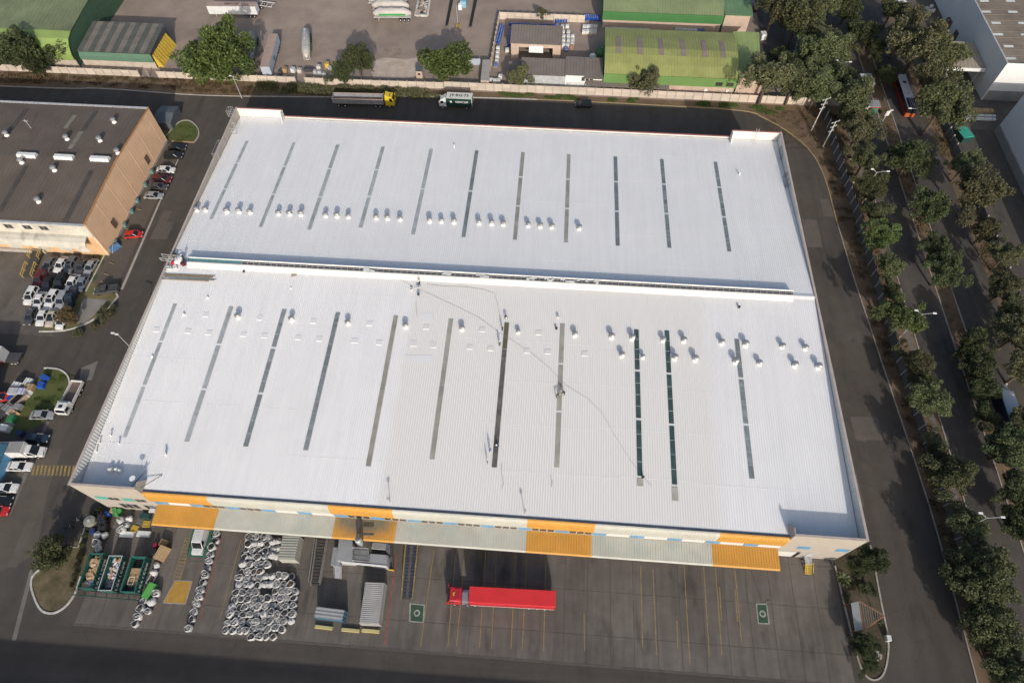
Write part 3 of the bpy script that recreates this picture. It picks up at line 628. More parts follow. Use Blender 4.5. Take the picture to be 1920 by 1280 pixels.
# --- peach-walled warehouse on the left
M_PEACH = mat('peach_cladding', (.80,.54,.345), .75, .06, .3, scale2=.1, var2=.08)
M_BROWNR = mat('brown_roof', (.115,.093,.077), .9, .12, .25, bump=.2, scale2=.06, var2=.16, stain=(.15,.63,.2))
lw = thing('warehouse', 'older warehouse with brown roof and peach cladding beside the side road', 'warehouse')
LX0, LX1, LY0, LY1, LZ = -150, -23.2, 57.2, 95.4, 10.4
RZ = lambda y: LZ+.9*(1-abs(y-76)/19.2)
for ya, yb in ((LY0, 76), (LY1, 76)): sheetroof([(LX0,ya,RZ(ya)),(LX1-.1,ya,RZ(ya)),(LX1-.1,yb,RZ(yb)),(LX0,yb,RZ(yb))], M_BROWNR, 'roof', lw, .2, .95, rh=.04)
w_ = MB(); w_.add([(LX1,LY0,.6),(LX1,LY1,.6),(LX1,LY1,LZ),(LX1,76,LZ+.9),(LX1,LY0,LZ),(LX1-.3,LY0,.6),(LX1-.3,LY1,.6),(LX1-.3,LY1,LZ),(LX1-.3,76,LZ+.9),(LX1-.3,LY0,LZ)], [(0,1,2,3,4),(9,8,7,6,5),(0,5,6,1),(1,6,7,2),(2,7,8,3),(3,8,9,4),(4,9,5,0)])
wall_e = w_.build('wall', M_PEACH, lw)
n = 38
for i in range(n+1):
    y = LY0+.3+(LY1-LY0-.6)*i/n
    MB().span((LX1+.002,y-.05,.65),(LX1+.012 if i % 6 else LX1+.04,y+.05,RZ(y)-.1)).build('cladding_rib', M_PEACH, wall_e)
MB().span((LX1-.3,LY0,0),(LX1+.08,LY1,.6)).build('plinth', M_KERB, lw)
e = MB(); e.tube([(LX1+.05,LY0,LZ+.1),(LX1+.05,76,LZ+1.0),(LX1+.05,LY1,LZ+.1)], .14, 6); e.build('verge_trim', mat('orange_trim', (.45,.2,.06), .6), lw)
MB().span((LX0,LY1-.5,LZ-.1),(LX1,LY1+.1,LZ+.12)).build('gutter', M_STEEL, lw)
MB().span((LX0,LY1-.3,0),(LX1-.3,LY1,LZ-.1)).build('wall', M_PEACH, lw)
M_STAINW = mat('stained_white_sheet', (.48,.46,.40), .7, .15, .5, scale2=.15, var2=.12, stain=(.5,.58,.3))
MB().span((LX0,LY0,6.2),(LX1-.05,LY0+.3,LZ-.05)).build('upper_wall', M_STAINW, lw)
MB().span((LX0,LY0-.5,LZ-.08),(LX1,LY0+.1,LZ+.1)).build('gutter', M_STEEL, lw)
MB().extr([(LY0+.05,6.7),(LY0-.8,6.65),(LY0-1.7,6.3),(LY0-2.2,5.6),(LY0-2.3,4.9),(LY0-2.2,4.9),(LY0-2.05,5.5),(LY0-1.5,6.1),(LY0-.7,6.4),(LY0+.05,6.45)], LX0, LX1-1.5).build('canopy', M_STAINW, lw)
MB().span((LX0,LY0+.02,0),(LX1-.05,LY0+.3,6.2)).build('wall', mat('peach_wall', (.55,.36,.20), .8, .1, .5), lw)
for u, v in ((8,437),(44,438),(75,440)):
    p = gp(u, v, 8.6); fr = MB().span((p.x-1.0,LY0-.05,7.9),(p.x+1.0,LY0-.003,9.3)).build('window', M_STEEL, lw)
    for q in (-.9,.05): MB().span((p.x+q,LY0-.08,8.0),(p.x+q+.85,LY0-.052,9.2)).build('pane', M_GLASS, fr)
for x in (-46,-39.5,-34,-30): MB().span((x,LY0-.06,.9),(x+3.0,LY0+.01,3.8)).build('dock_door', M_STAINW, lw)
MB().span((LX0,LY0-.5,0),(-38,LY0,1.0)).build('dock_edge', M_KERB, lw)
for u, v in ((13,250),(126,257),(188,260),(213,223),(42,302),(103,316),(71,372),(222,284)):
    p = gp(u, v+4, RZ(80)); b = obj('ventilator', VB, lw, (p.x,p.y,RZ(p.y))); b.scale = (.95,)*3; obj('turbine_head', VH, b); obj('turbine_fin', VF, b)
for u, v in ((46,295),(116,298),(184,301)):
    p = gp(u, v, RZ(76)+.5); b = MB(); b.extr([(-.7,0),(.7,0),(.45,.75),(-.45,.75)], -2.2, 2.2); b.build('ridge_light', mat('white_grp', (.62,.63,.62), .45, .08, .6), lw, loc=(p.x, 76, RZ(76)-.05))
M_DKSTRIP = mat('dark_roof_light', (.07,.062,.055), .7, .25, .6); M_PALESTRIP = mat('pale_roof_light', (.2,.19,.15), .7, .25, .6)
for a, b, m in (((165,320),(122,418),M_DKSTRIP),((42,310),(5,395),M_DKSTRIP),((178,205),(155,243),M_DKSTRIP),((155,245),(128,280),M_PALESTRIP),((45,200),(8,262),M_DKSTRIP),((140,212),(120,240),M_PALESTRIP)):
    p, q = gp(*a, RZ(75)), gp(*b, RZ(70)); x = (p.x+q.x)/2; y1_, y0_ = min(p.y, LY1-.6), max(q.y, LY0+.4)
    if y0_ < 76 < y1_:
        (y0_ if 76-y0_ > y1_-76 else y1_); y1_, y0_ = (75.9, y0_) if 76-y0_ > y1_-76 else (y1_, 76.1)
    sheetroof([(x-.55,y0_,RZ(y0_)+.09),(x+.55,y0_,RZ(y0_)+.09),(x+.55,y1_,RZ(y1_)+.09),(x-.55,y1_,RZ(y1_)+.09)], m, 'roof_light', lw, .03)
mb = MB(); p = gp(58,240,11); mb.tube([(p.x,p.y,RZ(p.y)),(p.x,p.y,RZ(p.y)+2.6)], .06); mb.tube([(p.x-.6,p.y,RZ(p.y)+2.3),(p.x+.6,p.y,RZ(p.y)+2.3)], .04); mb.tube([(p.x-.4,p.y,RZ(p.y)+2.0),(p.x+.4,p.y,RZ(p.y)+2.0)], .04); mb.build('antenna', M_STEEL, lw)
for u, v in ((283,375),(250,420),(228,452),(297,345),(306,320),(270,395)):
    p = gp(u, v, 1.0); MB().box((LX1+.4,p.y,.5),(.7,.7,1.0)).build('wall_box', mat('teal_box', (.13,.22,.22), .6), lw)
for (u, v) in ((286,296),(210,415)):
    p = gp(u, v, 4); MB().span((LX1+.05,p.y-.7,2.2),(LX1+.14,p.y+.7,4.4)).build('hatch', mat('dull_brown', (.16,.11,.08), .8), lw)
bx = thing('storage_shed', 'grey shed with pitched roof behind the peach warehouse corner', 'shed', (-24.5,103.0,0)); 
MB().span((-3.0,-3.4,0),(1.4,3.0,2.2)).build('wall', mat('bluegrey_wall', (.08,.092,.10), .7), bx); MB().extr([(-3.6,2.2),(3.2,2.2),(-.2,3.0)], -3.2, 1.6).build('roof', mat('bluegrey_sheet', (.09,.105,.115), .6, .1, .6), bx)
# dock ramp with yellow railings in the left forecourt
rm = thing('loading_ramp', 'sloping dark loading ramp with yellow railings at the peach dock', 'ramp')
q = [gp(*p) for p in ((44,520),(62,520),(86,470),(69,468))]
MB().hexa([(*v[:2],.0) for v in q], [(q[0].x,q[0].y,.05),(q[1].x,q[1].y,.05),(q[2].x,q[2].y,1.1),(q[3].x,q[3].y,1.1)]).build('deck', mat('ramp_steel', (.06,.058,.058), .7, .2, .8), rm)
for a, b, z0, z1 in ((q[0],q[3],.1,1.1),(q[1],q[2],.1,1.1)):
    for t0, t1 in ((0,.42),(.62,1)):
        A, B = a.lerp(b,t0), a.lerp(b,t1); za, zb = z0+(z1-z0)*t0, z0+(z1-z0)*t1; mb = MB()
        for h in (.5,1.05): mb.tube([(A.x,A.y,za+h),(B.x,B.y,zb+h)], .06, 5)
        for t in (0,.5,1): P = A.lerp(B,t); zz = za+(zb-za)*t; mb.tube([(P.x,P.y,zz-.1),(P.x,P.y,zz+1.05)], .06, 5)
        mb.build('railing', M_YSTEEL, rm)
# --- concrete panel walls
M_PANEL = mat('wall_panel', (.50,.43,.36), .85, .12, .6, rand=.1); M_POST = mat('wall_post', (.36,.31,.265), .85, .15, .8)
def panel_wall(pts, h, bay, label, plates=2, arm=False, mp=None, post=None, name='panel_wall', gaps=()):
    t = thing(name, label, 'wall'); mp = mp or M_PANEL; post = post or M_POST
    hh = h/plates; meshes = {}
    pm = MB(); pm.box((0,0,h/2+.14),(.2,.30,h+.28))
    if arm: pm.tube([(0,0,h+.2),(-.5,0,h+.75)], .05, 5)
    pm = pm.mesh('post'); pm.materials.append(post)
    pl = MB(); pl.hexa([(-.5,-.04,0),(.5,-.04,0),(.5,.04,0),(-.5,.04,0)], [(-.5,-.03,hh-.03),(.5,-.03,hh-.03),(.5,.03,hh-.03),(-.5,.03,hh-.03)]); pl = pl.mesh('panel'); pl.materials.append(mp)
    c = 0
    for i in range(len(pts)-1):
        a, b = Vector((*pts[i],0)), Vector((*pts[i+1],0)); n = max(1, round((b-a).length/bay)); d = b-a; rz = math.atan2(d.y, d.x)
        for k in range(n):
            p, q2 = a.lerp(b,k/n), a.lerp(b,(k+1)/n); m_ = (p+q2)/2
            o = obj('post', pm, t, p, rz)
            if any(g0 <= m_.x <= g1 for g0, g1 in gaps): continue
            for e in range(plates):
                o = obj('panel', pl, t, (m_.x,m_.y,.02+e*hh), rz+random.uniform(-.004,.004)); o.scale = ((q2-p).length-.05,1,1)
    return t
panel_wall([(-86,120.6),(-40,120.5),(-6,120.6),(26,120.7),(46,121.1)], 2.0, 2.6, 'pale concrete panel wall along the dirt trailer yard', gaps=((-41,-34.5),(4,8)))
panel_wall([(46.2,121.1),(60,121.0),(90,121.1),(146,120.9)], 2.3, 2.4, 'pale concrete panel wall in front of the grey roofs and lime green hall')
panel_wall([(57.9,122),(58.2,132),(58.7,154)], 2.3, 2.4, 'pale wall dividing the dirt yard from the blue drum yard')
panel_wall([(58.8,154.4),(84.5,154.4)], 2.3, 2.4, 'pale wall behind the row of blue drums')
panel_wall(wall_line, 2.5, 3.0, 'grey concrete wall with angled wire posts between the drive and the avenue', plates=1, arm=True, mp=mat('grey_panel', (.10,.105,.11), .85, .2, .5, rand=.12), post=M_STEEL)
panel_wall([(179.4,121),(179.6,60),(180,-30)], 2.0, 3.0, 'low grey wall along the far side of the avenue', plates=1, mp=mat('grey_panel_far', (.16,.16,.16), .85, .2, .5, rand=.1))
# --- rear left: green vaulted hall and grey-green shed
M_GREENR = mat('faded_green_roof', (.145,.175,.095), .75, .15, .3, scale2=.06, var2=.2); M_GREENF = mat('bright_green_sheet', (.20,.28,.085), .65, .08, .3, scale2=.1, var2=.08)
M_BEIGEW = mat('beige_block_wall', (.42,.36,.30), .85, .15, .5)
gh = thing('vaulted_hall', 'green hall with a curved eave behind a dark spreading tree', 'hall')
xr = X(143,110,2.4); yb = Y(100,112,2.4); ybr = Y(100,57,8.2)
MB().extr([(yb,2.4),(yb+.1,4.2),(yb+.9,6.0),(yb+2.4,7.5),(ybr,8.2),(ybr,8.0),(yb+2.6,7.3),(yb+1.1,5.8),(yb+.3,4.1),(yb+.2,2.4)], -140, xr).build('curved_eave', M_GREENF, gh)
sheetroof([(-140,ybr,8.2),(xr,ybr,8.2),(xr,ybr+42,11.5),(-140,ybr+42,11.5)], M_GREENR, 'roof', gh, .15, 1.2)
MB().span((-140,yb+.25,0),(xr,yb+.5,2.45)).build('wall', M_BEIGEW, gh)
MB().extr([(yb+.3,0),(yb+.3,4.1),(yb+1.1,5.8),(yb+2.6,7.3),(ybr,8.0),(ybr+42,11.3),(ybr+42,0)], xr-.4, xr-.2).build('end_wall', mat('dark_green_wall', (.05,.10,.06), .8), gh)
gs = thing('shed', 'low shed with striped grey roof and green curved eave beside the green hall', 'shed')
x0, x1 = xr+1.2, X(290,116,2.0); y0 = Y(220,115,2.0); y1 = Y(220,99,4.6); y2 = Y(235,42,5.6)
MB().extr([(y0,2.0),(y0+.1,3.2),(y0+.7,4.2),(y1,4.6),(y1,4.45),(y0+.8,4.0),(y0+.25,3.1),(y0+.15,2.0)], x0, x1).build('curved_eave', mat('teal_green_sheet', (.085,.16,.11), .7, .1, .4), gs)
nb = 13; xa_, xb_ = x0, x1
for i in range(nb):
    a, b = xa_+(xb_-xa_)*i/nb, xa_+(xb_-xa_)*(i+1)/nb
    sheetroof([(a+.01,y1,4.6),(b-.01,y1,4.6),(b-.01,y2,5.6),(a+.01,y2,5.6)], mat('grey_roof_light', (.16,.145,.125), .8, .2, .5) if i % 2 else mat('grey_roof_dark', (.085,.09,.08), .8, .2, .5), 'roof_sheet', gs, .1)
MB().span((x0,y0+.2,0),(x1,y0+.45,2.05)).build('wall', M_BEIGEW, gs)
for k, (a, b) in enumerate([(q/9,q/9+.075) for q in range(9)]):
    ya, yb2 = y0+1+(y2-y0-2)*a, y0+1+(y2-y0-2)*b
    MB().hexa([(x1-.1,ya,0),(x1+1.6,ya,0),(x1+1.6,yb2,0),(x1-.1,yb2,0)], [(x1-.1,ya,3.6),(x1+.1,ya,3.6),(x1+.1,yb2,3.6),(x1-.1,yb2,3.6)]).build('yellow_strut', M_YSTEEL, gs)
MB().span((x1-.35,y0+.5,0),(x1-.15,y2,4.4)).build('end_wall', M_DSTEEL, gs)
# --- drum yard buildings
M_GREYR = mat('brown_grey_roof', (.175,.15,.132), .85, .12, .4, scale2=.1, var2=.1)
M_PINKW = mat('pinkish_wall', (.44,.34,.27), .85, .12, .5)
ob = thing('open_workshop', 'workshop with pinkish wall, wide dark opening and grey roof in the drum yard', 'workshop')
z = 5.0; x0, x1 = X(958,80,z), X(1052,82,z); yn, yf = Y(1000,81,z), Y(1000,47,z+.8)
sheetroof([(x0-.3,yn-.4,z),(x1+.3,yn-.4,z),(x1+.3,yf,z+.8),(x0-.3,yf,z+.8)], M_GREYR, 'roof', ob, .15, .8)
for a, b in ((x0,x0+2.2),(x1-2.2,x1)): MB().span((a,yn,0),(b,yn+.3,z-.15)).build('wall', M_PINKW, ob)
MB().span((x0+2.2,yn,3.6),(x1-2.2,yn+.3,z-.15)).build('lintel', M_PINKW, ob)
MB().span((x0,yn+.3,0),(x0+.3,yf,z-.15)).build('wall', M_PINKW, ob); MB().span((x1-.3,yn+.3,0),(x1,yf,z-.15)).build('wall', M_PINKW, ob); MB().span((x0+.3,yf-.3,0),(x1-.3,yf,z)).build('wall', M_PINKW, ob)
xm = X(1005,95,3); MB().span((xm-2.0,yn-.3,2.2),(xm+2.0,yn-.05,4.2)).build('white_screen', M_WHITEP, ob)
b2 = thing('low_building', 'low grey building with brown roof beside the white office', 'building')
z = 3.8; x0, x1 = X(975,140,z), X(1061,142,z); yn, yf = Y(1010,140,z), Y(1010,109,z+.5)
sheetroof([(x0,yn-.2,z),(x1,yn-.2,z),(x1,yf,z+.5),(x0,yf,z+.5)], M_GREYR, 'roof', b2, .15, .8)
MB().span((x0+.1,yn,0),(x1-.1,yf,z-.15)).build('wall', M_STEEL, b2)
x3 = X(952,140,3.2); sheetroof([(x3,yn-.2,3.2),(x0-.05,yn-.2,3.2),(x0-.05,yf-1,3.6),(x3,yf-1,3.6)], M_GREYR, 'roof', b2, .12, .8); MB().span((x3+.1,yn,0),(x0,yf-1.1,3.0)).build('wall', M_STEEL, b2)
b3 = thing('office', 'small white-walled office with two-part brown roof next to the lime hall', 'office')
z = 4.2; x0, x1 = X(1060,135,z), X(1131,143,z); yn, yf = Y(1090,141,z), Y(1090,107,z+.3); xm = (x0+x1)/2
sheetroof([(x0,yn-.2,z),(xm-.05,yn-.2,z),(xm-.05,yf,z+.3),(x0,yf,z+.3)], M_GREYR, 'roof', b3, .15, .8); sheetroof([(xm+.05,yn-1.2,z-.1),(x1,yn-1.2,z-.1),(x1,yf,z+.25),(xm+.05,yf,z+.25)], M_GREYR, 'roof', b3, .15, .8)
MB().span((x0+.1,yn,0),(x1-.1,yf,z-.2)).build('wall', M_WHITEP, b3)
for q in range(3): MB().span((xm-.6+q*1.1,yn-.05,2.4),(xm+.3+q*1.1,yn-.003,3.5)).build('window', M_GLASS, b3)
for q in range(5): MB().span((x0+.4+q*1.7,yn-.04,.2),(x0+1.9+q*1.7,yn-.003,1.9)).build('white_panel', M_WHITEPL, b3)
pc = thing('porch_roof', 'long brown lean-to roof along the foot of the lime green hall', 'canopy')
x0, x1 = X(1099,155,2.6), X(1255,166,2.6); yn, yf = Y(1180,164,2.4), Y(1180,152,2.8); sheetroof([(x0,yn,2.4),(x1,yn-.2,2.4),(x1,yf,2.8),(x0,yf,2.8)], M_GREYR, 'roof', pc, .1, .7)
for i in range(6): MB().tube([(x0+.3+(x1-x0-.6)*i/5,yn+.2,0),(x0+.3+(x1-x0-.6)*i/5,yn+.2,2.3)], .06, 6).build('post', M_STEEL, pc)
# --- lime green vaulted halls
M_LIME = mat('lime_sheet', (.235,.255,.09), .6, .1, .3, scale2=.08, var2=.12); M_GREENB = mat('green_sheet', (.12,.215,.065), .6, .08, .3); M_RLIGHT = mat('brown_roof_light', (.20,.165,.15), .7, .15, .5)
M_SAGE = mat('sage_sheet', (.165,.205,.105), .65, .1, .3, scale2=.08, var2=.12); M_GREEN2 = mat('mid_green_sheet', (.055,.165,.055), .6, .08, .3)
def vault(name, label, x0, x1, yb, ybt, yc, yf, zb, zt, zc, zf, mr, mb_, lights, wallm):
    t = thing(name, label, 'hall')
    P = [(ybt,zt),(ybt+(yc-ybt)*.35,zt+(zc-zt)*.5),(ybt+(yc-ybt)*.7,zt+(zc-zt)*.85),(yc,zc),(yc+(yf-yc)*.5,zc-(zc-zf)*.3),(yf,zf)]
    n = int((x1-x0)/.75); K = len(P); mb = MB(); vs = []; fs = []; cols = []
    for i in range(n):
        for s_, h in ((0,0),(.55,0),(.66,.06),(.9,.06)): cols.append((x0+(x1-x0)*(i+s_)/n, h))
    cols.append((x1,0))
    for x, h in cols: vs += [(x,y,z+h) for y, z in P]
    for i in range(len(cols)-1):
        for k in range(K-1): fs.append((i*K+k, (i+1)*K+k, (i+1)*K+k+1, i*K+k+1))
    mb.add(vs, fs); rfv = mb.build('roof', mr, t)
    MB().extr([(yb,zb),(ybt-.1,zt),(ybt,zt-.02),(yb+.2,zb)], x0, x1).build('eave_band', mb_, t)
    MB().span((x0+.1,yb+.3,0),(x1-.1,yb+.6,zb+.3)).build('wall', wallm, t)
    MB().extr([(yb+.3,0),(ybt,zt-.1)]+[(y,z-.1) for y, z in P[1:]]+[(yf,0)], x0+.15, x0+.3).build('end_wall', mb_, t); MB().extr([(yb+.3,0),(ybt,zt-.1)]+[(y,z-.1) for y, z in P[1:]]+[(yf,0)], x1-.3, x1-.15).build('end_wall', mb_, t)
    for xl, wl_ in lights:
        q = [(P[j][0], P[j][1]+.10) for j in (2,3,4)]; m2 = MB()
        m2.add([(xl,y,z) for y, z in q]+[(xl+wl_,y,z) for y, z in q], [(0,3,4,1),(1,4,5,2)]); m2.build('roof_light', M_RLIGHT, t)
    return t
zb, zt, zc, zf = 2.8, 5.4, 8.2, 7.4
yb, ybt, yc, yf = Y(1250,160,zb), Y(1250,143,zt), Y(1250,92,zc), Y(1250,57,zf)
x0, x1 = X(1134,110,7), X(1384,120,7)
G1 = vault('vaulted_hall', 'lime green vaulted hall with brown roof lights and bright green eave', x0, x1, yb, ybt, yc, yf, zb, zt, zc, zf, M_LIME, M_GREENB, [(X(u,100,8)-.6,1.3) for u in (1160,1200,1240,1281,1321,1355)], M_PINKW)
for u in (1348,1368): p = gp(u,152,4); MB().span((p.x-.9,yb-.12,3.3),(p.x+.9,yb+.4,4.3)).build('window', M_GLASS, G1)
for u in (1322,1362): p = gp(u,163,1.6); MB().span((p.x-.4,yb+.0,1.4),(p.x+.4,yb+.29,2.0)).build('air_unit', M_WHITEP, G1)
an = thing('hall_annex', 'green wing with one plain sloping roof against the lime hall', 'hall')
xa2 = X(1429,100,6.5)
sheetroof([(x1+.1,ybt-.5,6.2),(X(1428,150,6.2),ybt-.5,6.2),(xa2,yf+1,7.2),(x1+.1,yf+1,7.2)], mat('yellow_green_sheet', (.23,.29,.11), .6, .1, .3, scale2=.1, var2=.12), 'roof', an, .15, 1.0)
MB().span((x1+.2,ybt-.2,0),(xa2-.5,ybt,6.0)).build('wall', M_PINKW, an); MB().span((xa2-.8,ybt,0),(xa2-.6,yf,6.3)).build('wall', M_PINKW, an)
zb, zt = 2.8, 5.4
yb2, ybt2 = Y(1250,42,zb), Y(1250,26,zt)
x1b = X(1360,30,6)
vault('vaulted_hall', 'sage green vaulted hall behind the lime hall across a narrow alley', x0-.2, x1b, yb2, ybt2, ybt2+12, ybt2+24, zb, zt, 8.2, 7.2, M_SAGE, M_GREEN2, [], M_PINKW)
an = thing('hall_annex', 'dull green wing beside the sage hall, partly under trees', 'hall')
sheetroof([(x1b+.1,ybt2-.5,6.0),(X(1412,28,6),ybt2-.5,6.0),(X(1405,0,7)+1,ybt2+22,7.2),(x1b+.1,ybt2+22,7.2)], mat('dull_green_sheet', (.12,.21,.11), .65, .12, .3), 'roof', an, .15, 1.0)
MB().span((x1b+.2,ybt2-.2,0),(X(1408,28,6),ybt2,5.8)).build('wall', M_PINKW, an)
# --- white industrial buildings at the far right
M_WHITEIND = mat('white_cladding', (.62,.63,.62), .6, .04, .3); M_GREYBASE = mat('grey_base', (.26,.255,.24), .85, .1, .4); M_BROWNIND = mat('brown_fibre_roof', (.21,.175,.14), .9, .2, .3, col2=(.15,.125,.10), scale2=.15, var2=.2)
def whiteind(label, x0, x1, y0, y1, h, roofm):
    t = thing('factory', label, 'factory')
    MB().span((x0,y0,0),(x0+.3,y1,h)).build('wall', M_WHITEIND, t); MB().span((x0+.3,y0,3.0),(x1,y0+.3,h)).build('wall', M_WHITEIND, t); MB().span((x0+.3,y0-.03,0),(x1,y0+.3,3.0)).build('base_wall', M_GREYBASE, t)
    MB().span((x0+.3,y1-.3,0),(x1,y1,h)).build('wall', M_WHITEIND, t)
    MB().span((x0-.05,y0,h),(x0+.35,y1,h+.08)).build('coping', M_STEEL, t)
    r = sheetroof([(x0+.3,y0+.3,h-.8),(x1,y0+.3,h+1.5),(x1,y1-.3,h+1.5),(x0+.3,y1-.3,h-.8)], roofm, 'roof', t, .15)
    return t, r
t, r = whiteind('large white factory with brown sheet roof and pale roof lights', 192.4, 260, 126.2, 240, 11.1, M_BROWNIND)
for i in range(16):
    for j in range(2):
        x = 193.6+j*7+(i % 2)*1.0; y = 129+i*5.2; zz = lambda x: 10.3+(x-192.7)*2.3/67.3
        sheetroof([(x,y,zz(x)+.06),(x+2.4,y,zz(x+2.4)+.06),(x+2.4,y+.9,zz(x+2.4)+.06),(x,y+.9,zz(x)+.06)], M_WHITEPL, 'roof_light', r, .03)
for i in range(40):    # sheet laps
    y = 128+i*2.6; MB().hexa([(192.8,y,10.25),(215,y,11.02),(215,y+.25,11.02),(192.8,y+.25,10.25)], [(192.8,y,10.37),(215,y,11.12),(215,y+.25,11.12),(192.8,y+.25,10.37)]).build('sheet_lap', M_BROWNIND, r)
t, r = whiteind('second white factory with grey plinth beyond the service road', 192.2, 260, 20, 113.6, 11.5, M_WHITEIND)
MB().span((191.9,20,0),(192.197,113.6,2.2)).build('plinth', M_GREYBASE, t)
cn = thing('loading_canopy', 'open-sided loading canopy with tan sheet roof against the white factory', 'canopy')
z = 5.4; cx0, cx1 = X(1752,127,z), 192.3; cy0, cy1 = Y(1800,127,z), Y(1800,80,z)
sheetroof([(cx0,cy0,z),(cx1,cy0,z),(cx1,cy1,z+.3),(X(1775,80,z),cy1,z+.3)], mat('tan_sheet', (.33,.29,.22), .7, .12, .4), 'roof', cn, .15, 1.0)
MB().span((cx0,cy0-.15,z-.9),(cx1,cy0,z+.05)).build('fascia', M_WHITEIND, cn)
for x, y in ((cx0+.3,cy0+.3),(cx1-1.2,cy0+.3),(cx0+1.2,cy1-.4)): MB().tube([(x,y,0),(x,y,z-.2)], .12, 6).build('post', M_STEEL, cn)
# --- the building across the front street (outside the frame): its shadow lies over the street
fb = thing('warehouse', 'long warehouse across the front street', 'warehouse')
hb = 14.0; yb = -22.7-hb/math.tan(R(SUN_EL))*math.cos(R(SUN_AZ))
MB().span((-40,yb-40,0),(185,yb,hb)).build('wall', M_WALLB, fb); MB().extr([(yb-40.3,hb+.01),(yb+.2,hb+.01),(yb-20,hb+1.5)], -40.3, 185.3).build('roof', M_STEEL, fb)
fl = thing('office', 'building at the left edge whose shadow falls over the side street junction', 'building')
MB().span((-75,11,0),(-31,20.9,8)).build('wall', M_WALLB, fl); MB().span((-75.2,10.8,8.01),(-30.9,21.0,8.2)).build('roof', M_STEEL, fl)
bl = thing('shed', 'blue sheet-roofed shed at the left edge beside the white box van', 'shed')
P = [gp(*p, 3) for p in ((0,862),(4,862),(30,824),(0,806))]
MB().hexa([(-30,3.5,0),(-21.8,3.5,0),(-21.8,9.2,0),(-30,9.2,0)], [(-30,3.5,2.8),(-21.8,3.5,2.8),(-21.8,9.2,3.2),(-30,9.2,3.2)]).build('wall', M_BLUEP, bl)
sheetroof([(-30.4,3.2,2.95),(-21.5,3.2,2.95),(-21.5,9.5,3.4),(-30.4,9.5,3.4)], mat('blue_sheet', (.035,.11,.17), .6, .15, .5), 'roof', bl, .1, .7)
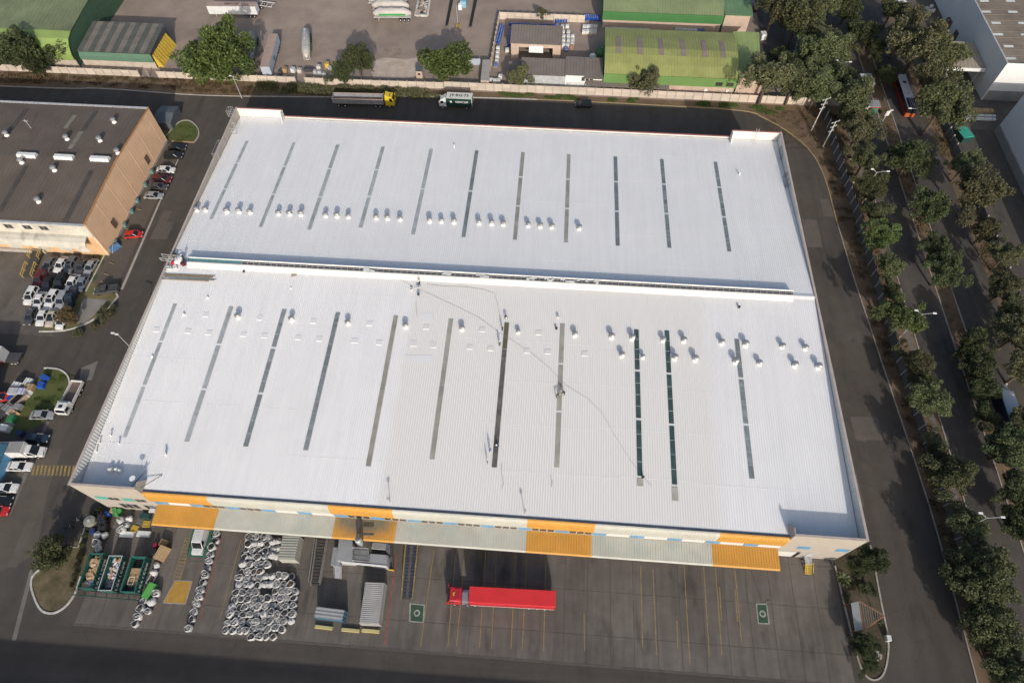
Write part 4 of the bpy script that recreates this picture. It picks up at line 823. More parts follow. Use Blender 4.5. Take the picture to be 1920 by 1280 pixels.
# ---------------------------------------------------------------- vehicles (local axes: x forward, z up)
PAINT = {k: paint('paint_'+k, c, .3, 0.0, .5) for k, c in dict(white=(.62,.62,.61), silver=(.27,.28,.29), grey=(.12,.125,.13), dark_grey=(.06,.063,.066), black=(.014,.015,.017), maroon=(.10,.018,.02), red=(.42,.025,.025), blue_grey=(.16,.19,.23), dark_blue=(.02,.035,.06), beige=(.45,.40,.33)).items()}
def car_meshes(kind):
    L, W, H = dict(sedan=(4.55,1.78,1.46), hatch=(4.0,1.74,1.5), suv=(4.6,1.86,1.7), pickup=(5.3,1.86,1.78), van=(4.4,1.75,1.8))[kind]
    zt = dict(sedan=.88, hatch=.92, suv=1.02, pickup=1.05, van=1.05)[kind]; w_ = W/2
    st = [(-.5,.62,.80),(-.485,.78,.9),(-.44,.94,.97),(-.3,1.0,1.0),(0,1.0,1.0),(.28,.98,.985),(.42,.9,.93),(.48,.78,.82),(.5,.62,.66)]
    rs = []
    for x, wf, hf in st:
        X_ = x*L; hw = w_*(.86+.14*wf); top = zt*(hf if x < .1 else hf*(1-.16*max(0,(x-.2)/.3)))
        if kind == 'sedan' and x < -.25: top = zt*hf*1.0
        rs.append([(X_,-hw*.9,.24),(X_,-hw,.42),(X_,-hw,top*.72),(X_,-hw*.93,top*.95),(X_,-hw*.6,top),(X_,hw*.6,top),(X_,hw*.93,top*.95),(X_,hw,top*.72),(X_,hw,.42),(X_,hw*.9,.24)])
    body = MB(); body.rings(rs)
    if kind == 'pickup':       # open load bed
        for s in (-1,1): body.span((-.5*L+.05,s*w_*.93,zt*.9),(-.08*L,s*w_*.82,zt+.16))
        body.span((-.5*L+.02,-w_*.9,zt*.9),(-.5*L+.14,w_*.9,zt+.16))
    a, b, c, d = dict(sedan=(-.40,-.24,.06,.24), hatch=(-.47,-.40,.08,.26), suv=(-.47,-.42,.10,.27), pickup=(-.10,-.07,.12,.27), van=(-.48,-.46,.20,.33))[kind]
    def rect(x0, x1, hw, z): return [(x0*L,-hw,z),(x1*L,-hw,z),(x1*L,hw,z),(x0*L,hw,z)]
    gl = MB(); gl.rings([rect(a,d,w_*.93,zt-.05), rect(b,c,w_*.76,H-.05)])
    rf_ = MB(); rf_.rings([rect(b-.012,c+.012,w_*.77,H-.07), rect(b,c,w_*.75,H-.01), rect(b+.03,c-.03,w_*.6,H+.02)])
    for s in (-1,1):
        for p, q in (((a,.93),(b,.765)),((d,.93),(c,.765)),(((a+d)/2-.02,.94),((b+c)/2-.02,.775))):
            rf_.tube([(p[0]*L,s*w_*p[1],zt-.04),(q[0]*L,s*w_*q[1],H-.05)], .05, 4)
        rf_.box((d*L-.12,s*(w_+.08),zt+.1),(.16,.2,.12))
    wh_ = []
    for x in (-.31*L,.32*L):
        for s in (-1,1): wh_.append((x, s*(w_-.1), .32))
    wm = MB(); wm.wheel((0,0,0), .33, .22); rim = MB(); rim.lathe((0,0,0), [(.2,-.115),(.2,.115)], 10)
    hl = MB(); hl.box((.487*L,w_*.66,zt*.66),(.12,.34,.14)); hr = MB(); hr.box((.487*L,-w_*.66,zt*.66),(.12,.34,.14))
    tl = MB(); tl.box((-.492*L,w_*.68,zt*.78),(.08,.34,.16)); tr = MB(); tr.box((-.492*L,-w_*.68,zt*.78),(.08,.34,.16))
    sun_ = MB(); sun_.box((.02*L,0,H+.012),(.75,.9,.02))
    D = {}
    for nm, mb, m in (('body',body,PAINT['white']),('window',gl,M_CGLASS),('roof',rf_,PAINT['white']),('wheel',wm,M_TYRE),('headlight',hl,M_LAMP),('headlight2',hr,M_LAMP),('tail_light',tl,M_TAIL),('tail_light2',tr,M_TAIL),('sunroof',sun_,M_CGLASS)):
        me = mb.mesh(nm.rstrip('2')); me.materials.append(m); D[nm] = me
        if nm in ('body','roof'): me.polygons.foreach_set('use_smooth', [False]*len(me.polygons))
    D['wheels'] = wh_; return D
CARM = {k: car_meshes(k) for k in ('sedan','hatch','suv','pickup','van')}
M_BEDIN = M_DSTEEL
def car(kind, colour, loc, rz, label, group=None, sunroof=False, cat='car', name='parked_car'):
    t = thing(name, label, cat, loc, rz, group); D = CARM[kind]; pm = PAINT[colour]
    o = obj('body', D['body'], t); setmat(o, pm)
    obj('window', D['window'], t); o = obj('roof', D['roof'], t); setmat(o, pm)
    if sunroof: obj('sunroof', D['sunroof'], t)
    for p in D['wheels']: obj('wheel', D['wheel'], t, p)
    for nm in ('headlight','headlight2','tail_light','tail_light2'): obj(nm.rstrip('2'), D[nm], t)
    if kind == 'pickup': MB().span((-2.5,-.72,1.03),(-.48,.72,1.09)).build('bed_floor', M_DSTEEL, t)
    return t
def carpx(kind, colour, rear, front, label, **k):
    p, h, l = line2(rear, front, .6); p.z = 0
    return car(kind, colour, p, h, label, **k)
ZL8 = lambda x, y: (x/5.333, 380+y/5.333)
ordn = ['first','second','third','fourth','fifth']
rows = [('row against the peach dock', [('sedan','grey',(460,665),(530,560)),('sedan','white',(575,670),(650,565)),('suv','grey',(680,680),(745,575)),('sedan','dark_grey',(785,690),(845,590)),('sedan','silver',(875,690),(940,590))]),
        ('second row from the peach dock', [('suv','maroon',(370,810),(430,705)),('sedan','black',(455,855),(510,760)),('suv','black',(575,850),(640,730)),('sedan','white',(690,855),(760,740)),('sedan','blue_grey',(795,855),(850,750))]),
        ('third row from the peach dock', [('suv','white',(285,980),(340,880)),('sedan','white',(365,1035),(425,915)),('suv','white',(485,1025),(560,900)),('suv','silver',(600,1025),(650,920)),('pickup','dark_blue',(690,1010),(740,885))]),
        ('row farthest from the peach dock', [('sedan','dark_grey',(285,1180),(330,1085)),('sedan','white',(400,1195),(455,1080)),('sedan','beige',(490,1215),(550,1080)),('hatch','white',(600,1225),(640,1140))])]
for rn, lst in rows:
    for i, (kd, c, fr, re) in enumerate(lst):
        word = dict(sedan='sedan', suv='off-roader', pickup='pickup', hatch='hatchback', van='van')[kd]
        carpx(kd, c, ZL8(*re), ZL8(*fr), '%s %s, %s from the ramp in the %s' % (c.replace('_',' '), word, ordn[i], rn), group='cars parked in the left forecourt', sunroof=(i in (2,) or (kd, c) == ('suv','white')))
carpx('pickup','dark_grey', ZL8(1165,860), ZL8(965,885), 'dark grey pickup with open bed parked across the corner bed')
ZS = lambda x, y: (x/5.333, 180+y/5.333)
for i, (kd, c, a, b, lb) in enumerate((('sedan','black',(1690,525),(1850,512),'black sedan at the lawn island end of the roadside row'),('suv','black',(1655,597),(1820,597),'black off-roader second from the lawn island in the roadside row'),('sedan','white',(1575,740),(1740,740),'white sedan in the row beside the peach wall'),('suv','maroon',(1540,830),(1705,835),'dark red off-roader in the row beside the peach wall'),('sedan','dark_grey',(1500,903),(1670,910),'charcoal sedan between the dark red and silver cars'),('sedan','silver',(1465,995),(1610,1000),'silver sedan at the open end of the row beside the peach wall'))):
    carpx(kd, c, ZS(*a), ZS(*b), lb, group='cars parked along the peach wall', sunroof=(i == 3))
carpx('hatch','red', (237,441),(265,439), 'bright red hatchback parked alone by the peach wall')
ZB = lambda x, y: (x/4, 640+y/4)
carpx('sedan','silver', ZB(238,552), ZB(395,550), 'silver sedan beside the triangular lawn island')
carpx('sedan','dark_blue', ZB(195,722), ZB(358,728), 'dark blue sedan next to the white box van')
carpx('sedan','white', ZB(50,935), ZB(243,938), 'white sedan at the yellow crossing')
carpx('sedan','white', ZB(-55,1098), ZB(135,1098), 'white sedan between the crossing and the black car')
carpx('sedan','black', ZB(-95,1195), ZB(92,1195), 'black sedan next to the red car on the side road')
carpx('sedan','red', ZB(-120,1275), ZB(60,1270), 'dark red sedan cut off by the left edge of the scene')
carpx('hatch','red', ZB(-50,430), ZB(52,415), 'red car in the junk yard beside the heap of bales')
carpx('suv','black', (1109,196),(1079,196), 'black off-roader parked alone on the rear street')
for i, (c, a, b) in enumerate((('silver',(1500,102),(1475,103)),('red',(1503,112),(1479,113)),('silver',(1503,118.5),(1482,119)),('dark_blue',(1503,125),(1482,125)),('blue_grey',(1505,131),(1484,132)))):
    carpx('sedan', c, a, b, '%s car, %s from the open end of the tree-shaded parking court' % (c.replace('_',' '), ordn[i]), group='cars in the shaded parking court')
carpx('hatch','maroon', (1413,22),(1419,5), 'dark red car under the trees beside the dull green wing')
carpx('suv','white', (1690,8),(1678,9), 'white car half hidden under avenue trees')

def wheels(t, xs, r, tw, parent=None, wd=.3):
    wm = MB(); wm.wheel((0,0,0), r, wd, 14); me = wm.mesh('wheel'); me.materials.append(M_TYRE)
    hb = MB(); hb.wheel((0,0,0), r*.5, wd+.03, 10); hm = hb.mesh('rim'); hm.materials.append(M_STEEL)
    for x in xs:
        for s in (-1,1):
            w1 = obj('wheel', me, t, (x, s*(tw/2-wd/2), r)); obj('rim', hm, w1)
def cab(t, x0, x1, w_, z0, z1, m, slope=.45, emblem=None, defl=0.0, sleeper=True):
    """cab-over tractor cab from x0 (rear) to x1 (nose)"""
    c = MB(); h = w_/2
    c.hexa([(x0,-h,z0),(x1,-h*.97,z0),(x1,h*.97,z0),(x0,h,z0)], [(x0,-h,z0+(z1-z0)*.5),(x1,-h*.97,z0+(z1-z0)*.5),(x1,h*.97,z0+(z1-z0)*.5),(x0,h,z0+(z1-z0)*.5)])
    zm = z0+(z1-z0)*.5
    c.hexa([(x0,-h,zm),(x1,-h*.97,zm),(x1,h*.97,zm),(x0,h,zm)], [(x0,-h*.95,z1-.1),(x1-slope,-h*.9,z1-.1),(x1-slope,h*.9,z1-.1),(x0,h*.95,z1-.1)])
    c.hexa([(x0,-h*.95,z1-.1),(x1-slope,-h*.9,z1-.1),(x1-slope,h*.9,z1-.1),(x0,h*.95,z1-.1)], [(x0+.08,-h*.85,z1),(x1-slope-.2,-h*.8,z1),(x1-slope-.2,h*.8,z1),(x0+.08,h*.85,z1)])
    b = c.build('cab', m, t)
    g = MB(); zw = z1-.18
    g.add([(x1+.012-slope*.08,-h*.84,zm+.1),(x1+.012-slope*.08,h*.84,zm+.1),(x1-slope*.86+.02,h*.8,zw),(x1-slope*.86+.02,-h*.8,zw)], [(0,1,2,3)])
    g.build('windscreen', M_CGLASS, b)
    for s in (-1,1):
        g = MB(); g.hexa([(x1-.35,s*h*.97,zm+.05),(x1-1.25,s*h*.985,zm+.05),(x1-1.25,s*(h*.985+.02),zm+.05),(x1-.35,s*(h*.97+.03),zm+.05)], [(x1-slope-.1,s*h*.91,zw-.1),(x1-1.25,s*h*.94,zw-.1),(x1-1.25,s*(h*.94+.03),zw-.1),(x1-slope-.1,s*(h*.91+.04),zw-.1)]); g.build('side_window', M_CGLASS, b)
        g = MB(); g.box((x1-.1,s*(h+.2),zm+.5),(.12,.28,.7)); g.build('mirror', m if defl else M_BLACK, b)
        g = MB(); g.box((x1+.01,s*h*.68,z0+.35),(.06,.4,.22)); g.build('headlight', M_LAMP, b)
    g = MB(); g.box((x1+.04,0,z0+.05),(.12,w_*.96,.35)); g.build('bumper', M_DSTEEL, b)
    g = MB(); g.box(((x0+x1-slope)/2+.1,0,z1+.03),(.6,.75,.06)); g.build('roof_hatch', M_CGLASS, b)
    if defl: MB().hexa([(x0+.05,-h*.8,z1),(x0+1.2,-h*.75,z1),(x0+1.2,h*.75,z1),(x0+.05,h*.8,z1)], [(x0+.05,-h*.72,z1+defl),(x0+.25,-h*.7,z1+defl),(x0+.25,h*.7,z1+defl),(x0+.05,h*.72,z1+defl)]).build('roof_deflector', m, b)
    return b
def placed(name, label, cat, rear, front, z=.6, group=None):
    p, h, l = line2(rear, front, z); t = thing(name, label, cat, (p.x,p.y,0), h, group); return t, l
# red articulated truck in the yard: nose to the left
p0, p1 = gp(1041,1124,3.0), gp(838,1113,3.0); hd = math.atan2(p1.y-p0.y, p1.x-p0.x); LT = (p1-p0).length
t = thing('articulated_truck', 'long red articulated truck parked across the yard bays', 'truck', ((p0.x+p1.x)/2,(p0.y+p1.y)/2,0), hd)
M_REDT = paint('truck_red', (.46,.02,.03), .4); M_REDTOP = mat('red_tarpaulin', (.62,.035,.04), .5, .1, .6, scale2=.3, var2=.1)
n_ = LT/2; tl_ = LT*.79
cab(t, n_-2.35, n_, 2.45, .9, 3.3, M_REDT, .5, defl=.45)
MB().span((n_-4.2,-.5,.75),(n_-.8,.5,1.05)).build('chassis', M_DSTEEL, t)
for s in (-1,1): MB().box((n_-3.0,s*.85,.85),(1.1,.55,.6)).build('fuel_tank', M_GALV, t)
MB().box((n_-2.9,0,1.25),(1.0,1.5,.3)).build('catwalk', M_GALV, t)
bx_ = MB(); a_ = -n_; b_ = -n_+tl_; bx_.span((a_,-1.27,1.2),(b_,1.27,3.85)); tr_ = bx_.build('trailer_body', M_REDT, t)
rl = MB()
for k in range(2): rl.hexa([(a_-.02,-1.29,3.82),(b_+.02,-1.29,3.82),(b_+.02,1.29,3.82),(a_-.02,1.29,3.82)], [(a_-.02,-1.2,3.96),(b_+.02,-1.2,3.96),(b_+.02,1.2,3.96),(a_-.02,1.2,3.96)]) if k == 0 else None
for i in range(1, 12): rl.box((a_+tl_*i/12,0,3.965),(.06,2.4,.03))
rl.build('tarpaulin', M_REDTOP, tr_)
for s in (-1,1): MB().box(((a_+b_)/2,s*1.285,1.28),(tl_*.98,.03,.12)).build('reflector_strip', M_WHITEP, tr_)
MB().span((a_+.3,-.5,.85),(b_-.2,.5,1.2)).build('trailer_frame', M_DSTEEL, t)
wheels(t, (n_-1.2,n_-3.4,n_-4.6), .5, 2.45); wheels(t, (a_+1.6,a_+2.9,a_+4.2), .5, 2.45)
em = MB().lathe((n_-1.35,.0,3.36), [(.34,0),(.34,.01)], 14).build('emblem', paint('emblem_yellow', (.65,.45,.03)), t); MB().add([(n_-1.5,-.1,3.376),(n_-1.15,-.02,3.376),(n_-1.2,.14,3.376),(n_-1.45,.05,3.376)], [(0,1,2,3)]).build('emblem_mark', M_BLACK, em)
# white van in the green bay
t, l = placed('delivery_van', 'white panel van parked on the green painted bay', 'van', (383,985),(369,1034), 1.0)
L_ = 5.4
bd = MB(); bd.hexa([(-L_/2,-.95,.4),(L_/2,-.92,.4),(L_/2,.92,.4),(-L_/2,.95,.4)], [(-L_/2,-.97,1.2),(L_/2-.05,-.9,1.05),(L_/2-.05,.9,1.05),(-L_/2,.97,1.2)])
bd.hexa([(-L_/2,-.97,1.2),(L_/2-1.0,-.95,1.1),(L_/2-1.0,.95,1.1),(-L_/2,.97,1.2)], [(-L_/2+.1,-.86,2.3),(L_/2-1.75,-.84,2.3),(L_/2-1.75,.84,2.3),(-L_/2+.1,.86,2.3)])
for i in range(6): bd.box((-L_/2+.5+i*.5,0,2.31),(.06,1.5,.03))
bd.build('body', PAINT['white'], t)
MB().add([(L_/2-.95,-.82,1.16),(L_/2-.95,.82,1.16),(L_/2-1.62,.78,2.22),(L_/2-1.62,-.78,2.22)], [(0,1,2,3)]).build('windscreen', M_CGLASS, t)
MB().hexa([(L_/2-1.0,-.93,1.09),(L_/2-.08,-.88,1.03),(L_/2-.08,.88,1.03),(L_/2-1.0,.93,1.09)], [(L_/2-1.0,-.9,1.13),(L_/2-.3,-.8,1.08),(L_/2-.3,.8,1.08),(L_/2-1.0,.9,1.13)]).build('bonnet', PAINT['white'], t)
for s in (-1,1):
    MB().hexa([(L_/2-2.1,s*.955,1.35),(L_/2-1.25,s*.94,1.3),(L_/2-1.25,s*.96,1.3),(L_/2-2.1,s*.975,1.35)], [(L_/2-2.1,s*.88,2.1),(L_/2-1.7,s*.87,2.1),(L_/2-1.7,s*.9,2.1),(L_/2-2.1,s*.91,2.1)]).build('side_window', M_CGLASS, t); MB().box((L_/2-1.2,s*1.1,1.35),(.15,.25,.25)).build('mirror', M_BLACK, t); MB().box((L_/2-.02,s*.65,.85),(.08,.3,.2)).build('headlight', M_LAMP, t)
wheels(t, (-1.6,1.75), .35, 1.9, wd=.24)
# white box van on the left
p0, p1 = gp(6,842,1.5), gp(86,843,1.0); t = thing('box_van', 'white box van with tall cargo body and car-like nose', 'van', ((p0.x+p1.x)/2,(p0.y+p1.y)/2-.3,0), math.atan2(p1.y-p0.y,p1.x-p0.x))
MB().span((-3.9,-1.15,.8),(.9,1.15,3.1)).build('cargo_body', PAINT['white'], t); MB().span((-3.75,-1.02,3.1),(.78,1.02,3.14)).build('cargo_roof', mat('dusty_grey_roof', (.25,.25,.24), .7), t)
c_ = MB(); c_.hexa([(.9,-1.0,.5),(3.7,-.95,.5),(3.7,.95,.5),(.9,1.0,.5)], [(.9,-1.0,1.3),(3.55,-.85,1.1),(3.55,.85,1.1),(.9,1.0,1.3)]); c_.hexa([(.9,-1.0,1.3),(2.7,-.95,1.2),(2.7,.95,1.2),(.9,1.0,1.3)], [(.9,-.85,2.3),(1.7,-.8,2.3),(1.7,.8,2.3),(.9,.85,2.3)]); c_.build('cab', PAINT['white'], t)
MB().add([(2.74,-.86,1.24),(2.74,.86,1.24),(1.82,.78,2.24),(1.82,-.78,2.24)], [(0,1,2,3)]).build('windscreen', M_CGLASS, t)
for s in (-1,1): MB().hexa([(1.2,s*.99,1.4),(2.4,s*.96,1.35),(2.4,s*.98,1.35),(1.2,s*1.01,1.4)], [(1.2,s*.9,2.1),(1.8,s*.87,2.1),(1.8,s*.9,2.1),(1.2,s*.93,2.1)]).build('side_window', M_CGLASS, t); MB().box((3.6,s*.6,.95),(.15,.35,.2)).build('headlight', M_LAMP, t); MB().box((2.4,s*1.15,1.4),(.15,.25,.25)).build('mirror', PAINT['white'], t)
wheels(t, (-2.6,2.6), .38, 2.1, wd=.26)
# white dropside truck
p0, p1 = gp(147,716,1.0), gp(117,777,1.0); t = thing('dropside_truck', 'white flatbed truck with rusty bed beside the lawn island', 'truck', ((p0.x+p1.x)/2,(p0.y+p1.y)/2,0), math.atan2(p1.y-p0.y,p1.x-p0.x)); l = (p1-p0).length/2
cab(t, l-2.0, l, 2.2, .7, 2.5, PAINT['white'], .35)
M_RUST = mat('rusty_bed', (.16,.12,.10), .85, .25, 1.2, scale2=.5, var2=.25)
MB().span((-l,-1.15,.95),(l-2.3,1.15,1.1)).build('bed', M_RUST, t)
for a, b in (((-l,-1.22,.95),(l-2.3,-1.10,1.65)),((-l,1.10,.95),(l-2.3,1.22,1.65)),((-l-.05,-1.22,.95),(-l+.07,1.22,1.65)),((l-2.3,-1.25,.95),(l-2.12,1.25,2.3))): MB().span(a,b).build('bed_side', PAINT['white'], t)
MB().span((-l+.2,-.45,.6),(l-.5,.45,.95)).build('chassis', M_DSTEEL, t); wheels(t, (-l+1.4,-l+2.5,l-1.1), .45, 2.2)
# truck cut off by the left edge
t, l = placed('articulated_truck', 'white and red truck parked in shade at the left edge', 'truck', (-75,668),(36,668), 1.5); l = 6
MB().span((-l,-1.25,1.1),(l-2.6,1.25,3.6)).build('trailer_body', PAINT['white'], t); MB().span((l-2.6,-1.1,.8),(l,1.1,1.2)).build('chassis', M_DSTEEL, t); MB().span((-l,-1.28,1.1),(l-2.6,-1.252,1.6)).build('stripe', PAINT['red'], t); MB().box((l-.1,0,.9),(.15,2.5,.2)).build('tail_bar', M_STEEL, t); wheels(t, (-3,l-1.6,l-.9), .5, 2.4)
# yellow tipper truck on the rear street
p0, p1 = gp(626,201,0), gp(741,204,0); t = thing('tipper_truck', 'yellow cab truck with long grey open tipper trailer on the rear street', 'truck', ((p0.x+p1.x)/2,(p0.y+p1.y)/2+1.25,0), math.atan2(p1.y-p0.y,p1.x-p0.x)); l = (p1-p0).length/2
cab(t, l-2.4, l, 2.5, .9, 3.4, paint('cab_yellow', (.62,.44,.02), .4), .5, defl=.5)
M_GREYB = mat('worn_grey_body', (.25,.25,.26), .7, .2, .8, scale2=.3, var2=.15); e_ = l-3.0
for a, b in (((-l,-1.27,1.2),(e_,-1.15,2.7)),((-l,1.15,1.2),(e_,1.27,2.7)),((-l-.05,-1.27,1.2),(-l+.08,1.27,2.7)),((e_-.1,-1.27,1.2),(e_+.05,1.27,3.2))): MB().span(a,b).build('tipper_side', M_GREYB, t)
MB().span((-l,-1.14,1.15),(e_,1.14,1.3)).build('tipper_floor', mat('orange_dust_floor', (.36,.23,.16), .9), t)
for i in range(7):
    for s in (-1,1): MB().box((-l+.5+i*(2*l-3.6)/6,s*1.3,1.95),(.12,.06,1.5)).build('stake', M_GREYB, t)
for s in (-1,1): MB().span((-l,s*1.32,2.68),(e_,s*1.12,2.76)).build('top_rail', mat('pink_rail', (.45,.33,.28), .7), t)
MB().span((-l+.3,-.5,.75),(l-.6,.5,1.15)).build('chassis', M_DSTEEL, t); wheels(t, (-l+1.4,-l+3.2,l-1.4,l-4.0,l-5.2), .5, 2.5)
# green box truck with lettering, nose to the left
p0, p1 = gp(886,206,0), gp(824,205,0); t = thing('box_truck', 'white cab truck with dark green box body and lettering on the rear street', 'truck', ((p0.x+p1.x)/2,(p0.y+p1.y)/2+1.2,0), PI); l = (p1-p0).length/2
cab(t, l-1.9, l, 2.2, .7, 2.7, PAINT['white'], .35, defl=.7)
MB().span((-l,-1.22,1.0),(l-2.1,1.22,3.5)).build('box_body', paint('dark_green', (.012,.045,.035), .45), t)
MB().span((-l-.02,-1.24,3.5),(l-2.08,1.24,3.58)).build('box_roof', mat('white_grp_roof', (.62,.61,.57), .6, .06, .8), t)
for s in (-1,1): MB().span((-l-.03,s*1.24,1.0),(-l+.12,s*1.2,3.5)).build('corner_post', PAINT['white'], t)
MB().span((-l+.2,-.45,.6),(l-.4,.45,1.0)).build('chassis', M_DSTEEL, t); wheels(t, (-l+1.6,l-.95), .45, 2.2)
lettering('JY·RG·73', 1.35, M_BLACK, t, (-1.05,.0,3.59), (0,0,PI), .03)
lettering('SIMICAR', .95, PAINT['white'], t, (-1.75,1.235,2.35), (R(90),0,PI), .02)
MB().hexa([(.85,1.226,2.1),(1.4,1.226,2.1),(1.4,1.24,2.1),(.85,1.24,2.1)], [(1.0,1.226,2.7),(1.5,1.226,2.7),(1.5,1.24,2.7),(1.0,1.24,2.7)]).build('emblem', PAINT['white'], t)
# red city bus on the avenue
p0, p1 = gp(1691,140,2.9), gp(1712,203,2.9); t = thing('city_bus', 'red city bus with white roof and dark windows on the avenue', 'bus', ((p0.x+p1.x)/2,(p0.y+p1.y)/2,0), math.atan2(p1.y-p0.y,p1.x-p0.x)); l = (p1-p0).length/2+.3
MB().span((-l,-1.27,.4),(l,1.27,1.5)).build('lower_body', paint('bus_red', (.33,.03,.025), .4), t)
MB().hexa([(-l,-1.25,1.5),(l,-1.25,1.5),(l,1.25,1.5),(-l,1.25,1.5)], [(-l+.05,-1.17,2.75),(l-.15,-1.17,2.75),(l-.15,1.17,2.75),(-l+.05,1.17,2.75)]).build('window_band', M_CGLASS, t)
for i in range(7):
    for s in (-1,1): MB().hexa([(-l+.3+i*(2*l-.9)/6,s*1.255,1.5),(-l+.5+i*(2*l-.9)/6,s*1.255,1.5),(-l+.5+i*(2*l-.9)/6,s*1.27,1.5),(-l+.3+i*(2*l-.9)/6,s*1.27,1.5)], [(-l+.3+i*(2*l-.9)/6,s*1.175,2.75),(-l+.5+i*(2*l-.9)/6,s*1.175,2.75),(-l+.5+i*(2*l-.9)/6,s*1.19,2.75),(-l+.3+i*(2*l-.9)/6,s*1.19,2.75)]).build('pillar', MATS['bus_red'], t)
MB().hexa([(-l+.05,-1.18,2.75),(l-.15,-1.18,2.75),(l-.15,1.18,2.75),(-l+.05,1.18,2.75)], [(-l+.2,-1.05,2.95),(l-.3,-1.05,2.95),(l-.3,1.05,2.95),(-l+.2,1.05,2.95)]).build('roof', PAINT['white'], t)
MB().box((-l/2,0,3.0),(.8,.9,.12)).build('roof_hatch', M_DSTEEL, t); MB().box((l*.15,0,3.0),(.6,.7,.1)).build('roof_hatch', M_STEEL, t)
MB().span((l*.42,-1.0,2.955),(l-.35,1.0,3.1)).build('cooling_unit', M_BLACK, t)
for q in (-.4,.1,.6): MB().box((l*.68,q,3.11),(l*.5,.12,.03)).build('cooling_slat', M_STEEL, t)
MB().hexa([(l,-1.2,.45),(l+.25,-1.1,.45),(l+.25,1.1,.45),(l,1.2,.45)], [(l-.05,-1.2,1.5),(l+.15,-1.1,1.4),(l+.15,1.1,1.4),(l-.05,1.2,1.5)]).build('front_panel', paint('bus_orange', (.42,.10,.03), .4), t); wheels(t, (-l+2.6,l-2.6), .48, 2.5)
# blue-sided lorry on the avenue
p0, p1 = gp(1912,806,3.5), gp(1874,722,2.5); t = thing('box_truck', 'white cab lorry with dark blue sides and pale roof on the avenue', 'truck', ((p0.x+p1.x)/2,(p0.y+p1.y)/2,0), math.atan2(p1.y-p0.y,p1.x-p0.x)); l = (p1-p0).length/2+.4
cab(t, l-2.1, l, 2.4, .9, 3.0, PAINT['white'], .4, defl=.5)
MB().span((-l,-1.25,1.1),(l-2.3,1.25,3.7)).build('box_body', paint('dark_blue_tarp', (.008,.02,.06), .5), t); MB().span((-l-.02,-1.27,3.7),(l-2.28,1.27,3.8)).build('box_roof', mat('pale_roof', (.42,.46,.47), .6, .06, .8), t)
for s in (-1,1): MB().span((-l,s*1.275,3.55),(l-2.3,s*1.252,3.69)).build('top_rail', mat('teal_rail', (.15,.4,.38), .6), t)
wheels(t, (-l+1.5,-l+2.8,l-1.2), .5, 2.45)
# motorcycles
def motorbike(u, v, rz, label):
    p = gp(u, v); t = thing('motorcycle', label, 'motorcycle', (p.x,p.y,0), rz, None)
    wm = MB(); wm.wheel((0,0,0), .31, .12, 12); me = wm.mesh('wheel'); me.materials.append(M_TYRE)
    for x in (-.65,.65): obj('wheel', me, t, (x,0,.31))
    b = MB(); b.rings([[(-.7,-.08,.62),(-.7,.08,.62),(-.7,.1,.75),(-.7,-.1,.75)],[(-.1,-.16,.45),(-.1,.16,.45),(-.1,.17,.85),(-.1,-.17,.85)],[(.35,-.12,.6),(.35,.12,.6),(.35,.14,.98),(.35,-.14,.98)],[(.5,-.06,.75),(.5,.06,.75),(.5,.06,.95),(.5,-.06,.95)]]); b.build('body', M_BLACK, t)
    MB().box((-.25,0,.88),(.65,.26,.1)).build('seat', M_DSTEEL, t); h = MB(); h.tube([(.42,-.38,1.05),(.5,0,1.0),(.42,.38,1.05)], .025, 5); h.tube([(.65,0,.31),(.45,0,1.0)], .04, 5); h.build('handlebar', M_STEEL, t)
motorbike(131,989,.1,'black motorcycle with bare chrome bars on the dark parking pad'); motorbike(145,977,.15,'black motorcycle closest to the beds of shrubs by the corner block')
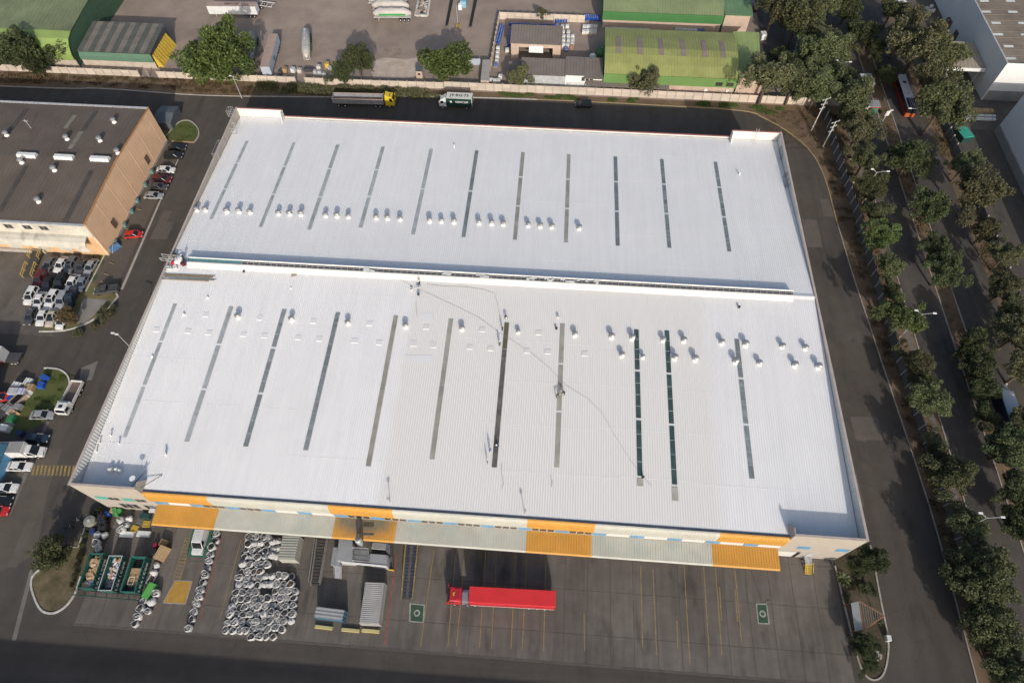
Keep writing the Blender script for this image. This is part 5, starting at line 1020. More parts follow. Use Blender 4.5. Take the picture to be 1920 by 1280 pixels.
# ---------------------------------------------------------------- the yard: bulk bags, skips, sheds, containers
M_BAG = mat('woven_bag', (.52,.52,.51), .8, .16, 2.5, rand=.12, scale2=1.2, var2=.12)
M_FILLD = mat('dark_scrap', (.085,.086,.088), .8, .5, 5.0, rand=.4); M_FILLG = mat('grey_scrap', (.28,.28,.28), .7, .6, 6.0, rand=.3, col2=(.05,.05,.05))
M_FILLW = mat('pale_scrap', (.45,.44,.42), .7, .5, 6.0, rand=.2, col2=(.12,.12,.12)); M_FILLB = mat('brown_scrap', (.20,.13,.10), .8, .5, 6.0, rand=.3, col2=(.05,.04,.04))
def bag_meshes(seed, n=14):
    rnd = random.Random(seed); ph = [rnd.uniform(0,6.28) for _ in range(4)]
    def ring(r, z, wob, sq): 
        o = []
        for i in range(n):
            a = 2*PI*i/n; c, s = math.cos(a), math.sin(a); k = (abs(c)**sq+abs(s)**sq)**(-1/sq)
            rr = r*k*(1+wob*(1.0*math.sin(2*a+ph[0])+.8*math.sin(3*a+ph[1])+.5*math.sin(5*a+ph[3]))); o.append((c*rr, s*rr, z+wob*.5*math.sin(2*a+ph[2])))
        return o
    out = MB(); rings = [ring(.50,0,.03,4), ring(.60,.25,.05,3.5), ring(.64,.6,.07,3), ring(.61,.9,.09,2.6), ring(.57,1.06,.11,2.4), ring(.545,1.1,.11,2.4), ring(.515,1.05,.11,2.4), ring(.50,.86,.09,2.4)]
    out.rings(rings, cap=False)
    fill = MB(); fr = [ring(.51,.86,.06,2.4), ring(.34,.95,.25,2), ring(.14,1.02,.3,2)]; fill.rings(fr, cap=True)
    for k in range(10): fill.box((rnd.uniform(-.3,.3),rnd.uniform(-.3,.3),.95+rnd.uniform(0,.07)),(rnd.uniform(.1,.3),rnd.uniform(.08,.2),.08),rnd.uniform(0,3),tilt=(rnd.uniform(-.5,.5),'X'))
    flap = MB(); a = rnd.uniform(0,6.28)
    for e in range(1):
        a += rnd.uniform(1.2,2.4); c, s = math.cos(a), math.sin(a); wd = .22
        flap.add([(c*.48-s*wd,s*.48+c*wd,1.08),(c*.48+s*wd,s*.48-c*wd,1.08),(c*.72+s*wd*1.2,s*.72-c*wd*1.2,.88),(c*.72-s*wd*.8,s*.72+c*wd*.8,.92)], [(0,1,2,3)])
    tied = MB(); tied.rings([ring(.52,0,.03,4), ring(.62,.3,.05,3.5), ring(.64,.65,.06,3), ring(.58,.92,.09,2.6), ring(.38,1.06,.14,2.2), ring(.16,1.10,.2,2), ring(.12,1.22,.2,2), ring(.2,1.3,.3,2)])
    for a_, m in ((out,M_BAG),(fill,M_FILLD),(flap,M_BAG),(tied,M_BAG)): pass
    D = []
    for nm, mb, m in (('bag',out,M_BAG),('contents',fill,M_FILLD),('flap',flap,M_BAG),('bag',tied,M_BAG)):
        me = mb.mesh(nm); me.materials.append(m); me.polygons.foreach_set('use_smooth',[True]*len(me.polygons)); D.append(me)
    return D
BAGS = [bag_meshes(i) for i in range(16)]; rb = random.Random(11)
def bag(u, v, kind=None, label=None, group=None, z=0.07, s=None):
    p = gp(u, v+3.2, 0.0); D = rb.choice(BAGS); kind = kind or rb.choices(['dark','grey','pale','brown','tied'],[3.6,4.2,4,.6,1.8])[0]
    sc = s or rb.uniform(.82,1.06)
    lb = label or dict(dark='open white bulk bag with dark contents, in the block of bags in the yard', grey='open white bulk bag of grey scrap, in the block of bags in the yard', pale='open white bulk bag of pale scrap, in the block of bags in the yard', brown='open white bulk bag of brown scrap, in the block of bags in the yard', tied='white bulk bag closed at the top, in the block of bags in the yard')[kind]
    t = thing('bulk_bag', lb, 'bulk bag', (p.x,p.y,z), rb.uniform(0,6.28), (group or 'bulk bags massed in the yard')+', '+kind); t.scale = (sc*rb.uniform(.94,1.06),sc,sc*rb.uniform(.75,1.15)); t.rotation_euler = (rb.uniform(-.09,.09),rb.uniform(-.09,.09),rb.uniform(0,6.28))
    if kind == 'tied': obj('bag', D[3], t)
    else:
        obj('bag', D[0], t); o = obj('contents', D[1], t); setmat(o, dict(dark=M_FILLD,grey=M_FILLG,pale=M_FILLW,brown=M_FILLB)[kind])
        if rb.random() < .6: obj('flap', D[2], t)
    return t
Z4 = lambda x, y: (400+x/4.572, 930+y/4.572)
field = [(340,[320,375,435,485]),(400,[310,365,415,468]),(455,[295,345,400,460]),(515,[285,340,395,455]),(578,[268,325,380,425,475]),(635,[255,310,360,415]),(690,[240,293,345,400]),(755,[227,283,335,395]),(815,[212,265,325,385]),(878,[198,255,308,365]),(938,[175,235,285,335]),(1000,[160,217,270,320]),(1072,[140,200,255,320]),(1140,[120,180,240,300]),
 (676,[572,625,682]),(745,[553,612,678]),(805,[540,600,652,712]),(867,[425,478,528,582,635,700]),(930,[400,460,525,580,632,695]),(995,[385,445,510,560,625,685]),(1060,[375,435,495,560,615,675]),(1122,[357,412,480,540,600]),(1192,[345,410,467,525])]
for y, xs in field:
    for x in xs: bag(*Z4(x+rb.uniform(-5,5), y+rb.uniform(-5,5)))
for x, y in ((460,680),(515,676),(450,745),(497,745),(525,383),(565,378),(520,440),(557,440),(510,498),(546,498)): bag(*Z4(x,y), kind='tied')
Z3 = lambda x, y: (100+x/5.333, 920+y/5.333)
for x, y in ((1645,420),(1640,487),(1605,555),(1590,625),(1570,690),(1555,760),(1530,830),(1515,905),(1490,975),(1475,1050),(1445,1115),(1420,1195),(1405,1268),(1372,1358)):
    k = rb.choice(['dark','grey','pale','dark']); bag(*Z3(x,y), kind=k, label='white bulk bag of %s scrap in the single file line beside the green bay' % ('black' if k == 'dark' else k), group='single line of bulk bags')
for i, (x, y, k) in enumerate(((1045,735,'tied'),(1025,805,'tied'),(1045,1010,'pale'),(920,1090,'grey'),(1000,1100,'tied'),(895,1165,'dark'),(965,1185,'grey'),(870,1245,'pale'),(838,1316,'dark'))):
    bag(*Z3(x,y), kind=k, label='white bulk bag, %s, in the short file between skips and yellow pad' % dict(tied='closed on top', pale='open with pale scrap', grey='open with grey scrap', dark='open with black inside')[k], group='bags between skips and pad')
for x, y, k, lb in ((695,285,'tied','closed white bag near the three green drums'),(745,325,'grey','crumpled white bag next to the ladder by the green drums'),(705,375,'pale','open white bag in front of the yellow ladder frame'),(455,515,'grey','open white bag behind the skip of cardboard'),(465,570,'tied','bluish white closed bag touching the skip of cardboard'),(460,430,'tied','large slumped white bag near the hedge, left of a pair'),(530,432,'tied','large slumped white bag near the hedge, right of a pair'),(775,270,'tied','thin grey plastic bag by the corner block wall')):
    bag(*Z3(x,y), kind=k, label=lb, group='loose bags by the corner block')
# --- three green skips of waste with letter boxes on their sides
M_SKIP = paint('skip_green', (.018,.095,.075), .55); M_SKIPD = paint('skip_dark_green', (.012,.05,.045), .6)
M_SKIPIN = mat('skip_rust', (.14,.095,.075), .85, .3, 1.0)
def skip(c4, label, fillkind, seed, rim=None):
    rnd = random.Random(seed)
    P = [gp(*p, 2.2) for p in c4]   # rim corners: near-left, near-right, far-right, far-left
    o = sum(P, Vector())/4; d = ((P[3]+P[2])-(P[0]+P[1])); rz = math.atan2(d.y,d.x); l = d.length/2/2; wd = ((P[1]-P[0]).length+(P[2]-P[3]).length)/4
    t = thing('waste_skip', label, 'skip', (o.x,o.y,.06), rz, 'green waste skips'); H_ = 2.2
    for a, b in (((-l,-wd,0),(l,-wd+.1,H_)),((-l,wd-.1,0),(l,wd,H_)),((-l,-wd+.1,0),(-l+.1,wd-.1,H_)),((l-.1,-wd+.1,0),(l,wd-.1,H_))): MB().span(a,b).build('side', M_SKIP, t)
    MB().span((-l+.1,-wd+.1,0),(l-.1,wd-.1,.3)).build('floor', M_SKIPIN, t)
    for a, b in (((-l-.05,-wd-.05,H_),(l+.05,-wd+.08,H_+.08)),((-l-.05,wd-.08,H_),(l+.05,wd+.05,H_+.08)),((-l-.05,-wd+.08,H_),(-l+.08,wd-.08,H_+.08)),((l-.08,-wd+.08,H_),(l+.05,wd-.08,H_+.08))): MB().span(a,b).build('rim', rim or M_SKIP, t)
    word = 'LOAICOO'
    n = 8
    for i in range(n):      # ribbed boxes on the yard side, one letter each
        x = -l+.35+i*(2*l-.7)/(n-1)
        MB().span((x-.36,-wd-.14,.35),(x+.36,-wd-.02,1.95)).build('side_box', M_SKIPD, t)
        if i < 7:
            lettering(word[i], .75, M_WHITEP, t, (x,-wd-.150,1.2), (R(90),0,0), .02, 'letter')
    for i in range(9):
        x = -l+i*2*l/8; MB().span((x-.05,-wd-.16,.1),(x+.05,-wd-.02,H_)).build('rib', M_SKIP, t)
    sh = {'card':(60,M_CARD,(.4,1.3)),'mixed':(70,None,(.25,.7)),'board':(0,None,None)}[fillkind]
    base = MB(); rs = []
    for i in range(12):
        x = -l+.15+i*(2*l-.3)/11; top = {'card':1.0+.5*math.sin(i*.8)*.5,'mixed':1.25,'board':.45}[fillkind] if 0 < i < 11 else .4
        rs.append([(x,-wd+.11,.3),(x,wd-.11,.3),(x,wd-.11,top*.8),(x,.2,top+.1*math.sin(i)),(x,-.3,top),(x,-wd+.11,top*.85)])
    base.rings(rs); base.build('waste', M_SKIPIN if fillkind != 'mixed' else mat('plastic_waste', (.3,.3,.31), .7, .5, 3.0, col2=(.1,.1,.12)), t)
    if fillkind == 'board':
        for x, m, zz in ((.6,M_CARD,1.3),(-.5,M_WOOD,1.2),(-1.1,M_WOOD,1.25),(-2.0,M_WOOD,.9),(-2.4,M_DSTEEL,.95)):
            if abs(x) < l: MB().box((x,rnd.uniform(-.1,.1),zz),(1.0,2*wd-.5,.5),rnd.uniform(-.06,.06)).build('board_bundle', m, t)
        f = MB(); f.tube([(-1.6,-.2,1.7),(-.4,-.2,1.7),(-.4,.7,1.7),(-1.6,.7,1.7),(-1.6,-.2,1.7)], .05, 5); f.build('frame', M_WHITEP, t)
    else:
        WST = [M_WHITEPL,M_WHITEP,M_CARD,mat('pale_blue_film',(.42,.44,.55),.6),mat('orange_film',(.5,.24,.12),.7)]
        for k in range(sh[0]):
            a = rnd.uniform(*sh[2]); x = rnd.uniform(-l+.5,l-.5)
            if fillkind == 'mixed' and x < -l+1.6: continue
            m = sh[1] or rnd.choice(WST)
            if fillkind == 'card' and rnd.random() < .15: m = WST[0]
            MB().box((x,rnd.uniform(-wd+.5,wd-.5),1.15+rnd.uniform(0,.45)),(a,a*rnd.uniform(.4,.8),rnd.uniform(.05,.25)),rnd.uniform(0,3),tilt=(rnd.uniform(-.35,.35),'X')).build('waste_piece', m, t)
    return t
ZK = lambda x, y: (140+x/10.667, 1020+y/10.667)
skip([ZK(55,870),ZK(345,880),ZK(570,180),ZK(315,180)], 'green skip full of flattened cardboard', 'card', 1)
skip([ZK(465,915),ZK(745,930),ZK(950,235),ZK(705,225)], 'green skip full of white plastic film and bottles', 'mixed', 2, M_STEEL)
skip([ZK(910,940),ZK(1205,960),ZK(1410,255),ZK(1150,245)], 'green skip half empty with brown boards', 'board', 3, paint('skip_teal', (.025,.15,.125), .5))
fp = MB(); a_, b_ = gp(137,1115), gp(262,1126)
fn_ = thing('low_rail', 'low green pipe rail on short posts in front of the skips', 'rail')
MB().tube([(a_.x,a_.y,.55),(b_.x,b_.y,.55)], .09, 6).build('rail', M_SKIPD, fn_)
for i in range(7): p = a_.lerp(b_,i/6); MB().tube([(p.x,p.y,0),(p.x,p.y,.6)], .07, 6).build('post', M_SKIPD, fn_)
# cardboard bale, pallets, trays, green board
def boxthing(name, label, cat, u, v, size, rz, m, z=.06, strap=None, strapm=None):
    p = gp(u, v, size[2]/2); t = thing(name, label, cat, (p.x,p.y,z), rz)
    b = MB(); x, y, h = size[0]/2, size[1]/2, size[2]; b.hexa([(-x,-y,0),(x,-y,0),(x,y,0),(-x,y,0)], [(-x*.97,-y*.97,h),(x*.97,-y*.97,h),(x*.97,y*.97,h),(-x*.97,y*.97,h)]); b.build('body', m, t)
    for k in range(strap or 0): MB().box(((k-(strap-1)/2)*size[0]/strap,0,h+.01),(.08,size[1]*1.0,.03)).build('strap', strapm or M_DSTEEL, t)
    return t
boxthing('cardboard_bale', 'tall strapped bale of brown cardboard behind the row of bags', 'bale', *Z3(1090,625), (1.5,2.4,1.4), -.25, M_CARD, strap=2, strapm=M_WOOD)
def pallet(u, v, rz, label, n=6, m=None, up=False, group=None, h=1):
    p = gp(u, v, .2); t = thing('pallet', label, 'pallet', (p.x,p.y,.06), rz, group); m = m or M_WOOD
    for k in range(h):
        for i in range(n): MB().box((-.55+1.1*i/(n-1),0,.13+k*.15),(.12,1.2,.025)).build('slat', m, t)
        for y in (-.5,0,.5): MB().box((0,y,.06+k*.15),(1.2,.1,.1)).build('bearer', m, t)
    return t
pallet(*Z3(1115,528), -.2, 'stack of brown wooden pallets behind the cardboard bale', h=6)
pallet(*Z3(810,378), -.2, 'yellow slatted pallet lying among the bags near the green drums', m=M_YSTEEL, n=7); pallet(*Z3(930,330), .05, 'yellow pallet half under the orange canopy end', m=M_YSTEEL)
t = boxthing('green_board', 'bright green panel leaning flat between the bags and the skips', 'board', *Z3(965,1000), (1.3,2.6,.9), -.25, paint('board_green', (.10,.36,.08), .5)); 
p = gp(*Z3(995,880)); t = thing('metal_tray', 'rusty steel tray with rounded corners between bags', 'tray', (p.x,p.y,.06), -.2)
for a, b in (((-.5,-.9,0),(.5,.9,.1)),): MB().span(a,b).build('base', M_SKIPIN, t)
for a, b in (((-.55,-.95,.1),(-.48,.95,.5)),((.48,-.95,.1),(.55,.95,.5)),((-.48,-.95,.1),(.48,-.88,.5)),((-.48,.88,.1),(.48,.95,.5))): MB().span(a,b).build('side', M_STEEL, t)
def drum(x, y, m, label, group=None, z=.06, h=.9, r=.3):
    t = thing('drum', label, 'drum', (x,y,z), 0, group); b = MB(); b.lathe((0,0,0), [(r*.96,0),(r,.04),(r,h*.33),(r*1.04,h*.35),(r,h*.37),(r,h*.64),(r*1.04,h*.66),(r,h*.68),(r,h-.04),(r*.94,h),(r*.9,h-.03)], 12); b.build('shell', m, t); MB().lathe((r*.5,0,h-.03), [(.06,0),(.05,.03)], 6).build('bung', M_WHITEPL, t); return t
M_GDRUM = paint('drum_green', (.05,.24,.06), .45)
for i, (x, y) in enumerate(((640,205),(685,212),(645,240))): p = gp(*Z3(x,y)); drum(p.x,p.y,M_GDRUM,'green drum, one of three grouped against the corner block','green drums',r=.42,h=1.05)
for x, y in ((548,232),(570,246)): p = gp(*Z3(x,y)); drum(p.x,p.y,M_BLUEPL,'blue drum beside the green drums at the corner block','blue drums by the corner')
p = gp(*Z3(398,318)); t = thing('water_tank', 'round grey-green tank standing in the corner bed', 'tank', (p.x,p.y,0)); MB().lathe((0,0,0), [(1.0,0),(1.02,1.2),(.95,1.35),(.3,1.5)], 18).build('shell', mat('tank_grey', (.22,.23,.19), .6, .1, .8), t); MB().lathe((0,0,1.5), [(.28,0),(.26,.08)], 10).build('lid', M_STEEL, t)
for i, (x, y) in enumerate(((495,275),(500,330),(505,365))): boxthing('plastic_crate', 'black plastic crate, %s in the line beside the hedge' % ordn[i], 'crate', *Z3(x,y), (1.5,1.0,1.2), .1, M_BLACK, strap=2)
boxthing('blue_bin', 'small blue bin by the round tank', 'bin', *Z3(375,268), (.8,.8,.9), .3, mat('bin_blue', (.05,.08,.22), .6)); boxthing('blue_bin', 'dark blue bin between the tank and the slumped bags', 'bin', *Z3(400,405), (.9,.8,.9), .2, mat('bin_navy', (.02,.04,.12), .6))
boxthing('cardboard_box', 'brown cardboard box against the corner block wall', 'box', *Z3(602,200), (.8,.8,.9), .0, M_CARD)
boxthing('green_crate', 'dark green crate under the end of the canopy', 'crate', *Z3(925,255), (1.8,.9,1.0), .05, M_SKIPD)
for i, (x, y) in enumerate(((735,435),(905,430))): boxthing('plastic_sheet_pile', ('flattened pile of clear plastic on a board near the yellow pallet','heap of grey plastic sheeting beside the clear plastic pile')[i], 'plastic', *Z3(x,y), (2.4,1.0,.35), .0, M_WHITEPL)
boxthing('red_bin', 'small dark red bin next to the wooden pallets', 'bin', *Z3(1028,545), (.7,.7,.9), .2, mat('bin_red', (.22,.02,.06), .6)); boxthing('dark_bin', 'dark bin between the red bin and the cardboard bale', 'bin', *Z3(1015,610), (.9,1.0,1.0), .2, M_BLACK)
# --- steel sheds, containers and the dust collector in the middle of the yard
M_CONT = mat('pale_container', (.36,.35,.33), .65, .08, .6, scale2=.5, var2=.12); M_GSHED = mat('grey_sheet', (.27,.28,.29), .5, .08, .6)
def container(c4, h, label, m, side, axis_ribs=True, name='container', rib=.3):
    P = [gp(*p, h) for p in c4]; o = sum(P, Vector())/4; d = (P[3]+P[2])-(P[0]+P[1]); rz = math.atan2(d.y,d.x); l = d.length/4; wd = ((P[1]-P[0]).length+(P[2]-P[3]).length)/4
    t = thing(name, label, 'container', (o.x,o.y,.06), rz); H_ = h-.06
    MB().span((-l,-wd,.12),(l,wd,H_-.06)).build('body', side, t)
    r = MB(); n = int(2*l/rib); Q = []
    for i in range(n):
        for s_, z in ((0,0),(.5,0),(.6,.05),(.92,.05)): Q.append((-l+2*l*(i+s_)/n, z))
    Q.append((l,0)); k = len(Q); r.add([(x,-wd,H_-.05+z) for x, z in Q]+[(x,wd,H_-.05+z) for x, z in Q], [(i+1,i,k+i,k+i+1) for i in range(k-1)]); r.build('roof', m, t)
    for s in (-1,1):
        q = MB(); k2 = len(Q); q.add([(x,s*(wd+.005+z),.15) for x, z in Q]+[(x,s*(wd+.005+z),H_-.08) for x, z in Q], [(i,i+1,k2+i+1,k2+i) for i in range(k2-1)]); q.build('side', side, t)
        for e in (-1,1): MB().box((e*(l-.06),s*(wd-.02),H_/2),(.14,.16,H_)).build('corner_post', side, t)
    return t
container([Z4(1250,1088),Z4(1420,1095),Z4(1465,740),Z4(1305,735)], 2.7, 'pale container with ribbed roof standing lengthways behind a yellow wheel stop', M_CONT, M_CONT)
container([Z4(865,1035),Z4(1100,1065),Z4(1130,965),Z4(880,950)], 2.5, 'small grey-roofed container with blue end near the yellow wheel stops', M_GSHED, paint('container_blue', (.05,.13,.20), .5), rib=.5)
container([Z4(560,535),Z4(690,545),Z4(742,345),Z4(590,330)], 2.9, 'ribbed grey-green container beside the closed bags', mat('greygreen_sheet', (.30,.30,.26), .6, .1, .6), mat('greygreen_sheet2', (.38,.38,.33), .6, .1, .6), rib=.42)
for i, (a, b) in enumerate(((Z4(872,1112),Z4(1022,1130)),(Z4(1100,1137),Z4(1252,1152)),(Z4(1272,1145),Z4(1424,1158)))):
    p, h_, l = line2(a, b, .3); t = thing('wheel_stop', 'yellow wheel stop, %s of three in a row in front of the containers' % ordn[i], 'wheel stop', (p.x,p.y,.06), h_); MB().extr([(-.3,0),(.3,0),(.22,.35),(-.22,.35)], -l/2, l/2).build('block', paint('stop_yellow', (.46,.37,.13), .7), t); MB().span((-l/2+.05,-.2,.352),(l/2-.05,.2,.38)).build('cap', mat('pale_yellow', (.45,.40,.2), .8), t)
# two long steel channels (conveyor tracks)
def tracks(pairs, z, label, mrail, minner, w_=.12, name='conveyor_track', inner=True):
    t = thing(name, label, 'track')
    for a, b in pairs:
        A, B = gp(*a, z), gp(*b, z); d = (B-A).normalized(); n = Vector((-d.y,d.x,0))*w_
        MB().hexa([A-n-Vector((0,0,z-.06)),A+n-Vector((0,0,z-.06)),B+n-Vector((0,0,z-.06)),B-n-Vector((0,0,z-.06))], [A-n,A+n,B+n,B-n]).build('rail', mrail, t)
    return t
t = tracks([(Z4(868,360),Z4(815,725)),(Z4(885,360),Z4(832,760)),(Z4(968,365),Z4(905,735)),(Z4(980,365),Z4(912,758))], .9, 'pair of long galvanised conveyor channels running out from the canopy', mat('track_rail', (.24,.23,.21), .6, .15, 1.0), M_DSTEEL, .06)
for a, b, c, d in ((Z4(893,360),Z4(838,762),Z4(905,765),Z4(962,365)),):
    P = [gp(*q, .3) for q in (a,b,c,d)]; MB().hexa([(v.x,v.y,.06) for v in P], [(v.x,v.y,.32) for v in P]).build('bed', mat('track_bed', (.075,.065,.055), .85, .25, .8), t)
    for i in range(14):
        p, q = gp(*a,.36).lerp(gp(*b,.36),(i+.5)/14), gp(*d,.36).lerp(gp(*c,.36),(i+.5)/14); MB().tube([p,q], .04, 5).build('roller', M_DSTEEL, t)
# yellow-railed ramp with two dark blue roller lanes
t = thing('roller_ramp', 'long ramp with two blue-grey roller lanes and yellow side rails', 'ramp'); Z5 = lambda x, y: (700+x/4.571, 930+y/4.571)
P = [gp(*q, .3) for q in (Z5(240,880),Z5(335,880),Z5(388,425),Z5(285,420))]
MB().hexa([(v.x,v.y,.055) for v in P], [(P[0].x,P[0].y,.12),(P[1].x,P[1].y,.12),(P[2].x,P[2].y,1.0),(P[3].x,P[3].y,1.0)]).build('deck', mat('ramp_deck', (.085,.08,.072), .8, .2, .8), t)
ML = mat('roller_lane', (.05,.055,.085), .5, .25, 2.0)
for f0, f1 in ((.1,.38),(.62,.92)):
    for i in range(16):
        t0, t1 = i/16+.008, (i+1)/16-.008; c = [P[0].lerp(P[1],f0),P[0].lerp(P[1],f1),P[3].lerp(P[2],f1),P[3].lerp(P[2],f0)]
        q = [c[0].lerp(c[3],t0),c[1].lerp(c[2],t0),c[1].lerp(c[2],t1),c[0].lerp(c[3],t1)]; z0, z1 = .13+.88*t0, .13+.88*t1
        MB().hexa([(q[0].x,q[0].y,z0),(q[1].x,q[1].y,z0),(q[2].x,q[2].y,z1),(q[3].x,q[3].y,z1)], [(q[0].x,q[0].y,z0+.08),(q[1].x,q[1].y,z0+.08),(q[2].x,q[2].y,z1+.08),(q[3].x,q[3].y,z1+.08)]).build('roller_plate', ML, t)
for a, b in ((P[0],P[3]),(P[1],P[2])):
    r = MB(); r.tube([(a.x,a.y,.3),(b.x,b.y,1.3)], .05, 6); r.tube([(a.x,a.y,.9),(b.x,b.y,1.9)], .03, 5); r.build('side_rail', mat('worn_yellow_rail', (.36,.27,.08), .6, .3, 1.0), t)
    for i in range(6): q = a.lerp(b,i/5); MB().tube([(q.x,q.y,.1),(q.x,q.y,.9+1.0*i/5)], .05, 5).build('rail_post', MATS['worn_yellow_rail'], t)
# steel kiosk complex: raised platforms, cyclone and ladder
ZM = lambda x, y: (570+x/8, 960+y/8)
t = thing('dust_collector', 'grey steel shed complex with cyclone, platform and stairs half under the canopy', 'machine')
def slab(c4, z, m, nm, legs=True, h=.15):
    P = [gp(*p, z) for p in c4]; MB().hexa([(v.x,v.y,z-h) for v in P], [(v.x,v.y,z) for v in P]).build(nm, m, t); return P
P = slab([ZM(485,720),ZM(745,735),ZM(725,420),ZM(525,410)], 3.4, M_GSHED, 'shed_roof'); MB().hexa([(v.x+(.15 if i in (0,3) else -.15),v.y,.06) for i, v in enumerate(P)], [(v.x+(.15 if i in (0,3) else -.15),v.y,3.25) for i, v in enumerate(P)]).build('shed_wall', M_STEEL, t)
P = slab([ZM(400,792),ZM(530,800),ZM(560,530),ZM(440,525)], 2.6, M_GSHED, 'shed_roof'); MB().hexa([(v.x+(.12 if i in (0,3) else -.12),v.y+.1,.06) for i, v in enumerate(P)], [(v.x+(.12 if i in (0,3) else -.12),v.y+.1,2.45) for i, v in enumerate(P)]).build('shed_wall', M_STEEL, t)
P = slab([ZM(740,735),ZM(985,760),ZM(975,560),ZM(745,545)], 3.0, mat('grating', (.19,.20,.20), .7, .2, 1.5), 'platform')
P2 = slab([ZM(975,765),ZM(1240,800),ZM(1255,640),ZM(985,620)], 3.2, M_GSHED, 'shed_roof'); MB().hexa([(v.x,v.y,.06) for v in P2], [(v.x,v.y,3.05) for v in P2]).build('shed_wall', M_STEEL, t)
P3 = slab([ZM(1010,545),ZM(1225,565),ZM(1240,465),ZM(1030,450)], 3.0, M_CONT, 'louvre_roof')
for i in range(6):
    a, b = P3[0].lerp(P3[3],(i+.5)/6), P3[1].lerp(P3[2],(i+.5)/6); MB().tube([a+Vector((0,0,.05)),b+Vector((0,0,.05))], .07, 5).build('louvre', M_GALV, t)
w1, w2 = gp(*ZM(570,735),3.2), gp(*ZM(1240,800),3.2); MB().hexa([(w1.x,w1.y-.25,2.95),(w2.x,w2.y-.25,2.95),(w2.x,w2.y,2.95),(w1.x,w1.y,2.95)], [(w1.x,w1.y-.25,3.3),(w2.x,w2.y-.25,3.3),(w2.x,w2.y,3.3),(w1.x,w1.y,3.3)]).build('white_beam', M_WHITEP, t)
for a in P: MB().tube([(a.x,a.y,.06),(a.x,a.y,4.0)], .06, 5).build('platform_post', M_GALV, t)
r = MB(); q = [v+Vector((0,0,1.0)) for v in P]; r.tube([q[0],q[1],q[2],q[3],q[0]], .05, 5); r.tube([v-Vector((0,0,.45)) for v in (q[0],q[1],q[2],q[3],q[0])], .04, 5); r.build('platform_railing', M_GALV, t)
p = gp(*ZM(810,410),6.5); c = MB(); c.lathe((p.x,p.y,0), [(.25,3.0),(.3,3.6),(.55,5.0),(.6,6.4),(.35,6.7)], 14); c.build('cyclone', mat('cyclone_steel', (.38,.42,.42), .4, .1, 1.0, metal=.3), t)
d_ = gp(*ZM(815,120),7.2); MB().tube([(p.x,p.y,6.6),(p.x,p.y+.8,7.0),(d_.x,-.6,7.2)], .32, 8).build('duct', M_DSTEEL, t); MB().tube([(p.x+.4,p.y+1.2,5.6),(p.x+2.2,p.y+1.3,5.6)], .2, 6).build('duct', M_DSTEEL, t)
for u, v in ((470,830),(560,840)):
    a = gp(*ZM(u,v-30),2.5); b = gp(*ZM(u,v+160),.1); r = MB(); r.tube([(a.x,a.y,2.5),(b.x,b.y,.1)], .05, 5); r.tube([(a.x,a.y,3.4),(b.x,b.y,1.0),(b.x,b.y,.1)], .04, 5); r.build('stair_rail', M_GALV, t)
a, b = gp(*ZM(515,820),2.3), gp(*ZM(515,980),.2)
for i in range(9): q = a.lerp(b,i/8); MB().box((q.x,q.y,q.z),(1.1,.28,.05)).build('stair_tread', M_STEEL, t)
l0, l1 = gp(*ZM(1270,650),3.4), gp(*ZM(1310,870),.1); r = MB()
for s in (-.4,.4): r.tube([(l0.x+s,l0.y,3.4),(l1.x+s,l1.y,.1)], .05, 5)
r.build('ladder_rail', M_DSTEEL, t); 
for i in range(8): q = l0.lerp(l1,i/7); MB().tube([(q.x-.4,q.y,3.4-3.3*i/7),(q.x+.4,q.y,3.4-3.3*i/7)], .04, 5).build('ladder_rung', M_DSTEEL, t)
MB().box((l1.x,l1.y,.4),(1.0,.12,.7)).build('gate', M_YSTEEL, t)
for i in range(5): q = gp(*ZM(1260,480+i*30),3.3); MB().box((q.x,q.y,3.2),(.9,.12,.08),-.6).build('louvre', M_GALV, t)
# --- shelter on the right island
t = thing('pergola_shelter', 'small shelter with triangular slatted pergola and grey roof on the island', 'shelter'); Z6 = lambda x, y: (1080+x/3.2, 930+y/3.2); z = 2.8
A, B, Cc, D_, E_ = [gp(*Z6(*q), z) for q in ((1700,628),(1725,800),(1850,715),(1650,640),(1675,808))]
MB().hexa([(v.x,v.y,z-.15) for v in (E_,B,A,D_)], [(v.x,v.y,z) for v in (E_,B,A,D_)]).build('roof', mat('shelter_sheet', (.24,.26,.26), .6, .1, .6), t)
M_FRM = mat('terracotta_timber', (.26,.12,.06), .7, .2, 1.0); r = MB()
for p, q in ((A,B),(B,Cc),(Cc,A)): MB().tube([p,q], .1, 5).build('frame_beam', M_FRM, t)
for i in range(1, 10):
    u_ = i/10; p, q = A.lerp(Cc,u_), B.lerp(Cc,u_) ; MB().tube([p+Vector((0,0,.06)),q+Vector((0,0,.06))], .07, 4).build('slat', mat('grey_timber', (.25,.22,.19), .8, .2, 1.0), t)
for v in (A,B,Cc,D_,E_): MB().tube([(v.x,v.y,.05),(v.x,v.y,z-.1)], .08, 5).build('post', M_FRM, t)
p = gp(*Z6(1800,950)); t = thing('manhole_ring', 'round pale concrete ring in the island bed', 'concrete ring', (p.x,p.y,.06)); MB().lathe((0,0,0), [(.9,0),(.9,.1),(.6,.12),(.55,.02)], 18).build('ring', M_KERB, t); MB().lathe((0,0,.0), [(.5,0),(.5,.06)], 14).build('lid', M_STEEL, t)
p = gp(*Z6(1870,855)); t = thing('utility_box', 'white utility box on the island kerb', 'box', (p.x,p.y,.1)); MB().box((-.25,0,.5),(.7,.9,1.0)).build('cabinet', M_WHITEPL, t); MB().box((.2,-.1,.45),(.3,.9,.9)).build('door', M_BLACK, t)
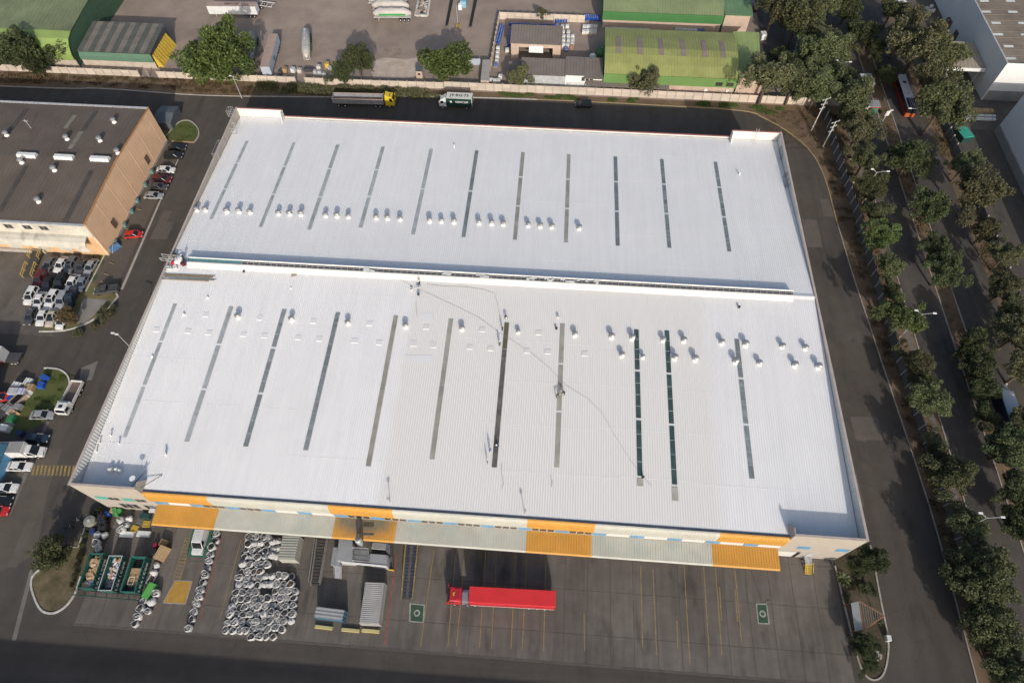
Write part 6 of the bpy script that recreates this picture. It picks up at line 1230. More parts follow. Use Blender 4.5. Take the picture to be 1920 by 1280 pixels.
# lamp on a thin pole whose shadow crosses the yard by the green mat
p = gp(1429,1130); t = thing('yard_lamp', 'thin dark yard lamp standing at the green mat', 'lamp post', (p.x,p.y,.06)); MB().tube([(0,0,0),(0,0,2.9)], .045, 6).build('pole', M_DSTEEL, t); MB().box((0,0,3.05),(.5,.2,.35)).build('lamp_head', M_DSTEEL, t)
# junk yard at the left edge
rj = random.Random(4); jm = [M_WHITEPL, M_CARD, M_STEEL, M_BLUEPL, mat('pale_brown_bale', (.30,.24,.19), .85), mat('bale_grey', (.22,.22,.23), .8)]
jl = [(84,708,'blue drum-shaped bale',M_BLUEPL),(78,722,'pile of blue plastic crates',M_BLUEPL),(40,712,'black bin at the edge of the junk yard',M_BLACK),(53,716,'pinkish white sack',M_WHITEPL),(33,722,'white sack on a board',M_WHITEPL),(55,727,'small tan box',M_CARD),(50,737,'white bundle beside the lawn edge',M_WHITEPL),(27,735,'grey pallet box',M_STEEL),(41,735,'pale blue box',MATS['pale_blue_film']),(22,747,'blue crate',M_BLUEPL),(31,750,'long tan bale',jm[4]),(38,748,'second long tan bale beside the first',jm[4]),(8,763,'grey crate on the heap',jm[5]),(15,766,'grey wrapped block',jm[5]),(23,764,'pale blue wrapped block',MATS['pale_blue_film']),(34,763,'brown-grey bale',jm[5]),(18,772,'white topped crate',M_WHITEPL),(26,775,'tan slatted crate',M_CARD),(3,775,'dark long box',M_DSTEEL),(22,786,'bright green crate in the junk heap',paint('crate_green',(.03,.2,.07),.5)),(16,796,'grey box near the blue shed',jm[5]),(10,803,'white plastic bundle on the blue shed side',M_WHITEPL),(38,812,'dark blue box by the kerb',MATS['bin_navy'])]
for u, v, lb, m in jl:
    s = (1.6,3.2,1.0) if 'long' in lb else (rj.uniform(1.2,1.9),rj.uniform(1.0,1.6),rj.uniform(.7,1.3)); boxthing('junk_bale' if 'bale' in lb else 'junk_crate', lb+', in the junk yard at the left edge' if 'junk' not in lb else lb, 'crate', u, v, s, rj.uniform(-.5,.1) if 'long' not in lb else -.45, m, z=.01, strap=rj.choice((0,2,2)))
# ---------------------------------------------------------------- people and loose things on the roof
M_SKIN = mat('skin', (.36,.22,.15), .6, .1, 4); CL = {k: mat('cloth_'+k, c, .85, .2, 4) for k, c in dict(navy=(.03,.04,.08), black=(.025,.025,.027), grey=(.12,.125,.13), olive=(.10,.095,.06), blue=(.06,.09,.2), white=(.45,.45,.44)).items()}
def person_mesh(pose):
    """skeleton -> skin modifier -> one continuous body; feet at z=0, facing +x"""
    if pose == 'stand': J = dict(pelvis=(0,0,.93), chest=(.02,0,1.28), neck=(.03,0,1.47), head=(.05,0,1.62), top=(.05,0,1.72), sl=(.02,.19,1.4), sr=(.02,-.19,1.4), el=(.05,.27,1.12), er=(.05,-.27,1.12), hl=(.16,.26,.88), hr=(.16,-.26,.88), kl=(.04,.11,.5), kr=(.0,-.12,.5), al=(-.02,.12,.09), ar=(-.06,-.13,.09), tl=(.14,.13,.05), tr=(.10,-.14,.05))
    elif pose == 'bend': J = dict(pelvis=(-.12,0,.86), chest=(.25,0,1.08), neck=(.42,0,1.13), head=(.56,0,1.12), top=(.66,0,1.10), sl=(.34,.19,1.06), sr=(.34,-.19,1.06), el=(.42,.24,.78), er=(.42,-.24,.78), hl=(.55,.16,.52), hr=(.55,-.16,.52), kl=(.05,.13,.47), kr=(.05,-.13,.47), al=(-.05,.14,.09), ar=(-.05,-.14,.09), tl=(.11,.15,.05), tr=(.11,-.15,.05))
    else: J = dict(pelvis=(-.15,0,.36), chest=(.1,0,.66), neck=(.2,0,.84), head=(.27,0,.97), top=(.30,0,1.06), sl=(.15,.19,.78), sr=(.15,-.19,.78), el=(.36,.22,.58), er=(.36,-.22,.58), hl=(.52,.12,.34), hr=(.52,-.12,.34), kl=(.25,.17,.50), kr=(.25,-.17,.50), al=(.0,.17,.09), ar=(.0,-.17,.09), tl=(.16,.18,.05), tr=(.16,-.18,.05))
    ks = list(J); E = [('pelvis','chest'),('chest','neck'),('neck','head'),('head','top'),('chest','sl'),('chest','sr'),('sl','el'),('sr','er'),('el','hl'),('er','hr'),('pelvis','kl'),('pelvis','kr'),('kl','al'),('kr','ar'),('al','tl'),('ar','tr')]
    rad = dict(pelvis=.15, chest=.16, neck=.06, head=.10, top=.06, sl=.075, sr=.075, el=.05, er=.05, hl=.045, hr=.045, kl=.075, kr=.075, al=.05, ar=.05, tl=.045, tr=.045)
    me = bpy.data.meshes.new('body'); me.from_pydata([J[k] for k in ks], [(ks.index(a), ks.index(b)) for a, b in E], [])
    o = bpy.data.objects.new('tmp_person', me); COL.objects.link(o); md = o.modifiers.new('skin','SKIN'); sv = me.skin_vertices[0].data
    for i, k in enumerate(ks): sv[i].radius = (rad[k],)*2; sv[i].use_root = (k == 'pelvis')
    sd_ = o.modifiers.new('sub','SUBSURF'); sd_.levels = 1; sd_.render_levels = 1
    dg = bpy.context.evaluated_depsgraph_get(); out = bpy.data.meshes.new_from_object(o.evaluated_get(dg)); bpy.data.objects.remove(o); out.name = 'body'
    out.materials.clear()
    for m in (CL['navy'], CL['black'], M_SKIN): out.materials.append(m)
    P = Vector(J['pelvis']); hd = Vector(J['head']); hands = [Vector(J['hl']), Vector(J['hr'])]; kn = [Vector(J[k]) for k in ('kl','kr','al','ar','tl','tr')]
    for f in out.polygons:
        c = f.center; f.use_smooth = True
        d_leg = min((c-k).length for k in kn); d_ch = (c-Vector(J['chest'])).length
        if (c-hd).length < .16 and c.z > J['neck'][2]-.12 or min((c-h).length for h in hands) < .09: f.material_index = 2
        elif (c-P).length < .16 or d_leg < d_ch*.75: f.material_index = 1
        else: f.material_index = 0
    return out, hd, Vector(J['top'])
PM_ = {k: person_mesh(k) for k in ('stand','bend','crouch')}
hm = MB(); hm.lathe((0,0,0), [(.155,-.02),(.15,.0),(.125,.02),(.115,.09),(.06,.13)], 12); HM = hm.mesh('helmet'); HM.materials.append(M_WHITEP)
harn = MB(); harn.box((0,0,0),(.34,.36,.06))
def person(u, v, pose, rz, shirt, trousers, label, helmet=M_WHITEP):
    p = rp(u, v); t = thing('person', label, 'person', (p.x,p.y,roofz(p.y)+.06), rz, 'workers on the white roof'); me, hd, tp = PM_[pose]
    o = obj('body', me, t); setmat(o, CL[shirt], 0); setmat(o, CL[trousers], 1); h = obj('helmet', HM, t, hd+(tp-hd)*.45); setmat(h, helmet)
    if pose == 'bend': h.rotation_euler = (0,R(75),0)
    return t
Hy = paint('helmet_yellow', (.55,.4,.04)); Hb = paint('helmet_blue', (.04,.1,.35))
person(787,537,'stand',2.0,'black','navy','worker in black standing below the ridge vent, uphill of a crouching partner')
person(784,555,'crouch',.8,'navy','black','worker in navy crouching downhill of a standing partner near the ridge',Hb)
person(948,597,'bend',-1.2,'black','black','worker in black bending at the top end of the dark skylight')
person(942,620,'stand',-.3,'navy','black','worker standing beside the upper part of the dark skylight',Hy)
person(937,648,'stand',-.5,'grey','black','worker in grey standing lowest of three at the dark skylight top')
person(1043,745,'bend',.2,'olive','grey','worker in olive bending on the near side of the beige skylight',Hy)
person(1058,740,'bend',3.0,'black','black','worker in black bending opposite the olive worker across a skylight')
person(919,848,'stand',-.4,'blue','white','worker in blue shirt and pale trousers beside the dark skylight end',Hb)
person(934,838,'crouch',3.3,'blue','black','worker in blue crouching right on the edge of the dark skylight')
person(914,868,'stand',.3,'grey','grey','worker in grey standing lowest by the end of the dark skylight')
person(351,497,'bend',.5,'navy','blue','worker in blue bending over the pile of gear at the ridge end',Hb)
person(346,488,'stand',1.5,'black','black','worker in black standing at the gear pile by the ridge end')
# gear: buckets, ropes, profiles, hoist frame
def bucket(u, v, m, label, s=1.0):
    p = rp(u, v); t = thing('bucket', label, 'bucket', (p.x,p.y,roofz(p.y)+.06)); MB().lathe((0,0,0), [(.2*s,0),(.25*s,.5*s),(.22*s,.5*s),(.18*s,.06*s)], 10).build('pail', m, t); h = MB(); h.tube([(-.24*s,0,.45*s),(0,0,.7*s),(.24*s,0,.45*s)], .015, 4); h.build('handle', M_STEEL, t)
bucket(748,514,M_BLACK,'black bucket on the slope under the ridge vent',1.3); bucket(772,544,M_WHITEPL,'white bucket left of the workers near the ridge'); bucket(783,540,M_WHITEPL,'white bucket between the two workers near the ridge')
bucket(1046,595,M_WHITEPL,'white pail uphill of the masked skylight end'); bucket(317,505,M_WHITEPL,'white can, first of a pair near the metal profiles',1.3); bucket(321,505,M_WHITEPL,'white can, second of a pair near the metal profiles',1.3); bucket(331,504,M_WHITEPL,'single white can between the pair of cans and the gear pile',1.3); bucket(1385,577,M_DSTEEL,'small grey can on the upper right of the front slope')
bucket(1205,895,M_DSTEEL,'small dark can at the lower end of a green skylight'); bucket(1043,617,M_DSTEEL,'small dark tin left of the masked skylight'); bucket(486,572-42,M_BLACK,'black tin on the ridge slope above the brown patch') if False else None
p = rp(458,511); t = tag(MB().lathe((p.x,p.y,roofz(p.y)+.04), [(.05,0),(.2,.15),(.22,.4),(.1,.5)], 8).build('tool_bag', M_BLACK), 'small black tool bag against the ridge flashing', 'tool bag')
def rope(pts, label, m, r=.035):
    P = []
    for a, b in zip(pts, pts[1:]):
        for k in range(6):
            q = rp(a[0]+(b[0]-a[0])*k/6, a[1]+(b[1]-a[1])*k/6); P.append((q.x,q.y,roofz(q.y)+.075))
    return tag(MB().tube(P, r, 4).build('rope', m), label, 'rope')
M_ROPE = mat('grey_rope', (.33,.32,.30), .9)
rope([(705,512),(745,522),(785,542),(850,572),(900,597),(935,623),(960,638),(1000,665),(1030,690),(1060,722),(1100,746),(1128,773),(1150,812),(1180,860),(1205,893),(1225,915)], 'long grey lifeline curving across the whole front roof slope', M_ROPE, .022)
rope([(800,533),(830,537),(870,538),(905,543),(927,550),(933,570),(938,598)], 'thin rope from the ridge workers to the top of the dark skylight', M_ROPE, .03)
rope([(780,565),(781,585),(783,595)], 'short loose rope end below the crouching worker', M_ROPE, .03)
rope([(1032,890),(1035,905),(1034,912),(1036,900)], 'small coil of rope below the beige skylight', M_ROPE, .04); rope([(940,870),(941,890),(944,905),(940,918)], 'rope trailing down from the dark skylight end', M_ROPE, .03)
t = thing('metal_profiles', 'stack of long metal roof profiles lying across the ridge slope', 'metal sheets'); a, b = rp(303,519), rp(406,523); d = (b-a); rz = math.atan2(d.y,d.x)
for i in range(8): L_ = d.length*random.uniform(.75,1.0); MB().box(((a.x+b.x)/2+random.uniform(-.8,.8),(a.y+b.y)/2-.7+i*.2,roofz(a.y)+.12+random.uniform(0,.12)),(L_,.16,.10),rz+random.uniform(-.012,.012)).build('profile', random.choice([M_GALV,M_WOOD,mat('weathered_board',(.25,.22,.17),.8,.2,1),M_STEEL]), t)
t = thing('hoist_frame', 'tubular steel hoist frame overhanging the left parapet', 'hoist'); a, b = gp(308,483,13.0), gp(338,486,13.0); r = MB()
for s in (-.5,.5):
    for zz in (0,1.2): MB().tube([(-1.3,a.y+s,12.75+zz*.6),(2.4,b.y+s,12.75+zz*.6)], .06, 5).build('rail', M_STEEL, t)
    for x in (-1.3,0,1.2,2.4): MB().tube([(x,a.y+s,12.6),(x,a.y+s,13.5)], .05, 5).build('upright', M_STEEL, t)
for x in (-1.3,0,1.2,2.4): MB().tube([(x,a.y-.5,12.75),(x,a.y+.5,12.75)], .04, 5).build('cross_bar', M_STEEL, t)
rg = random.Random(3)
for i, (u, v, m, lb) in enumerate(((337,490,M_WHITEP,'white paint pails heaped at the hoist frame'),(341,487,M_WHITEPL,'white sacks heaped behind the hoist frame'),(326,494,PAINT['red'],'red petrol can beside the hoist frame'),(345,496,PAINT['maroon'],'dark red tool case in the gear pile'),(328,481,CL['olive'],'olive rucksack uphill of the hoist frame'),(333,486,M_WHITEPL,'white plastic drum next to the rucksack'))):
    p = rp(u, v); t = thing('gear', lb, 'gear', (p.x,p.y,roofz(p.y)+.05), rg.random())
    for k in range(4 if i < 2 else 1): b_ = MB(); s = rg.uniform(.35,.6); b_.lathe((rg.uniform(-.5,.5)*(i < 2),rg.uniform(-.4,.4)*(i < 2),0), [(s*.9,0),(s,.1),(s*.95,s),(s*.5,s*1.25)], 8); b_.build('piece', m, t)
p = rp(216,882); t = thing('sack_pile', 'small pile of white sacks in the shaded front corner of the roof', 'sacks', (p.x,p.y,roofz(p.y)+.05))
for q in ((-.6,0,.5),(.4,.1,.4),(1.1,-.1,.35)): b_ = MB(); b_.lathe((q[0],q[1],0), [(q[2],0),(q[2]*1.2,.2),(q[2]*.8,.7),(.1,.9)], 8); b_.build('sack', M_WHITEPL, t)
p = gp(249,897,PAR); t = thing('dish', 'white dish antenna on the return wall of the front corner', 'antenna', (p.x,p.y,PAR-.6)); MB().lathe((0,0,.5), [(.05,0),(.35,.1),(.5,.3)], 12).build('dish', M_WHITEP, t); MB().tube([(0,0,-.8),(0,0,.5)], .04, 5).build('mast', M_STEEL, t)
# ---------------------------------------------------------------- vegetation
def leaf_mat(name, c1, c2, c3):
    m = bpy.data.materials.new(name); m.use_nodes = True; n = m.node_tree; L = n.links.new; b = n.nodes['Principled BSDF']; b.inputs['Roughness'].default_value = .65; b.inputs['Specular IOR Level'].default_value = .25
    at = n.nodes.new('ShaderNodeAttribute'); at.attribute_name = 'leaf'; oi = n.nodes.new('ShaderNodeObjectInfo')
    r = n.nodes.new('ShaderNodeValToRGB'); r.color_ramp.elements[0].color = (*c1,1); r.color_ramp.elements[1].color = (*c3,1); e = r.color_ramp.elements.new(.5); e.color = (*c2,1)
    L(at.outputs['Fac'], r.inputs[0])
    hs = n.nodes.new('ShaderNodeHueSaturation'); mr = n.nodes.new('ShaderNodeMapRange'); mr.inputs[3].default_value = .6; mr.inputs[4].default_value = 1.1; L(oi.outputs['Random'], mr.inputs[0]); L(mr.outputs[0], hs.inputs['Value'])
    mh = n.nodes.new('ShaderNodeMapRange'); mh.inputs[3].default_value = .485; mh.inputs[4].default_value = .515; L(oi.outputs['Random'], mh.inputs[0]); L(mh.outputs[0], hs.inputs['Hue']); L(r.outputs[0], hs.inputs['Color'])
    L(hs.outputs[0], b.inputs['Base Color'])
    tr = n.nodes.new('ShaderNodeBsdfTranslucent'); L(hs.outputs[0], tr.inputs[0]); mx = n.nodes.new('ShaderNodeMixShader'); mx.inputs[0].default_value = .25
    L(b.outputs[0], mx.inputs[1]); L(tr.outputs[0], mx.inputs[2]); L(mx.outputs[0], n.nodes['Material Output'].inputs[0]); return m
LF_MID = leaf_mat('leaf_mid', (.075,.09,.042), (.13,.15,.066), (.19,.205,.10)); LF_DARK = leaf_mat('leaf_dark', (.045,.062,.028), (.085,.105,.045), (.14,.155,.07)); LF_MID2 = leaf_mat('leaf_mid_fresh', (.07,.095,.035), (.125,.16,.055), (.19,.225,.085)); LF_OLIVE = leaf_mat('leaf_olive', (.085,.09,.045), (.15,.15,.075), (.21,.20,.11)); LF_DRY = leaf_mat('leaf_dry', (.10,.075,.04), (.17,.125,.065), (.22,.17,.10)); LF_GREEN = leaf_mat('leaf_green', (.065,.10,.03), (.115,.165,.045), (.175,.22,.075))
def crown_mesh(seed, leaves, droop=0.0, flat=.85, size=(.17,.40), lobes=30, spray=.55, R_=4.0):
    """leaf-sized faces on many uneven sprays carried by a few main limbs; the sky side stays open between limbs"""
    rnd = random.Random(seed); v = []; f = []; val = []; LB = []
    nl = rnd.randint(5,8); limbs = []
    for k in range(nl):
        a = 2*PI*(k+rnd.uniform(-.3,.3))/nl; el = rnd.uniform(-.15,1.1); limbs.append((Vector((math.cos(a)*math.cos(el),math.sin(a)*math.cos(el),math.sin(el)*flat)), rnd.uniform(.62,1.0)))
    limbs.append((Vector((rnd.uniform(-.2,.2),rnd.uniform(-.2,.2),1)), rnd.uniform(.6,.85)))
    for k in range(lobes):
        d, ln = rnd.choice(limbs); t_ = rnd.uniform(.25,1.0); c = d*ln*R_*t_*.86+Vector((rnd.gauss(0,.2),rnd.gauss(0,.2),rnd.gauss(0,.15)))*R_
        LB.append((c, rnd.uniform(.09,.26)*R_*(1.15-.3*t_), rnd.uniform(.2,.8)))
    tot = sum(r*r for _, r, _ in LB)
    for c, r, tint in LB:
        ax = Vector((rnd.uniform(.7,1.25),rnd.uniform(.7,1.25),rnd.uniform(.55,.95)))
        for _ in range(int(leaves*r*r/tot)):
            d = Vector((rnd.gauss(0,1),rnd.gauss(0,1),rnd.gauss(0,1))).normalized(); q = rnd.uniform(.45,1.0)**.5
            if rnd.random() < .12: q *= rnd.uniform(1.0,1.45)
            p = c+Vector((d.x*ax.x,d.y*ax.y,d.z*ax.z))*r*q
            if droop: p.z -= droop*R_*.3*max(0,(Vector((p.x,p.y)).length/R_)**2)*rnd.random()
            out = (p-Vector((0,0,-R_*.3))).normalized(); b = (out*spray+Vector((rnd.gauss(0,.6),rnd.gauss(0,.6),rnd.gauss(0,.45)-droop*.6))).normalized()
            nrm = b.cross(Vector((rnd.gauss(0,1),rnd.gauss(0,1),rnd.gauss(0,.5)))).normalized(); a = b.cross(nrm).normalized()
            s_ = rnd.uniform(*size); w2 = s_*rnd.uniform(.2,.36); i = len(v)
            v += [tuple(p-b*s_*.5), tuple(p+a*w2), tuple(p+b*s_*.5), tuple(p-a*w2)]; f.append((i,i+1,i+2,i+3)); val.append(min(1,max(0,tint*.4+rnd.random()*.6)))
    me = bpy.data.meshes.new('crown'); me.from_pydata(v, [], f); at = me.attributes.new('leaf','FLOAT','FACE'); at.data.foreach_set('value', val); return me, LB
def trunk_mesh(seed, LB, h, R_=4.0):
    rnd = random.Random(seed); mb = MB(); mb.tube([(0,0,-h-.1),(.06,.03,-h*.5),(0,.05,-R_*.2),(.1,0,R_*.3)], [.24,.19,.14,.05], 8)
    for c, r, _ in rnd.sample(LB, min(11,len(LB))): s = Vector((0,0,-R_*.45*rnd.uniform(.3,1.2))); mid = s.lerp(c,.5)+Vector((rnd.uniform(-.3,.3),rnd.uniform(-.3,.3),.25)); mb.tube([s,mid,c*.95], [.11,.07,.025], 5)
    return mb.mesh('trunk')
TV = []
for i in range(7):
    me, LB = crown_mesh(40+i, [21000,18000,22000,17000,23000,19000,17000][i], droop=(.0,.6,.3,.9,.2,.7,.5)[i], flat=(.85,.95,.8,1.0,.75,.9,.85)[i], lobes=(120,95,140,85,150,110,80)[i])
    me.materials.append(LF_MID); tm = trunk_mesh(90+i, LB, 5.0); tm.materials.append(M_BARK); TV.append((me, tm))
rt = random.Random(21); GRP = {}
GROW = {'trees along the wired wall':1.16,'trees on the median':1.14,'trees on the far verge':1.0,'trees round the parking court':1.14}
def depth(p): return (p-CAM).dot(CF)
def tree(u, v, rpx, lm, label, group=None, clear=1.6, var=None, zc=None, name='tree', squash=None):
    r = rpx*depth(gp(u,v,4))/FPX; zc = zc or (r*.85+clear); p = gp(u, v, zc); t = thing(name, label, 'tree', (p.x,p.y,0), 0, group)
    me, tm = TV[var if var is not None else rt.randrange(7)]; k = r/4.0*GROW.get(group,1.25); sq = squash or rt.uniform(.85,1.05)
    o = obj('crown', me, t, (0,0,zc), rt.uniform(0,6.28)); o.scale = (k,k*rt.uniform(.9,1.1),k*sq); setmat(o, lm)
    b = obj('trunk', tm, t, (0,0,zc), rt.uniform(0,6.28)); b.scale = (k,k,zc/5.0); return t
tree(40,100,46,LF_DARK,'broad dark tree in front of the green hall eave',var=1,zc=5); tree(72,128,24,LF_DARK,'lower dark tree beside the broad one at the green hall',var=3,zc=2.8)
tree(408,106,60,LF_GREEN,'largest tree, with a dense spreading green crown, beside the parked trailers',var=4,zc=7)
tree(672,122,26,LF_DARK,'taller of two slim trees behind the yellow truck',var=3,zc=5,squash=1.4); tree(642,142,20,LF_DARK,'shorter of two slim trees behind the yellow truck',var=1,zc=3.6,squash=1.2)
tree(836,125,41,LF_GREEN,'round green tree behind the dark green box truck',var=0,zc=6); tree(973,148,22,LF_OLIVE,'small loose olive tree in front of the brown roofed building',var=6,zc=3.5,squash=1.3)
tree(1211,158,25,LF_OLIVE,'small weeping tree in front of the lime hall',var=3,zc=3.8,squash=1.2); tree(1016,26,13,LF_OLIVE,'small bush behind the drum yard wall',var=6,zc=1.8)
court = [(1452,20,42,LF_OLIVE),(1495,38,50,LF_MID),(1540,10,36,LF_MID),(1540,100,42,LF_MID),(1440,150,46,LF_OLIVE),(1490,155,40,LF_MID),(1535,165,40,LF_MID),(1592,180,42,LF_MID),(1565,150,34,LF_DARK),(1478,40,30,LF_OLIVE),(1465,110,22,LF_DARK),(1570,90,30,LF_MID),(1520,135,30,LF_MID)]
for u, v, r, m in court: tree(u,v,r,m,'leafy tree shading the parking court beside the lime hall','trees round the parking court',2.2)
strip = [(1608,250,36),(1618,305,32),(1634,352,31),(1640,400,29),(1653,445,31),(1668,505,29),(1687,600,43),(1716,685,28),(1737,750,36),(1746,825,20),(1775,890,46),(1815,985,36),(1840,1082,58),(1858,1168,48),(1892,1262,42),(1600,215,30),(1672,548,18),(1728,715,22),(1757,850,20),(1828,1030,30),(1875,1218,34)]
for u, v, r in strip: tree(u,v,r,rt.choice([LF_MID,LF_MID,LF_OLIVE,LF_MID2]),'bushy tree on the strip between the wired wall and the avenue','trees along the wired wall',1.5)
med = [(1706,300,38),(1742,385,36),(1752,470,33),(1768,512,37),(1822,645,34),(1832,690,32),(1846,778,28),(1888,842,46),(1905,925,44),(1640,92,24),(1612,62,30),(1588,18,26),(1842,730,30),(1912,985,36),(1660,140,20)]
for u, v, r in med: tree(u,v,r,LF_DARK,'dark tree on the median of the avenue','trees on the median',1.2)
far = [(1762,205,56),(1722,92,56),(1762,112,48),(1690,70,38),(1835,362,58),(1808,310,34),(1848,432,30),(1885,480,34),(1882,540,36),(1908,625,46),(1925,690,50),(1930,800,40),(1672,20,30),(1895,580,32),(1740,150,40),(1700,40,34)]
for u, v, r in far: tree(u,v,r,rt.choice([LF_OLIVE,LF_MID,LF_OLIVE]),'tree on the far verge of the avenue beside the factories','trees on the far verge',1.8)
tree(100,1040,33,LF_MID,'young olive green tree in the rounded corner bed',var=2,zc=2.6); tree(130,593,19,LF_DRY,'dry brownish bush beside the parked cars at the corner bed',var=6,zc=1.6)
tree(1635,1050,24,LF_DARK,'dark glossy tree at the building end of the island',var=0,zc=3); tree(1610,1062,20,LF_DARK,'second dark tree at the building end of the island',var=2,zc=2.5); tree(1622,1212,23,LF_DARK,'dark tree at the rounded tip of the island',var=4,zc=2.6); tree(1632,1246,20,LF_DARK,'low dark bush below the tip tree of the island',var=1,zc=1.6)
def shrub(u, v, rpx, lm, label, group=None):
    r = rpx*depth(gp(u,v,1))/FPX; p = gp(u,v,r*.6); t = thing('shrub', label, 'shrub', (p.x,p.y,0), 0, group); o = obj('foliage', rt.choice(TV)[0], t, (0,0,r*.6), rt.uniform(0,6.28)); o.scale = (r/4,r/4,r/4*.8); setmat(o, lm); return t
for u, v, r in ((1586,1121,9),(1620,1100,13),(1640,1112,8),(1598,1098,8),(1653,1220,7),(1648,1165,7)): shrub(u,v,r,LF_MID,'low green shrub in the island bed','island shrubs')
for u, v, r in ((205,590,10),(195,600,9),(188,590,9),(176,612,10),(212,577,8),(195,580,8),(145,625,10)): shrub(u,v,r,LF_OLIVE,'low dry shrub along the curved kerb of the corner bed','shrubs on the corner bed')
for u, v, r in ((165,988,8),(160,1003,8),(155,1020,7),(150,1042,8),(146,1060,7),(141,1078,7),(136,1096,7),(175,965,9),(186,955,8)): shrub(u,v,r,LF_DARK,'small dark hedge plant between the corner bed and the skips','hedge by the skips')
# palm
p = gp(1581,1084,2.2); t = thing('palm', 'small fan palm next to the yellow stair', 'palm', (p.x,p.y,0)); MB().tube([(0,0,0),(.05,0,1.0),(0,.05,2.1)], [.2,.16,.14], 8).build('trunk', M_BARK, t)
for i in range(26):
    a = i*2.4; el = rt.uniform(-.3,1.0); d = Vector((math.cos(a)*math.cos(el),math.sin(a)*math.cos(el),math.sin(el))); s = Vector((-math.sin(a),math.cos(a),0)); b = Vector((0,0,2.1)); tip = b+d*1.5+Vector((0,0,-.35)); mid = b+d*.9; fr = MB(); fr.add([b,mid+s*.22,tip,mid-s*.22], [(0,1,2,3)]); me = fr.mesh('frond'); at = me.attributes.new('leaf','FLOAT','FACE'); at.data.foreach_set('value',[rt.random()]); me.materials.append(LF_MID); obj('frond', me, t)
# rough grass on the rear verge and beds: nobody could count it
def grass(name, label, areas, n, h, lm, seed, wd=.10):
    rnd = random.Random(seed); v = []; f = []; val = []
    for (x0,y0,x1,y1,wt) in areas:
        cl = [(rnd.uniform(x0,x1),rnd.uniform(y0,y1),rnd.uniform(.25,.9)) for _ in range(max(6,int((x1-x0)*(y1-y0)*.45)))]
        for _ in range(int(n*wt)):
            cx, cy, cr = rnd.choice(cl); x, y = rnd.gauss(cx,cr), min(y1+.15,max(y0-.15,rnd.gauss(cy,cr*.6))); a = rnd.uniform(0,6.28); hh = h*rnd.uniform(.5,1.3); dx, dy = math.cos(a)*wd*rnd.uniform(.6,1.6), math.sin(a)*wd; lx, ly = rnd.uniform(-.3,.3)*hh, rnd.uniform(-.3,.3)*hh; i = len(v)
            v += [(x-dx,y-dy,.01),(x+dx,y+dy,.01),(x+lx,y+ly,hh)]; f.append((i,i+1,i+2)); val.append(rnd.random())
    me = bpy.data.meshes.new(name); me.from_pydata(v, [], f); at = me.attributes.new('leaf','FLOAT','FACE'); at.data.foreach_set('value', val); me.materials.append(lm); o = obj(name, me); o['kind'] = 'stuff'; tag(o, label, 'grass')
grass('tall_grass','tall dry green grass on the verge behind the yellow truck',[(-6,116,14,120,1),(12,116.3,45,120.2,1.6)],5000,.8,LF_OLIVE,1,.13)
grass('verge_grass','short green weeds along the verge below the lime hall',[(62,118.9,70,120.3,.5),(73,118.9,84,120.2,.8),(90,118.8,100,120.2,.8),(112,118.5,126,120.2,.7),(131,116.5,138,119.5,.5)],6000,.3,LF_GREEN,2)
grass('dry_grass','dry brown grass on the verge by the green hall',[(-85,115.5,-30,120,1),(-30,115,-6,120,.6)],6000,.35,LF_DRY,3,.10)
grass('weeds','sparse dry weeds on the verge inside the wired wall',[(146,78,149,100,.5),(147,40,149.6,78,.6),(149,0,151,40,.5),(133,103,147,118,.5)],2600,.3,LF_DRY,4)
grass('lawn_grass','short lawn grass on the kerbed islands',[(-23,96,-17.5,101.5,.6),(-24,17,-19,26,.8),(-27,50,-24.6,58,.4)],6000,.14,LF_GREEN,5,.07)
grass('avenue_weeds','dry grass on the avenue strip and far verge',[(150.5,60,153.3,118,.5),(152,-15,153.5,60,.7),(176.2,60,179,120,.8),(163.8,30,166.3,120,.4)],5000,.3,LF_DRY,6)
# ---------------------------------------------------------------- lamps, poles and the yards behind
def lamp_post(u, v, h, label, arms, base=None, group=None):
    """lamp whose head shows at pixel (u,v)"""
    p = gp(u, v, h); t = thing('street_lamp', label, 'street lamp', (p.x,p.y,0), 0, group); MB().tube([(0,0,0),(0,0,h)], [.10,.06], 8).build('pole', M_STEEL, t)
    for ax, ay in arms: m = MB(); m.tube([(0,0,h-.3),(ax*.5,ay*.5,h),(ax,ay,h+.1)], .04, 5); m.build('arm', M_STEEL, t); MB().box((ax*1.12,ay*1.12,h+.1),(.7 if abs(ax) > abs(ay) else .3,.3 if abs(ax) > abs(ay) else .7,.14)).build('lamp_head', M_WHITEP, t)
    return t
for i, (u, v) in enumerate(((1577,117),(1645,322),(1729,588),(1852,970))): lamp_post(u,v,9,'twin-arm street lamp on the avenue strip, %s along from the power poles' % ordn[i],[(2.2,.2),(-.9,.6)],group='avenue lamps')
lamp_post(436,143,7,'street lamp beside the largest tree on the rear street',[(-.5,0)]); lamp_post(222,628,9,'two-headed street lamp on the side road',[(-1.1,.3),(-.3,.1)]); lamp_post(1667,207,6,'short lamp at the tip of the avenue median',[(.6,0)])
def power_pole(base, h, label):
    p = gp(*base); t = thing('power_pole', label, 'power pole', (p.x,p.y,0)); MB().tube([(0,0,0),(0,0,h)], [.17,.11], 8).build('pole', M_KERBW, t)
    for z, l in ((h-.2,1.3),(h-1.6,1.0),(h-3.0,.8)): MB().box((0,0,z),(2*l,.12,.14),.5).build('cross_arm', M_STEEL, t); [MB().lathe((s*l*.85*math.cos(.5),s*l*.85*math.sin(.5),z+.07), [(.06,0),(.08,.12),(.04,.2)], 6).build('insulator', M_WHITEPL, t) for s in (-1,1)]
    return t
power_pole((1521,245),10,'tall pale power pole standing in bare soil by the bend'); power_pole((1543,275),8,'shorter power pole beside the wired wall')
for a in (((1360,0),(1360,0)),): pass
